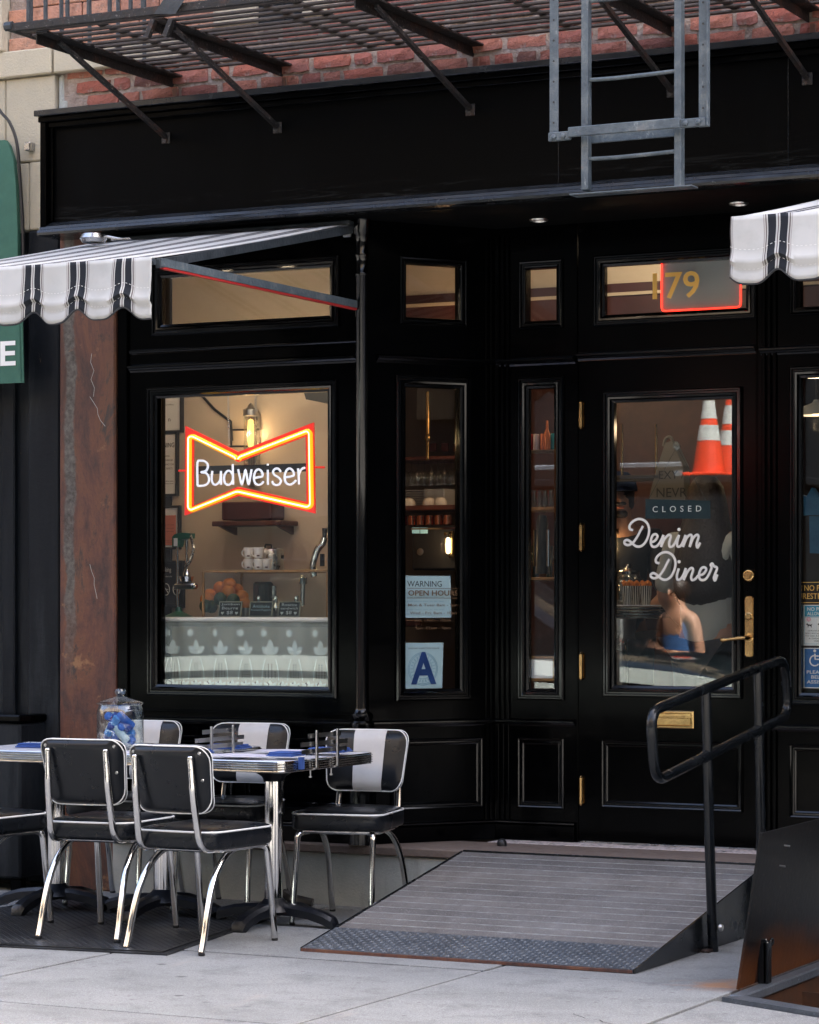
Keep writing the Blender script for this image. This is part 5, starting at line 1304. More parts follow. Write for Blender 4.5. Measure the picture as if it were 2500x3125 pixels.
# lace curtain
lc = thing('lace_curtain', 'white lace cafe curtain with flower motifs across the window bottom', 'curtain', (-.65, .11, .97))
LY_ = .105
xa, xb, za, zb = rect(494, 1897, 1022, 2104, LY_)
nx, nz = 90, 6; vs = []
fy = lambda x: LY_+.006*math.sin(x*34)+.004*math.sin(x*71+1)
for j in range(nz+1):
    for i in range(nx+1):
        x = xa+(xb-xa)*i/nx; vs.append((x-(.012*(1-j/nz) if i == 0 else 0), fy(x), za+(zb-za)*j/nz))
fs = [(j*(nx+1)+i, j*(nx+1)+i+1, (j+1)*(nx+1)+i+1, (j+1)*(nx+1)+i) for j in range(nz) for i in range(nx)]
MB().add(vs, fs).build('net', 'lace', lc, True)
def lp(u, v):       # u across in repeats, v 0..1 up the drop
    x = xa+(xb-xa)*u/7.0; return Vector((x, fy(x)-.003, za+(zb-za)*v))
def petal(mb, u, v, a, L, W):
    # leaf shaped patch, radius units in metres
    c_ = lp(u, v); d = Vector((math.cos(a), 0, math.sin(a))); s_ = Vector((-math.sin(a), 0, math.cos(a)))
    pts = [c_+d*L*t+s_*W*math.sin(math.pi*min(1, t*1.0))*sg for t, sg in ((0, 0), (.25, 1), (.5, 1), (.8, 1), (1, 0), (.8, -1), (.5, -1), (.25, -1))]
    for p in pts: p.y = fy(p.x)-.003
    mb.add(pts, [(0,1,2,3,4,5,6,7)])
for k in range(8):
    mb = MB()
    for q in range(6): petal(mb, k+.72-.5, .83, q*1.047+.5, .021, .0065)
    mb.build('small_flower', 'lacesolid', lc)
for k in range(7):
    mb = MB(); u = k+.45
    for a, L, W in ((1.57, .07, .017), (.75, .056, .016), (2.39, .056, .016)): petal(mb, u, .52, a, L, W)
    mb.build('tulip', 'lacesolid', lc)
    hole = MB()
    for r in range(6):
        for c_ in range(4):
            if abs(c_-1.5) > .6+(5-r)*.3: continue
            p = lp(u-.165+.11*c_, .20+.036*r); hole.add([p+Vector((-.004, 0, 0)), p+Vector((0, 0, -.0042)), p+Vector((.004, 0, 0)), p+Vector((0, 0, .0042))], [(0,1,2,3)])
    o = hole.build('openwork', 'ink', lc); tag(o, kind='stuff')
    for s_ in (-1, 1):
        pts = [lp(u+s_*(.30-.13*t*t), .16+.30*t) for t in [q/8 for q in range(9)]]; MB().tube(pts, .0022, 4).build('arch', 'lacesolid', lc)
    mb = MB()
    for c_ in range(2):
        for a in (1.57, .9, 2.24, .35, 2.79): petal(mb, u+.5*c_, .02, a, .045, .011)
    mb.build('hem_flower', 'lacesolid', lc)
dk = MB()
for k in range(28):
    p = lp(.12+.25*k, .06+.04*(k % 2)); p.y -= -.0006
    dk.add([p+Vector((-.009, 0, 0)), p+Vector((0, 0, -.012)), p+Vector((.009, 0, 0)), p+Vector((0, 0, .012))], [(0,1,2,3)])
o = dk.build('hem_openwork', 'ink', lc); tag(o, kind='stuff')
MB().tube([(xa-.02, LY_-.004, zb+.008), (xb+.01, LY_-.004, zb+.008)], .011, 10).build('rod', 'ledgewood', lc, True)
# display case on the counter
dc = thing('display_case', 'glass display case with oak frame on the window counter', 'display case', (-.6, .3, sh_z))
CY0, CY1 = .17, .52
xa2, xb2, zc0, zc1 = rect(616, 1738, 1001, 1890, CY0); zc0 = sh_z
fw = .011
for z in (zc0, zc1-fw): 
    for y in (CY0, CY1): MB().box(xa2, xb2, y, y+fw, z, z+fw, .001).build('frame_rail', 'tanwood', dc)
    for x in (xa2, xb2-fw): MB().box(x, x+fw, CY0+fw, CY1, z, z+fw, .001).build('frame_rail', 'tanwood', dc)
for x in (xa2, xb2-fw):
    for y in (CY0, CY1): MB().box(x+.0005, x+fw-.0005, y+.0005, y+fw-.0005, zc0+fw, zc1-fw).build('frame_post', 'tanwood', dc)
MB().box(xa2+fw, xb2-fw, CY0+.004, CY0+.007, zc0+fw, zc1-fw).build('front_pane', 'cupglass', dc)
MB().box(xa2+fw, xb2-fw, CY0+fw, CY1, zc1-.007, zc1-.003).build('top_pane', 'cupglass', dc)
zi = zc0+fw+.001
# oranges and avocados
orr = [(640, 1818, .40), (672, 1795, .45), (700, 1785, .42), (697, 1808, .36), (722, 1802, .45), (738, 1822, .40), (745, 1845, .38), (632, 1830, .34)]
for i, (px, py, y) in enumerate(orr):
    c_ = atY(px, py, y); r = .034
    o = MB().lathe([(.001, -r)]+[(r*math.cos(a), r*math.sin(a)) for a in [R_(-70+20*k) for k in range(8)]]+[(.001, r*.98)], c_, 16).build('orange', 'orange', None, True)
    tag(o, 'whole orange in the fruit pile inside the display case', 'orange', 'oranges in the display case')
for i, (px, py, y) in enumerate(((672, 1828, .31), (712, 1832, .31), (628, 1850, .3), (645, 1852, .33))):
    c_ = atY(px, py, y); o = MB().lathe([(.001, -.03), (.018, -.026), (.028, -.012), (.031, 0), (.028, .014), (.016, .028), (.001, .032)], c_, 14).build('avocado', 'lime', None, True)
    tag(o, 'dark green avocado in front of the oranges', 'avocado', 'avocados in the display case')
# chalk price cards
def card(px0, px1, label, lines, m='slate'):
    y = .205; x0, x1, z0, z1 = rect(px0, 1838, px1, 1880, y); fn = FRONT(y); z0 = max(z0, zi+.004)
    t = thing('price_card', label, 'price card', (x0, y, z0), 'chalk price cards')
    sk_ = .006
    fn2 = lambda u, v, n: Vector((u+(v-z0)*.12, y-n, v))
    ubox(MB(), x0, x1, z0, z1, -.003, 0, fn2, 0).build('board', m, t)
    MB().frame(x0-.004, x1+.004, z0-.004, z1+.004, [(0, -.003), (0, .003), (.004, .003), (.0045, .0005)], fn2).build('rim', 'sand', t)
    for s_, v, h, w, mm in lines: text(s_, mm, fn2, (x0+x1)/2, z0+(z1-z0)*v, h=(z1-z0)*h, w=(x1-x0)*w, parent=t, align='CENTER', lift=.002)
    MB().box(x0+.012, x1-.012, y-.012, y+.012, zi, zi+.006, .001).build('stand', 'cupglass', t)
    return t, x0, x1, z0, z1, fn2
def heart(t, cx_, cz_, s_, fn): 
    pts = [(cx_+s_*.06*16*math.sin(a)**3/16*1.0, cz_+s_*.06*(13*math.cos(a)-5*math.cos(2*a)-2*math.cos(3*a)-math.cos(4*a))/16) for a in [k/18*6.283 for k in range(18)]]
    MB().prism(pts, .001, .002, fn).build('heart', 'white', t)
for a in ((668, 733, 'chalk card lettered Jambon Beurre, leftmost in the case', [('Jambon', .74, .2, .85, 'white'), ('Beurre', .48, .2, .75, 'white'), ('$8', .1, .28, .28, 'white')], 1),
          (762, 828, 'chalk card lettered Artichoke, middle one in the case', [('Artichoke', .60, .22, .78, 'bluepaper'), ('Roasted Peppers', .34, .17, .9, 'bluepaper')], 0),
          (850, 912, 'chalk card lettered Rosette sandwich, rightmost in the case', [('Rosette', .72, .2, .75, 'white'), ('sandwich', .48, .17, .85, 'white'), ('$8', .1, .28, .28, 'white')], 1)):
    t, x0, x1, z0, z1, fn2 = card(*a[:4])
    if a[4]:
        for u in (.16, .82): heart(t, x0+(x1-x0)*u, z0+(z1-z0)*.22, .13, fn2)
# machine and pans inside the case
mx = thing('blender', 'black and steel drink mixer standing inside the display case', 'mixer', (-.5, .4, zi))
x0, x1, z0, z1 = rect(775, 1756, 822, 1885, .42); MB().box(x0, x1, .40, .47, zi, z1-.03, .012).build('body', 'plast', mx); MB().box(x0+.02, x0+.04, .392, .3995, zi+.03, z1-.045).build('label_plate', 'maroon', mx)
MB().lathe([(.012, zi), (.012, z1-.05)], (x1+.025, .42, 0), 12).build('spindle', 'steel', mx, True)
for i, (px, lb) in enumerate(((750, 'between the first two chalk cards'), (842, 'between the last two chalk cards'))):
    p = atY(px, 1875, .27); o = MB().lathe([(.016, zi), (.022, zi+.045), (.021, zi+.045), (.015, zi+.003), (0, zi+.003)], (p.x, .27, 0), 16).build('steel_cup', 'steel', None, True); tag(o, 'small steel cup '+lb, 'cup', 'steel cups in the case')
for i, (px, lb) in enumerate(((790, 'left'), (842, 'middle'), (905, 'right'))):
    p = atY(px, 1850, .33); o = MB().lathe([(.014, zi), (.014, zi+.05), (.008, zi+.06), (.011, zi+.085), (.011, zi+.10), (0, zi+.102)], (p.x, .33, 0), 12).build('shaker', 'chrome', None, True); tag(o, 'small chrome shaker behind the chalk cards, '+lb+' of three', 'shaker', 'shakers in the case')
# mugs, warmer pot, tap, juice press
zt_ = zc1+.001
def mug(px, lvl, y, label, first=[None]):
    p = atY(px, 1700, y)
    if first[0] is None:
        t = thing('mug', label, 'mug', (0, 0, 0), 'white espresso mugs')
        MB().lathe([(0, .002), (.019, .002), (.0215, .012), (.0265, .052), (.0245, .052), (.0195, .012), (0, .008)], (0, 0, 0), 18).build('cup', 'mug', t, True)
        MB().tube([(-.022-.016*math.sin(a), 0, .027+.016*math.cos(a)) for a in [k/9*math.pi for k in range(10)]], .0038, 6).build('handle', 'mug', t, True)
        MB().box(.004, .018, -.0262, -.0245, .010, .016).build('mark', 'maroon', t)
        first[0] = t
    else: t = copy_tree(first[0]); t['label'] = label
    move_tree(t, (p.x, y, zt_+lvl*.053), 0)
mug(760, 0, .30, 'white mug, bottom left under the upturned pair'); mug(790, 0, .28, 'white mug, bottom middle of the mug stack'); mug(815, 0, .30, 'white mug, bottom right, nothing on it')
mug(760, 1, .30, 'white mug, upper left of the mug stack'); mug(790, 1, .28, 'white mug, upper right of the mug stack')
pt_ = thing('steel_pot', 'brushed steel lidded warmer pot behind the white mugs', 'pot', (-.5, .42, zt_))
p = atY(825, 1700, .44); MB().lathe([(.062, 0), (.064, .01), (.064, .088), (.06, .1), (.03, .106), (0, .107)], (p.x, .44, zt_), 28).build('pot', 'steel', pt_, True)
MB().tube([(p.x-.03, .44, zt_+.106), (p.x-.025, .44, zt_+.122), (p.x+.005, .44, zt_+.12), (p.x+.01, .44, zt_+.106)], .005, 6).build('lid_handle', 'plast', pt_); MB().box(p.x+.062, p.x+.072, .43, .45, zt_+.055, zt_+.072, .003).build('side_handle', 'plast', pt_)
tpp = thing('tap', 'chrome lever tap with black handle at the right of the window', 'tap', (-.45, .55, zt_))
P = [atY(960, 1760, .5), atY(955, 1725, .5), atY(968, 1680, .5), atY(985, 1658, .5), atY(990, 1640, .5)]
MB().tube(smoothpath(P, 5), .016, 10).build('spout', 'chrome', tpp, True); MB().tube([atY(990, 1645, .5), atY(992, 1612, .5)], [.008, .014], 10).build('lever', 'plast', tpp, True)
MB().tube([atY(984, 1690, .5), atY(984, 1728, .5)], .012, 10).build('nozzle', 'plast', tpp, True); MB().tube([atY(925, 1780, .5), atY(922, 1850, .5)], .012, 10).lathe([(.02, 0), (.02, .03), (.008, .04)], atY(925, 1782, .5), 10).build('column', 'chrome', tpp, True)
jp = thing('juice_press', 'green enamel citrus juice press at the left of the window counter', 'juice press', (-1.1, .25, sh_z))
JY = .28; b = atY(545, 1890, JY); bx_ = b.x
MB().lathe([(.085, sh_z), (.085, sh_z+.008), (.05, sh_z+.025), (.018, sh_z+.04), (.014, sh_z+.06)], (bx_, JY, 0), 24).build('base', 'greenmetal', jp, True)
ztop = atY(545, 1640, JY).z
MB().tube([(bx_-.006, JY, sh_z+.03), (bx_-.006, JY, ztop)], .006, 10).build('post', 'chrome', jp, True)
zt2 = atY(545, 1790, JY).z; MB().box(bx_-.02, bx_+.10, JY-.02, JY+.02, zt2-.012, zt2+.014, .008).build('cup_arm', 'steel', jp); MB().lathe([(.012, 0), (.03, .012), (.036, .035), (.034, .035), (.02, .015)], (bx_+.045, JY, zt2+.012), 18).build('squeeze_cup', 'chrome', jp, True)
MB().tube([(bx_+.045, JY, zt2+.05), (bx_+.045, JY, ztop-.01)], .008, 10).lathe([(.018, 0), (.018, .02), (.01, .04)], (bx_+.045, JY, zt2+.04), 12).build('plunger', 'chrome', jp, True)
MB().prism([(bx_-.022, ztop-.045), (bx_+.012, ztop-.045), (bx_+.02, ztop-.012), (bx_+.075, ztop-.006), (bx_+.078, ztop+.018), (bx_+.03, ztop+.022), (bx_-.01, ztop+.014), (bx_-.022, ztop+.002)], JY-.022, JY+.022, lambda u, v, d: Vector((u, d, v))).build('head', 'greenmetal', jp)
MB().tube(smoothpath([(bx_+.07, JY-.01, ztop+.01), (bx_+.10, JY-.03, ztop-.05), (bx_+.095, JY-.05, ztop-.11), (bx_+.07, JY-.05, ztop-.14)], 5), .008, 8).build('handle', 'steel', jp, True)
MB().box(bx_-.012, bx_+.008, JY-.0245, JY-.0225, ztop-.042, ztop-.004).build('label_plate', 'paper', jp)
wl_ = thing('hidden_fill_strip', 'added warm fill strip hidden behind the window head rail', 'lamp', (-.62, .13, 2.52))  # unseen fitting added to brighten the window wall and counter
MB().box(-1.05, -.2, .11, .15, 2.50, 2.53, .004).build('housing', 'plast', wl_); MB().box(-1.0, -.25, .118, .142, 2.494, 2.4995).build('diffuser', 'spot', wl_)
for x in (-.95, -.62, -.3): lamp('strip_fill_light', (x, .135, 2.47), .5, (1, .76, .5), .03, wl_)
lamp('window_fill_light', (-.62, .40, 3.1), 4, (1, .74, .48), .08)  # added fill for the cream window wall, no fixture
# ------------------------------------------------------------------ bar seen through the angled pane and the sidelight
def pa(px, py, n=-.036):
    d = ray(px, py); p0 = A0+AN*n; t = (p0-CAM).dot(AN)/d.dot(AN); p = CAM+d*t; return (p-A0).dot(AU), p.z
BY = 1.45
bs = thing('bar_shelves', 'dark wooden bar shelves with plates and hanging glasses inside', 'shelves', (-.1, BY, 1.5))
x0, x1, z0, z1 = rect(1180, 1541, 1420, 1552, BY); MB().box(x0, x1, BY-.05, BY+.3, z0-.012, z1, .003).build('shelf', 'wood', bs); zsh = z1
x0, x1, z0, z1b = rect(1180, 1398, 1420, 1408, BY); MB().box(x0, x1, BY-.05, BY+.3, z0, z1b+.01, .003).build('rack_shelf', 'wood', bs); zrk = z0
p = atY(1305, 1300, BY-.08); zt = atY(1305, 1195, BY-.08).z; zb_ = atY(1305, 1398, BY-.08).z
MB().tube([(p.x, BY-.08, zb_-.01), (p.x, BY-.08, zt)], .008, 8).lathe([(.008, -.02), (.013, -.01), (.013, .01), (.008, .02)], (p.x, BY-.08, zb_+.1), 8).build('hanger_rod', 'brass', bs, True)
for k in range(9):
    c_ = atY(1236+20*k, 1440, BY+.05*(k % 2)); g_ = MB().lathe([(.026, zrk), (.026, zrk-.002), (.003, zrk-.008), (.003, zrk-.045), (.02, zrk-.06), (.03, zrk-.085), (.026, zrk-.125)], (c_.x, c_.y, 0), 14).build('wine_glass', 'cupglass', None, True)
    tag(g_, 'stemmed glass hanging upside down under the bar rack', 'glass', 'hanging bar glasses')
for k in range(7):
    c_ = atY(1268, 1500, BY+.1); o = MB().lathe([(.03, 0), (.068, .006), (.07, .009), (.03, .005), (0, .005)], (c_.x, c_.y, zsh+.001+.0118*k), 24).build('plate', 'mug', None, True); tag(o, 'white plate in the stack on the bar shelf', 'plate', 'stacked plates on the bar shelf')
bw = atY(1337, 1520, BY+.12); o = MB().box(bw.x-.062, bw.x+.055, BY+.08, BY+.2, zsh, zsh+.088, .004).build('white_box', 'mug'); tag(o, 'plain white box beside the plate stack on the bar shelf', 'box')
for k, (px, lb) in enumerate(((1248, 'left'), (1310, 'middle'), (1345, 'right'))):
    c_ = atY(px, 1530, BY); o = MB().lathe([(.034, 0), (.033, .02), (.022, .036), (0, .042)], (c_.x, BY, zsh), 16).build('upturned_cup', 'mug', None, True); tag(o, 'white cup upside down on the bar shelf, '+lb+' of three', 'cup', 'upturned cups')
em = thing('espresso_machine', 'black espresso machine with pale lit panel below the bar shelf', 'espresso machine', (-.1, BY, 1.2))
x0, x1, z0, z1 = rect(1256, 1602, 1420, 1740, BY-.1); MB().box(x0, x1, BY-.1, BY+.2, z0, z1, .01).build('body', 'plast', em); MB().box(x0, x1, BY-.105, BY-.1005, z1-.02, z1-.012).build('trim', 'chrome', em)
a = rect(1258, 1610, 1280, 1628, BY-.103); b = rect(1283, 1610, 1305, 1628, BY-.103)
M['panel'] = mat('pale_lit_panel', (.3, .5, .5), .4, emit=(.45, .8, .8), es=.04)
for q in (a, b): MB().box(q[0], q[1], BY-.104, BY-.1005, q[2], q[3]).build('panel', 'panel', em)
MB().lathe([(.018, 0), (.018, .004), (.008, .006), (0, .006)], (x0+.05, BY-.101, z0+.09), 16, ry).build('knob', 'steel', em, True)
def sconce(px, py0, py1, y, label, e, r=.02):
    c_ = atY(px, py0, y); d = atY(px, py1, y); t = thing('wall_sconce', label, 'lamp', (c_.x, y, d.z))
    MB().lathe([(0, d.z), (r*.5, d.z+.005), (r*.5, c_.z-.005), (0, c_.z)], (c_.x, y, 0), 10).build('bulb', 'bulb', t, True)
    MB().lathe([(r, d.z-.01), (r, c_.z+.01)], (c_.x, y, 0), 14).build('shade', 'cupglass', t, True)
    MB().lathe([(.0, c_.z+.011), (r*1.1, c_.z+.011), (r*1.1, c_.z+.025), (0, c_.z+.03)], (c_.x, y, 0), 14).build('cap', 'brass', t, True)
    MB().box(c_.x-.012, c_.x+.012, y+r*1.2, y+r*1.2+.02, d.z-.02, c_.z+.03, .003).build('back_plate', 'brass', t)
    lamp('sconce_light', (c_.x, y-r*1.5, (c_.z+d.z)/2), e, parent=t); return t
sconce(1368, 1640, 1690, BY-.16, 'lit amber sconce seen through the angled pane', .25)
sconce(2231, 1618, 1680, 1.3, 'lit amber sconce at the right inside the door glass', .12)
sconce(1876, 1630, 1700, 1.9, 'lit amber sconce at the left edge of the door glass', .15)
lamp('bar_fill_light', (-.1, 1.2, 2.45), .7, (1, .55, .25), .05)  # added fill for the bar glassware, no fixture
for k, (z_, w_) in enumerate(((2.27, .05), (2.27, .05), (2.27, .05))):
    c_ = atY(1322+36*k, 1365, 2.39); o = MB().box(c_.x-.02, c_.x+.02, 2.385, 2.399, c_.z-.022, c_.z+.022, .002).build('red_tile', 'maroon', bs)
# notices on the angled pane
wn = thing('warning_notice', 'pale blue WARNING notice taped inside the angled pane', 'notice', FA(.2, 1.5, -.04))
u0, v1 = pa(1236, 1757); u1, v0 = pa(1378, 1885); FAn = lambda u, v, n: FA(u, v, n-.038)
MB().add([FAn(u, v, k) for k in (0, -.001) for u, v in ((u0, v0), (u1, v0), (u1-.004, v1), (u0, v1))], [(0,1,2,3),(7,6,5,4),(0,4,5,1),(1,5,6,2),(2,6,7,3),(3,7,4,0)]).build('sheet', 'bluepaper', wn)
text('WARNING', 'ink', FAn, u0+.012, v0+(v1-v0)*.74, h=.026, w=(u1-u0)*.74, parent=wn)
for k in range(6): text('small notice text on this line', 'bluetint', FAn, u0+.008, v0+(v1-v0)*(.08+.1*k), h=.005, w=(u1-u0)*.8, parent=wn)
FAg = lambda u, v, n: FA(u, v, n-.029)
oh_ = thing('opening_hours', 'gold OPEN HOURS lettering painted on the angled pane', 'lettering', FA(.2, 1.45, -.03))
ua0, ub0 = pa(1248, 1800, -.028)[0], pa(1396, 1800, -.028)[0]
for s_, py, px0, px1, h in (('OPEN HOURS', 1818, 1246, 1398, .024), ('Mon & Tues: 8am - 9pm', 1853, 1246, 1400, .0155), ('Wed - Fri: 8am - 10pm', 1877, 1251, 1398, .0155), ('Sat: 11am - 10pm', 1899, 1266, 1376, .0155), ('Sun: 11am - 9pm', 1923, 1268, 1375, .0155)):
    u0_, v_ = pa(px0, py, -.028); u1_, _ = pa(px1, py, -.028)
    text(s_, 'goldd', FAg, u0_, v_, h=h, w=u1_-u0_, parent=oh_, bold=.018 if 'OPEN' in s_ else .006)
for py in (1796, 1826):
    u0_, v_ = pa(1243, py, -.028); u1_, _ = pa(1400, py, -.028); MB().add([FAg(u0_, v_, .0015), FAg(u1_, v_, .0015), FAg(u1_, v_+.0022, .0015), FAg(u0_, v_+.0022, .0015)], [(0,1,2,3)]).build('rule', 'goldd', oh_)
ag = thing('grade_card', 'pale blue sanitary inspection card with a large navy letter A', 'card', FA(.2, 1.0, -.04))
u0, v1 = pa(1233, 1962); u1, v0 = pa(1354, 2100)
MB().add([FAn(u, v, k) for k in (0, -.001) for u, v in ((u0, v0), (u1-.006, v0), (u1, v1), (u0, v1))], [(0,1,2,3),(7,6,5,4),(0,4,5,1),(1,5,6,2),(2,6,7,3),(3,7,4,0)]).build('sheet', 'bluepaper', ag)
text('SANITARY INSPECTION GRADE', 'brownink', FAn, (u0+u1)/2, v0+(v1-v0)*.86, h=.007, w=(u1-u0)*.78, parent=ag, align='CENTER')
cu, cv = (u0+u1)/2-.004, v0+(v1-v0)*.43; rr_ = (u1-u0)*.37
for r in (1, .92, .62): MB().tube([FAn(cu+rr_*r*math.cos(k/40*6.283), cv+rr_*1.0*r*math.sin(k/40*6.283), .0008) for k in range(40)], .0012, 4, closed=True).build('seal_ring', 'bluetint', ag)
for k in range(24):
    a = k/24*6.283; MB().tube([FAn(cu+rr_*.68*math.cos(a), cv+rr_*.68*math.sin(a), .0008), FAn(cu+rr_*.84*math.cos(a), cv+rr_*.84*math.sin(a), .0008)], .0016, 4).build('seal_mark', 'bluetint', ag)
text('A', 'navy', FAn, cu+.003, v0+(v1-v0)*.09, h=(v1-v0)*.71, w=(u1-u0)*.64, parent=ag, align='CENTER', bold=.03, lift=.003)
# sidelight: cans, bottle, glasses, framed card
SY = 1.3
ss = thing('glass_shelves', 'small shelves with cans and glasses behind the sidelight', 'shelves', (.3, SY, 1.8))
x0, x1, z0, z1 = rect(1580, 1373, 1720, 1378, SY); MB().box(x0, x1, SY-.06, SY+.2, z0, z1, .002).build('shelf', 'steel', ss); zc_ = z1
x0, x1, z0, z1 = rect(1580, 1548, 1720, 1560, SY); MB().box(x0, x1, SY-.06, SY+.2, z0, z1, .002).build('shelf', 'tanwood', ss); zg_ = z1
M['canr'] = mat('red_can', (.5, .05, .05), .35, .3); M['cano'] = mat('orange_can', (.5, .13, .03), .35, .3); M['cant'] = mat('teal_can', (.02, .28, .32), .35, .3); M['canw'] = mat('white_blue_can', (.42, .35, .4), .35, .3)
for px, m_, lb in ((1617, 'canr', 'red drinks can'), (1637, 'canw', 'pale drinks can'), (1659, 'cano', 'orange drinks can'), (1690, 'cant', 'teal drinks can')):
    c_ = atY(px, 1350, SY); o = MB().lathe([(.014, 0), (.016, .004), (.016, .072), (.013, .08), (0, .08)], (c_.x, SY, zc_), 14).build('drinks_can', m_, None, True); tag(o, lb+' on the upper sidelight shelf', 'can', 'cans behind the sidelight')
c_ = atY(1670, 1350, SY-.03); o = MB().lathe([(.014, 0), (.016, .01), (.016, .075), (.006, .10), (.0055, .14), (0, .142)], (c_.x, SY-.03, zc_), 14).build('bottle', 'cano', None, True); tag(o, 'slim orange bottle among the cans on the upper sidelight shelf', 'bottle')
for k in range(6):
    c_ = atY(1612+17*k, 1520, SY+.03*(k % 2)); o = MB().lathe([(.012, 0), (.018, .004), (.021, .085), (.019, .085), (.015, .006), (0, .006)], (c_.x, c_.y, zg_+.001), 12).build('tumbler', 'cupglass', None, True); tag(o, 'clear tumbler on the lower sidelight shelf', 'glass', 'tumblers behind the sidelight')
M['amber'] = mat('amber_bottle_glass', (.12, .04, .008), .12); M['olive'] = mat('green_bottle_glass', (.012, .03, .012), .12); M['cop'] = mat('copper', (.7, .3, .16), .2, 1.)
botm = None
for k, (px, py, y, m_) in enumerate([(1614+14*q, 1668+(q % 2)*6, SY+.06*(q % 3), ('amber', 'olive', 'plast')[q % 3]) for q in range(7)]):  # glossy bottles added for glints in the sidelight
    c_ = atY(px, py, y); zb9 = atY(px, 1762, y).z; o = MB().lathe([(.018, 0), (.02, .006), (.02, .075), (.007, .105), (.007, .14), (.0085, .142), (.0085, .152), (0, .153)], (c_.x, y, zb9), 12).build('bottle', m_, None, True)
    tag(o, ('amber', 'green', 'black')[k % 3]+' glass bottle added for glints on the low sidelight shelf', 'bottle', 'bottles behind the sidelight')
x0, x1, z0, z1 = rect(1580, 1762, 1720, 1772, SY); MB().box(x0, x1, SY-.06, SY+.25, z0, z1, .002).build('shelf', 'tanwood', ss)
for k in range(6):  # copper highlights behind the pane put in as added cups
    c_ = atY(1250+27*k, 1590, BY+.12); zb9 = atY(1250, 1602, BY-.1).z; o = MB().lathe([(.016, 0), (.022, .004), (.02, .05), (.018, .05), (.015, .004), (0, .004)], (c_.x, BY+.05, zb9+.001), 14).build('copper_glint_cup', 'cop', None, True)
    tag(o, 'small copper cup added for warm glints on top of the espresso machine', 'cup', 'copper cups on the machine')
gm = thing('coffee_grinder', 'dark coffee grinder with clear hopper behind the sidelight', 'grinder', (.35, SY, 1.3))
c_ = atY(1655, 1650, SY); MB().lathe([(.035, atY(0, 1760, SY).z), (.03, atY(0, 1680, SY).z), (.028, atY(0, 1620, SY).z), (.02, atY(0, 1600, SY).z)], (c_.x, SY, 0), 16).build('body', 'plast', gm, True)
MB().lathe([(.014, atY(0, 1599, SY).z), (.022, atY(0, 1575, SY).z), (.018, atY(0, 1572, SY).z)], (c_.x, SY, 0), 16).build('hopper', 'cupglass', gm, True)
for dx in (-.02, .05): MB().tube([(c_.x+dx, SY-.04, atY(0, 1640, SY).z), (c_.x+dx, SY-.04, atY(0, 1740, SY).z)], .008, 8).build('lever', 'chrome', gm, True)
oc_ = thing('framed_card', 'small white card in an orange frame low in the sidelight', 'framed card', (.6, .55, .98))
x0, x1, z0, z1 = rect(1608, 2003, 1696, 2078, .56); MB().frame(x0, x1, z0, z1, [(0, -.01), (0, .006), (.012, .006), (.013, 0)], FRONT(.56)).build('frame', 'tanwood', oc_); MB().box(x0+.012, x1-.012, .561, .566, z0+.012, z1-.012).build('sheet', 'paper', oc_)
# neon panel in the door transom
od = thing('lit_sign_panel', 'grey sign panel edged with red neon behind the door transom', 'sign', (1.35, .6, 2.7))
x0, x1, z0, z1 = rect(2020, 780, 2262, 950, .60); 
M['greypanel'] = mat('grey_sign_back', (.34, .36, .36), .5)
MB().box(x0, x1, .605, .615, z0, z1, .002).build('panel', 'greypanel', od)
MB().tube(fillet([(x0, .598, z1), (x0, .598, z0), (x1, .598, z0), (x1, .598, z1)], .02, 4, False), .0042, 8).build('red_tube', 'redlamp', od, True)
# right sidelight: notices on the glass, pendant, blue cloth
FDn = lambda u, v, n: Vector((u, DY+.037-n, v)); FDg = lambda u, v, n: Vector((u, DY+.028-n, v))
r1_ = thing('restroom_notice', 'gold NO PUBLIC RESTROOM lettering on the right sidelight', 'lettering', (1.85, .53, 1.35))
p = atY(2456, 1803, DY+.03); text('NO PUBLIC', 'gold', FDg, p.x, p.z, h=.024, w=.15, parent=r1_, bold=.0); p = atY(2452, 1828, DY+.03); text('RESTROOM', 'gold', FDg, p.x, p.z, h=.024, w=.155, parent=r1_)
x0, x1, z0, z1 = rect(2446, 1776, 2560, 1840, DY+.03); MB().frame(x0, x1-.003, z0, z1, [(0, .001), (.0025, .001)], FDg).build('border', 'gold', r1_)
def sign(name, label, px0, py0, px1, py1, m_, rim=None):
    x0, x1, z0, z1 = rect(px0, py0, px1, py1, DY+.037); x1 = x0+(z1-z0)*(1.05 if name == 'access_sign' else .92)
    t = thing(name, label, 'sign', (x0, DY+.04, z0)); ubox(MB(), x0, x1, z0, z1, -.002, 0, FDn, 0).build('sheet', m_, t)
    return t, x0, x1, z0, z1
t, x0, x1, z0, z1 = sign('pet_notice', 'white NO PETS ALLOWED notice with cyan header and dog', 2452, 1846, 2560, 1970, 'paper')
ubox(MB(), x0+.006, x1-.006, z1-.05, z1-.004, .0005, .001, FDn, 0).build('header', 'cyan', t)
text('NO PETS', 'white', FDn, x0+.018, z1-.026, h=.016, w=.085, parent=t, bold=.015); text('ALLOWED', 'white', FDn, x0+.018, z1-.045, h=.015, w=.085, parent=t, bold=.015)
MB().lathe([(.0095, 0), (.0095, .001), (0, .001)], FDn(x0+.025, z1-.062, .001), 16, ry).build('cross_disc', 'pink', t); text('X', 'paper', FDn, x0+.0205, z1-.067, h=.0095, parent=t, lift=.003, bold=.03)
dog = [(0,10),(3,12),(5,13),(7,12),(8,10),(17,9),(22,10),(25,12),(22,8),(21,4),(22,0),(20,0),(18,4),(15,5),(10,5),(9,0),(7,0),(7,5),(5,8),(2,9)]
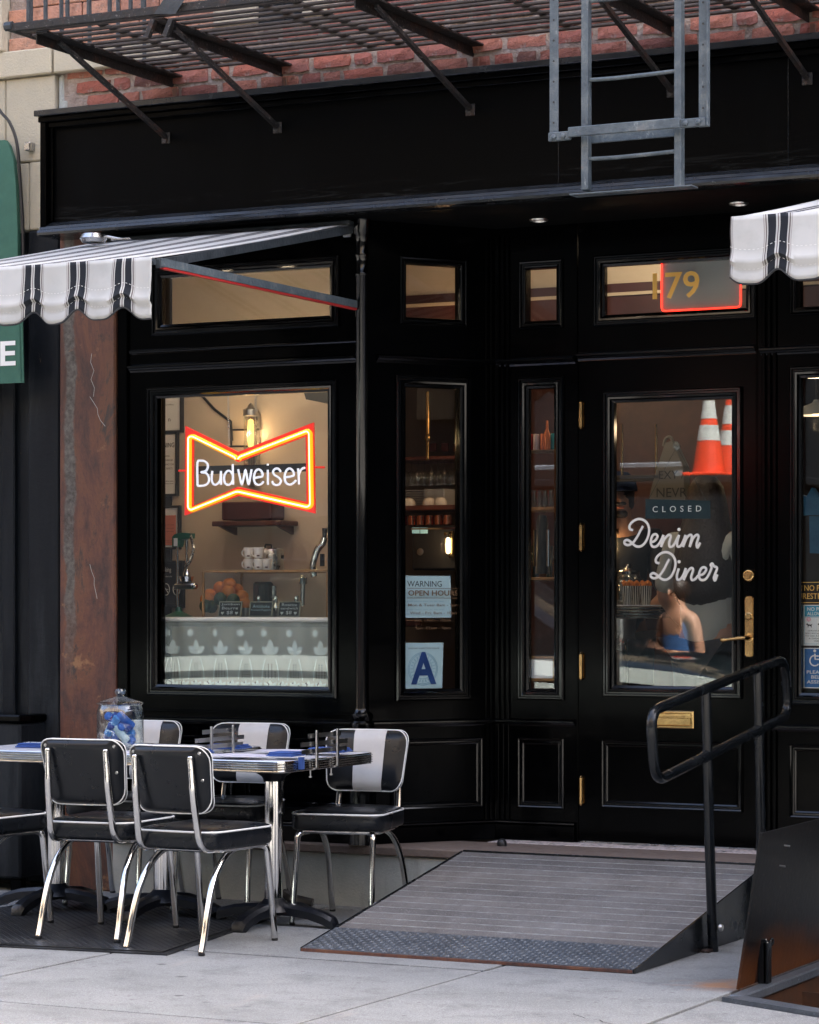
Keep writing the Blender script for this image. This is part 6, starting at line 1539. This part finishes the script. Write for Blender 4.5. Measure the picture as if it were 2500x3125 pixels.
for dx in (0, .052): MB().prism([(x0+.012+dx+u*.0012, z1-.097+v*.0014) for u, v in dog], .0008, .0015, FDn).build('dog_symbol', 'ink', t)
for k, s_ in enumerate(('SERVICE ANIMALS', 'SPECIFICALLY TRAINED', 'TO AID A PERSON WITH', 'A DISABILITY ARE', 'WELCOME')): text(s_, 'ink', FDn, (x0+x1)/2, z1-.114-.011*k, h=.006, w=(x1-x0)*(.75, .88, .88, .7, .4)[k], parent=t, align='CENTER')
MB().frame(x0+.005, x1-.005, z0+.006, z1-.052, [(0, .0008), (.0015, .0008)], FDn).build('border', 'cyan', t)
t, x0, x1, z0, z1 = sign('access_sign', 'blue wheelchair sign asking visitors to ring the bell', 2453, 1978, 2560, 2100, 'signblue')
MB().frame(x0, x1, z0, z1, [(0, .0008), (.004, .0008)], FDn).build('border', 'white', t)
for k, s_ in enumerate(('PLEASE RING', 'BELL FOR', 'ASSISTANCE')): text(s_, 'white', FDn, (x0+x1)/2, z0+.062-.021*k, h=.0145, w=(x1-x0)*(.84, .62, .84)[k], parent=t, align='CENTER', bold=.012)
cx_, cz_ = x0+.05, z0+.118
MB().tube([FDn(cx_+.022*math.cos(a), cz_+.022*math.sin(a), .001) for a in [R_(100+20*k) for k in range(12)]], .0032, 5).tube([FDn(cx_-.0, cz_+.03, .001), FDn(cx_+.002, cz_+.006, .001), FDn(cx_+.022, cz_+.006, .001), FDn(cx_+.03, cz_-.014, .001)], .0035, 5).lathe([(.0065, 0), (0, .001)], FDn(cx_, cz_+.042, .001), 12, ry).tube([FDn(cx_, cz_+.02, .001), FDn(cx_+.018, cz_+.02, .001)], .003, 5).build('wheelchair_symbol', 'white', t)
pl = thing('pendant_lamp', 'lit white dome pendant lamp at the right edge inside', 'lamp', (2.3, 2.0, 2.2))
c_ = atY(2492, 1255, 1.8); MB().lathe([(.012, .075), (.02, .06), (.06, .045), (.085, .01), (.088, 0), (.084, .0), (.055, .04), (0, .05)], (c_.x, 1.8, c_.z-.02), 24).build('shade', 'greypanel', pl, True); MB().lathe([(0, -.005), (.02, 0), (.024, .02), (.0, .04)], (c_.x, 1.8, c_.z-.015), 12).build('bulb', 'bulb', pl, True); MB().tube([(c_.x, 1.8, c_.z+.05), (c_.x, 1.8, 3.29)], .004, 6).build('cord', 'plast', pl)
lamp('pendant_light', (c_.x, 1.8, c_.z-.06), .2, (1, .7, .42), .04, pl)
um = thing('hanging_jacket', 'blue folded cloth hanging inside the right sidelight', 'cloth', (1.95, .9, 1.5))
M['bluecloth'] = mat('bright_blue_cloth', (.03, .15, .27), .8, var=(.05, .22, .36), vscale=14, bump=.4, bscale=20)
pts = [(2440, 1508), (2462, 1515), (2478, 1488), (2500, 1520), (2530, 1525), (2530, 1572), (2440, 1572)]
MB().prism([(atY(a, b, .85).x, atY(a, b, .85).z) for a, b in pts], .85, .90, lambda u, v, d: Vector((u, d, v))).build('upper_fold', 'bluecloth', um)
pts = [(2470, 1575), (2530, 1575), (2530, 1690), (2472, 1688)]
MB().prism([(atY(a, b, .87).x, atY(a, b, .87).z) for a, b in pts], .87, .93, lambda u, v, d: Vector((u, d, v))).build('lower_fold', 'bluecloth', um)
# counter, cups and shelf inside the door
ct = thing('diner_counter', 'chrome edged counter on a steel post inside the door', 'counter', (.3, 1.6, .28))
CYc = 1.5; x0, x1, z0, z1 = rect(1800, 1850, 2018, 1888, CYc)
for k in range(4): MB().box(x0, x1, CYc-.012+.002*(k % 2), CYc+.4, z0+(z1-z0)*k/4+.001, z0+(z1-z0)*(k+.82)/4, .003).build('edge_band', 'chrome', ct)
MB().box(x0, x1-.002, CYc, CYc+.4, z1+.0005, z1+.006).build('top', 'laminate', ct)
p = atY(1893, 2000, CYc+.15); MB().lathe([(.035, .28), (.035, z0-.08)], (p.x, CYc+.15, 0), 20).lathe([(.10, .273), (.10, .285), (.035, .3)], (p.x, CYc+.15, 0), 20).lathe([(.075, z0-.1), (.08, z0-.001)], (p.x, CYc+.15, 0), 20).build('post', 'steel', ct, True)
def stripec():
    m, t, b = newmat('black_white_striped_card'); tc = t.nodes.new('ShaderNodeTexCoord'); s_ = t.nodes.new('ShaderNodeSeparateXYZ'); t.links.new(tc.outputs['Object'], s_.inputs[0])
    a = t.nodes.new('ShaderNodeMath'); a.operation = 'ARCTAN2'; t.links.new(s_.outputs[0], a.inputs[0]); t.links.new(s_.outputs[1], a.inputs[1])
    w = t.nodes.new('ShaderNodeMath'); w.operation = 'MULTIPLY'; w.inputs[1].default_value = 16/6.2832; t.links.new(a.outputs[0], w.inputs[0])
    f = t.nodes.new('ShaderNodeMath'); f.operation = 'FRACT'; t.links.new(w.outputs[0], f.inputs[0]); g2 = t.nodes.new('ShaderNodeMath'); g2.operation = 'GREATER_THAN'; g2.inputs[1].default_value = .5; t.links.new(f.outputs[0], g2.inputs[0])
    t.links.new(mixc(t, g2.outputs[0], (.015, .015, .015), (.6, .6, .58)), b.inputs['Base Color']); return m
M['stripecup'] = stripec()
for k, (px, y, lb) in enumerate(((1915, CYc+.06, 'left'), (1938, CYc+.15, 'middle'), (1972, CYc+.06, 'right'))):
    c_ = atY(px, 1845, y); t = thing('snack_cup', 'black and white striped snack cup on the counter, '+lb+' of three', 'cup', (c_.x, y, z1+.006), 'striped snack cups')
    o = MB().lathe([(.02, 0), (.031, .092), (.029, .092), (.019, .003), (0, .003)], (0, 0, 0), 24).build('cup', 'stripecup', None, True); o.parent = t
    s_ = MB()
    for q in range(9): a = q*.7; s_.lathe([(.001, -.012), (.011, -.004), (.010, .006), (.001, .012)], (.018*math.cos(a), .018*math.sin(a), .096+.006*(q % 3)), 6)
    o = s_.build('snack', 'orange', None); o.parent = t; tag(o, kind='stuff')
cj = thing('counter_jar', 'round glass jar with metal lid behind the striped cups', 'jar', (.7, CYc+.3, z1)); c_ = atY(1918, 1800, CYc+.3)
MB().lathe([(.06, 0), (.075, .02), (.075, .12), (.055, .15), (.05, .15), (.07, .118), (.07, .02), (0, .01)], (c_.x, CYc+.3, z1+.007), 22).build('body', 'cupglass', cj, True); MB().lathe([(.058, .15), (.058, .165), (.02, .18), (.015, .2), (0, .205)], (c_.x, CYc+.3, z1+.007), 22).build('lid', 'chrome', cj, True)
hs_ = thing('hanging_shelf', 'dark shelf hung on brass rods inside the door', 'shelf', (.6, 2.0, 1.9)); x0, x1, z0, z1_ = rect(1840, 1448, 2012, 1466, 1.7)
MB().box(x0, x1, 1.7, 1.9, z0, z1_, .004).build('board', 'dark', hs_)
for px in (1899, 2003): a = atY(px, 1295, 1.715); MB().tube([(a.x, 1.715, z1_), (a.x, 1.715, a.z)], .007, 8).build('rod', 'brass', hs_, True)
x0b, x1b, z0b, z1b_ = rect(1938, 1310, 1996, 1380, 2.95); o = MB().box(x0b, x1b, 2.97, 2.999, z0b-.12, z1b_).build('wall_mirror', 'mug', rm)
tb_ = thing('tote_bag', 'cream canvas bag with black lettering hanging behind the CLOSED sign', 'bag', (1.0, 1.7, 1.7))
bp = [(2030, 1352), (2050, 1345), (2085, 1420), (2092, 1560), (1975, 1565), (1985, 1500), (2005, 1430)]
MB().prism([(atY(a, b, 1.7).x, atY(a, b, 1.7).z) for a, b in bp], 1.7, 1.78, lambda u, v, d: Vector((u, d, v))).build('sack', 'bag', tb_)
MB().tube(smoothpath([atY(2025, 1362, 1.72), atY(2032, 1338, 1.72), atY(2048, 1335, 1.72), atY(2055, 1355, 1.72)], 4), .008, 6).build('strap', 'bag', tb_)
fT = lambda u, v, n: Vector((u, 1.698-n, v)); p = atY(2012, 1462, 1.7); text('EXY /', 'ink', fT, p.x, p.z, h=.04, parent=tb_); p = atY(2005, 1518, 1.7); text('NEVR.', 'ink', fT, p.x, p.z, h=.045, parent=tb_)
lamp('room_fill_light', (1.7, 2.3, 2.6), .12, (1, .68, .42), .06)  # unseen fill added deeper in the room, no pendant modelled

# ------------------------------------------------------------------ people
def skinmesh(pts, edges, sub=2):
    me = bpy.data.meshes.new('s'); me.from_pydata([p for p, r in pts], edges, []); o = bpy.data.objects.new('s', me); col.objects.link(o)
    m = o.modifiers.new('skin', 'SKIN'); m.use_smooth_shade = True
    s = o.modifiers.new('sub', 'SUBSURF'); s.levels = s.render_levels = sub
    sv = me.skin_vertices[0].data
    for i, (p, r) in enumerate(pts): sv[i].radius = (r, r) if not isinstance(r, tuple) else r
    sv[0].use_root = True
    bpy.context.view_layer.update(); dg = bpy.context.evaluated_depsgraph_get()
    out = bpy.data.meshes.new_from_object(o.evaluated_get(dg)); bpy.data.objects.remove(o); return out
def person(label, loc, rz_, H, pose, cloth):
    k = H/1.75; t = thing('person', label, 'person', (0, 0, 0))
    J = dict(pel=((0, 0, .95), (.15, .11)), wai=((0, .0, 1.1), (.125, .095)), che=((0, .0, 1.3), (.15, .105)), sho=((0, 0, 1.43), (.11, .08)), nec=((0, .01, 1.51), .055), hea=((0, .02, 1.60), (.07, .085)), top=((0, .015, 1.70), (.065, .08)),
        sL=((-.17, 0, 1.42), .058), eL=((-.23, -.02, 1.14), .045), wL=((-.22, .08, .92), .034), hL=((-.21, .12, .84), .036), sR=((.17, 0, 1.42), .058), eR=((.23, -.02, 1.14), .045), wR=((.22, .08, .92), .034), hR=((.21, .12, .84), .036),
        tL=((-.09, 0, .88), .098), kL=((-.095, .015, .5), .064), aL=((-.095, -.01, .09), .044), fL=((-.10, .12, .035), .04), tR=((.09, 0, .88), .098), kR=((.095, .015, .5), .064), aR=((.095, -.01, .09), .044), fR=((.10, .12, .035), .04))
    for n_, p in pose.items(): J[n_] = (p, J[n_][1])
    E_ = [('pel', 'wai'), ('wai', 'che'), ('che', 'sho'), ('sho', 'nec'), ('nec', 'hea'), ('hea', 'top'), ('sho', 'sL'), ('sL', 'eL'), ('eL', 'wL'), ('wL', 'hL'), ('sho', 'sR'), ('sR', 'eR'), ('eR', 'wR'), ('wR', 'hR'), ('pel', 'tL'), ('tL', 'kL'), ('kL', 'aL'), ('aL', 'fL'), ('pel', 'tR'), ('tR', 'kR'), ('kR', 'aR'), ('aR', 'fR')]
    def grow(names, d):
        idx = {n_: i for i, n_ in enumerate(names)}
        pts = [(Vector(J[n_][0])*k, tuple((q+d)*k for q in (J[n_][1] if isinstance(J[n_][1], tuple) else (J[n_][1],)*2))) for n_ in names]
        return skinmesh(pts, [(idx[a], idx[b]) for a, b in E_ if a in idx and b in idx])
    def put(nm, me, m_):
        o = obj(nm, me, m_, None, True, 180); o.parent = t; return o
    bod = put('body', grow(list(J), 0), 'skin')
    # five fingers on each hand
    for sd_, h_, w_ in ((-1, 'hL', 'wL'), (1, 'hR', 'wR')):
        h = Vector(J[h_][0])*k; d = (h-Vector(J[w_][0])*k).normalized(); side = Vector((0, 1, 0)) if abs(d.y) < .8 else Vector((1, 0, 0)); side = (side-d*side.dot(d)).normalized(); nrm = d.cross(side)
        fm = MB()
        for q, L in enumerate((.062, .075, .08, .072)):
            b0 = h+side*(.027-.018*q)*k+d*.02*k; fm.tube([b0, b0+d*L*.45*k, b0+d*L*.8*k+nrm*.012*k*sd_, b0+d*L*k+nrm*.026*k*sd_], [.0085*k, .0085*k, .0078*k, .0055*k], 7)
        b0 = h+side*.03*k-d*.005*k; fm.tube([b0, b0+(side*.7+d*.7)*.03*k, b0+(side*.6+d)*.05*k], [.0105*k, .0095*k, .0065*k], 7)
        put('fingers', fm_mesh(fm), 'skin')
    put('shirt', grow(['pel', 'wai', 'che', 'sho', 'sL', 'eL', 'sR', 'eR', 'tL', 'tR'] if cloth.get('sleeve', 1) else ['pel', 'wai', 'che', 'sho', 'sL', 'sR'], .02), cloth['top'])
    put('trousers', grow(['pel', 'tL', 'kL', 'aL', 'tR', 'kR', 'aR'], .014), cloth['legs'])
    for s in (-1, 1):
        f = Vector(J['fL' if s < 0 else 'fR'][0])*k; a = Vector(J['aL' if s < 0 else 'aR'][0])*k
        sh = MB().tube([a+Vector((0, -.05, -.04)), a+Vector((0, .0, -.045)), f+Vector((0, .0, .008)), f+Vector((0, .06, 0))], [.042, .048, .044, .028], 10); put('shoe', fm_mesh(sh), 'plast')
    # face
    hc = Vector(J['hea'][0])*k+Vector((0, 0, .03))
    fc = MB().lathe([(.001, -.012), (.012, -.008), (.013, .004), (.006, .03), (.001, .034)], hc+Vector((0, .085*k, -.02)), 8); put('nose', fm_mesh(fc), 'skin')
    for s in (-1, 1):
        put('eye', fm_mesh(MB().lathe([(.001, -.007), (.011, -.002), (.011, .002), (.001, .007)], hc+Vector((s*.03, .078*k, .012)), 8)), 'ink'); put('ear', fm_mesh(MB().lathe([(.001, -.03), (.012, -.02), (.014, .01), (.006, .03), (.001, .033)], hc+Vector((s*.074*k, 0, -.005)), 8)), 'skin')
    put('mouth', fm_mesh(MB().box(-.022, .022, .076*k, .086*k, -.006, .004, .003, Matrix.Translation(hc+Vector((0, 0, -.055))))), 'salmon')
    cloth['extra'](put, hc, k)
    t.location = loc; t.rotation_euler = (0, 0, rz_); return t
def fm_mesh(mb):
    me = bpy.data.meshes.new('m'); me.from_pydata(mb.v, [], mb.f); bm = bmesh.new(); bm.from_mesh(me); bmesh.ops.recalc_face_normals(bm, faces=bm.faces); bm.to_mesh(me); bm.free(); return me
def hair_long(put, hc, k):
    mb = MB(); mb.lathe([(.001, .115), (.05, .105), (.085, .06), (.10, .0), (.115, -.1), (.15, -.2), (.17, -.32), (.155, -.42), (.10, -.50), (.001, -.53)], hc+Vector((0, -.035, 0)), 18, Matrix.Diagonal((1, .8, 1, 1)))
    put('hair', fm_mesh(mb), 'hair')
    for q in range(0):
        x = -.1+.033*q; put('lock', fm_mesh(MB().tube(smoothpath([hc+Vector((x, -.1, -.3)), hc+Vector((x*1.1+.01, -.11, -.4)), hc+Vector((x*1.1-.012, -.1, -.5)), hc+Vector((x*1.15+.012, -.1, -.57))], 4), [.02]*6+[.014]*4+[.008]*2+[.004], 6)), 'hair')
def cap_man(put, hc, k):
    put('hair', fm_mesh(MB().lathe([(.001, .095), (.06, .085), (.082, .05), (.086, .0), (.08, -.05), (.06, -.07)], hc+Vector((0, -.018, 0)), 16)), 'hair')
    put('cap', fm_mesh(MB().lathe([(.001, .125), (.05, .118), (.085, .085), (.096, .04), (.096, .025)], hc+Vector((0, .0, .005)), 18)), 'cap')
    put('cap_peak', fm_mesh(MB().prism([(-.08, .06), (-.06, .13), (0, .165), (.06, .13), (.08, .06)], .028, .036, lambda u, v, d: hc+Vector((u, v, d)))), 'cap')
    put('moustache', fm_mesh(MB().box(-.032, .032, .08*k, .096*k, -.009, .009, .006, Matrix.Translation(hc+Vector((0, 0, -.036))))), 'hair')
    put('beard', fm_mesh(MB().box(-.04, .04, .03, .085, -.02, .015, .01, Matrix.Translation(hc+Vector((0, 0, -.085))))), 'hair')
def hair_short(put, hc, k):
    put('hair', fm_mesh(MB().lathe([(.001, .105), (.06, .095), (.084, .06), (.09, .0), (.08, -.05)], hc+Vector((0, -.022, 0)), 16)), 'hair')
wp = atY(2160, 1700, 1.25)
person('woman in white top and dark jeans seen from behind inside the door', (wp.x, 1.25, .272), R_(-8), 1.66, dict(eL=(-.26, .02, 1.16), wL=(-.24, .2, 1.02), hL=(-.2, .26, 1.02), eR=(.25, .0, 1.15), wR=(.2, .18, 1.0), hR=(.16, .24, .98)), dict(top='topw', legs='jeans', extra=hair_long))
mp_ = atY(1898, 1520, 2.05)
person('man in navy cap with dark moustache looking down inside the door', (mp_.x, 2.0, .25), R_(180+28), 1.74, dict(eL=(-.25, .06, 1.14), wL=(-.14, .26, 1.06), hL=(-.08, .32, 1.05), eR=(.25, .06, 1.14), wR=(.14, .26, 1.06), hR=(.08, .32, 1.05)), dict(top='plast', legs='jeans', extra=cap_man))
lamp('ceiling_fill_light', (.9, .85, 2.97), 1.3, (1, .8, .55), .06)  # added fill for the ceiling behind the transoms, no fixture
lamp('counter_fill_light', (.55, 1.6, 2.3), .2, (1, .6, .32), .05)  # unseen point light added over the counter, no fixture

# ------------------------------------------------------------------ across the street (mirrored in the glass)
M['truckdark'] = mat('dark_paint', (.010, .013, .017), .85, spec=.1)
def facade_block(name, label, x0, x1, y0, y1, h, face):
    t = thing(name, label, 'building', ((x0+x1)/2, (y0+y1)/2, 0)); MB().box(x0, x1, y0, y1, 8.0, h).build('wall', 'tanbrick', t); MB().box(x0+.02, x1-.02, y0+.02, y1-.02, -.14, 7.99).build('shopfront_base', 'truckdark', t)
    win = None; L = (x1-x0) if face == 'y' else (y1-y0)
    n_ = int(abs(L)/3.0)
    for i in range(n_):
        for j in range(int(h/3.6)):
            c_ = 1.5+i*3.0; z = 1.0+j*3.5
            if face == 'y':
                a = x0+c_; MB().box(a-.6, a+.6, y1+.002, y1+.05, z, z+2.0).build('window', 'carglass', t); MB().box(a-.75, a+.75, y1+.002, y1+.12, z-.18, z-.02).build('sill', 'bldgtrim', t)
            else:
                a = y0+c_; xx = x0 if face == '-x' else x1; s = -1 if face == '-x' else 1; MB().box(xx+s*.002, xx+s*.05, a-.6, a+.6, z, z+2).build('window', 'carglass', t)
    return t
facade_block('brick_building', 'dark brick building across the street, mirrored in the glass', -34, 26, -32, -19, 15, 'y')
facade_block('brick_building', 'brick building closing the far end of the street to the right', 34, 46, -40, 12, 14, '-x')
facade_block('brick_building', 'brick building closing the far end of the street to the left', -60, -48, -40, 12, 14, 'x')
far = MB().box(-60, 60, -19, -15.4, -.2, -.01, .02).build('pavement', 'concrete'); tag(far, kind='structure')
# parked dark car
car = thing('parked_car', 'dark glossy car parked at the kerb, mirrored in the door glass', 'car', (-2.6, -5.8, -.14))
def loft(mb, secs):
    n_ = len(secs[0]); vs = [p for s in secs for p in s]; fs = []
    for i in range(len(secs)-1):
        for q in range(n_): fs.append((i*n_+q, i*n_+(q+1) % n_, (i+1)*n_+(q+1) % n_, (i+1)*n_+q))
    fs += [tuple(range(n_))[::-1], tuple(range((len(secs)-1)*n_, len(secs)*n_))]; return mb.add(vs, fs)
cx0 = -4.9; cyc = -5.85; g0_ = -.14
def sec(x, hw, zb_, zsh_, ztop_, crown):
    pts = []
    for y, z in ((-hw*.92, zb_), (hw*.92, zb_), (hw, zb_+.12), (hw*1.0, zsh_-.18), (hw*.965, zsh_-.04), (hw*.90, zsh_), (hw*.5, ztop_), (0, ztop_+crown), (-hw*.5, ztop_), (-hw*.90, zsh_), (-hw*.965, zsh_-.04), (-hw, zsh_-.18), (-hw, zb_+.12)): pts.append((cx0+x, cyc+y, g0_+z*1.2))
    return pts
S_ = [(0, .70, .35, .62, .64, .01), (.08, .82, .24, .78, .80, .02), (.5, .88, .2, .90, .93, .02), (1.2, .90, .2, .95, .97, .02), (2.4, .90, .2, .94, .95, .01), (3.2, .90, .2, .93, .97, .02), (3.9, .88, .2, .86, .92, .025), (4.45, .82, .22, .72, .78, .02), (4.62, .72, .3, .56, .6, .01)]
loft(MB(), [sec(*s) for s in S_]).build('body', 'carpaint', car, True, ang=50)
def csec(x, hb, ht, zb_, zt_): return [(cx0+x, cyc+y, g0_+z*1.2) for y, z in ((-hb, zb_), (hb, zb_), (ht, zt_-.05), (ht*.8, zt_), (-ht*.8, zt_), (-ht, zt_-.05))]
loft(MB(), [csec(.55, .74, .70, .9, .94), csec(1.15, .78, .60, .92, 1.40), (csec(1.9, .8, .62, .93, 1.46)), csec(2.5, .8, .6, .93, 1.42), csec(3.35, .76, .72, .92, .96)]).build('cabin', 'carglass', car, True, ang=40)
MB().box(cx0+1.25, cx0+2.4, cyc-.55, cyc+.55, g0_+1.755, g0_+1.78, .02).build('roof', 'carpaint', car)
for x in (.85, 3.75):
    for s in (-1, 1):
        w_ = MB().lathe([(.0, -.11), (.33, -.11), (.34, -.09), (.34, .09), (.33, .11), (0, .11)], (cx0+x, cyc+s*.83, g0_+.34), 24, Matrix.Rotation(R_(90), 4, 'X')).build('wheel', 'tyre', car, True); MB().lathe([(0, -.115), (.2, -.115), (.21, -.1), (.21, .1), (.2, .115), (0, .115)], (cx0+x, cyc+s*.83, g0_+.34), 18, Matrix.Rotation(R_(90), 4, 'X')).build('rim', 'steel', w_, True)
for s in (-1, 1): MB().box(cx0+4.44, cx0+4.6, cyc+s*.6-.14, cyc+s*.6+.1, g0_+.56, g0_+.66, .03).build('headlight', 'cupglass', car)
M['pale'] = mat('pale_mint_car_highlight', (.62, .70, .68), .3)  # bright highlights on the dark body, put in as pale strips
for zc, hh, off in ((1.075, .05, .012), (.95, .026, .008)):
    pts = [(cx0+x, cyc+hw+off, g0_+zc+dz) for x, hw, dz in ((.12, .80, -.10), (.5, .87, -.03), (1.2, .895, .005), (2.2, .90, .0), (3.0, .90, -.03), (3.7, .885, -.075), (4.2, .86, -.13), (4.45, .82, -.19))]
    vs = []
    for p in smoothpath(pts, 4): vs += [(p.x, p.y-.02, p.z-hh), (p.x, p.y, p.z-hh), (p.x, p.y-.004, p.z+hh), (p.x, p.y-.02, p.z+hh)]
    n_ = len(vs)//4; MB().add(vs, [(i*4+q, i*4+(q+1) % 4, (i+1)*4+(q+1) % 4, (i+1)*4+q) for i in range(n_-1) for q in range(4)]).build('side_highlight', 'pale', car, True)
# work truck with two cones on its deck
tr = thing('work_truck', 'flatbed work truck standing in the road, mirrored in the door', 'truck', (-5, -10.6, -.14))
MB().box(-4.2, -1.75, -11.7, -9.5, .9, 2.30, .03).build('body', 'truckdark', tr)
MB().box(-4.25, -1.70, -11.75, -9.45, 2.332, 2.40, .01).build('deck_edge', 'truckdark', tr); MB().box(-4.25, -2.6, -9.47, -9.44, 2.47, 2.52, .01).build('side_rail', 'truck', tr)
for x in (-4.2, -2.66): MB().box(x, x+.06, -9.48, -9.45, 2.401, 2.449).build('rail_post', 'truck', tr)
MB().box(-6.1, -4.3, -11.7, -9.5, .5, 2.2, .12).build('cab', 'truckdark', tr); MB().box(-4.4, -2, -11.3, -9.8, .4, .9).build('chassis', 'plast', tr)
for x in (-5.3, -3.4, -2.4):
    for y in (-9.75, -11.45): w_ = MB().lathe([(0, -.13), (.47, -.13), (.49, -.1), (.49, .1), (.47, .13), (0, .13)], (x, y, .35), 24, Matrix.Rotation(R_(90), 4, 'X')).build('wheel', 'tyre', tr, True)
def cone(p, label):
    t = thing('traffic_cone', label, 'traffic cone', p, 'traffic cones on the truck'); R0 = lambda z: .142-.115*z/.72
    MB().box(p[0]-.18, p[0]+.18, p[1]-.18, p[1]+.18, p[2], p[2]+.035, .01).build('base', 'cone', t)
    o = [(R0(z), z+.035) for z in (0, .2, .29)]
    MB().lathe([(R0(z), z+.035) for z in (0, .36, .66, .69)]+[(.018, .73), (0, .73)], p, 24).build('body', 'cone', t, True)
    for a, b in ((.27, .40), (.455, .62)): MB().lathe([(R0(a)+.002, a+.035), (R0(b)+.002, b+.035)], p, 24).build('reflective_band', 'reflect', t, True)
def refl(px, py, y):      # point at depth y seen mirrored in the door glass
    d = ray(px, py); yd = DY+.03; t = (yd-CAM.y)/d.y; p = CAM+d*t; d2 = Vector((d.x, -d.y, d.z)); return p+d2*((y-p.y)/d2.y)
for (px, py, y, lb) in ((2163, 1462, -9.75, 'orange cone with two white bands, nearer and larger'), (2227, 1470, -10.5, 'orange cone with two white bands, farther and slimmer')):
    q = refl(px, py, y); cone((q.x, y, 2.401), lb+', mirrored in the door glass')
q = refl(2070, 1900, -7.6)
person('pedestrian in a blue sleeveless shirt, mirrored in the door glass', (q.x, -7.6, -.14), R_(25), 1.68, dict(), dict(top='tank', legs='jeans', sleeve=0, extra=hair_short))
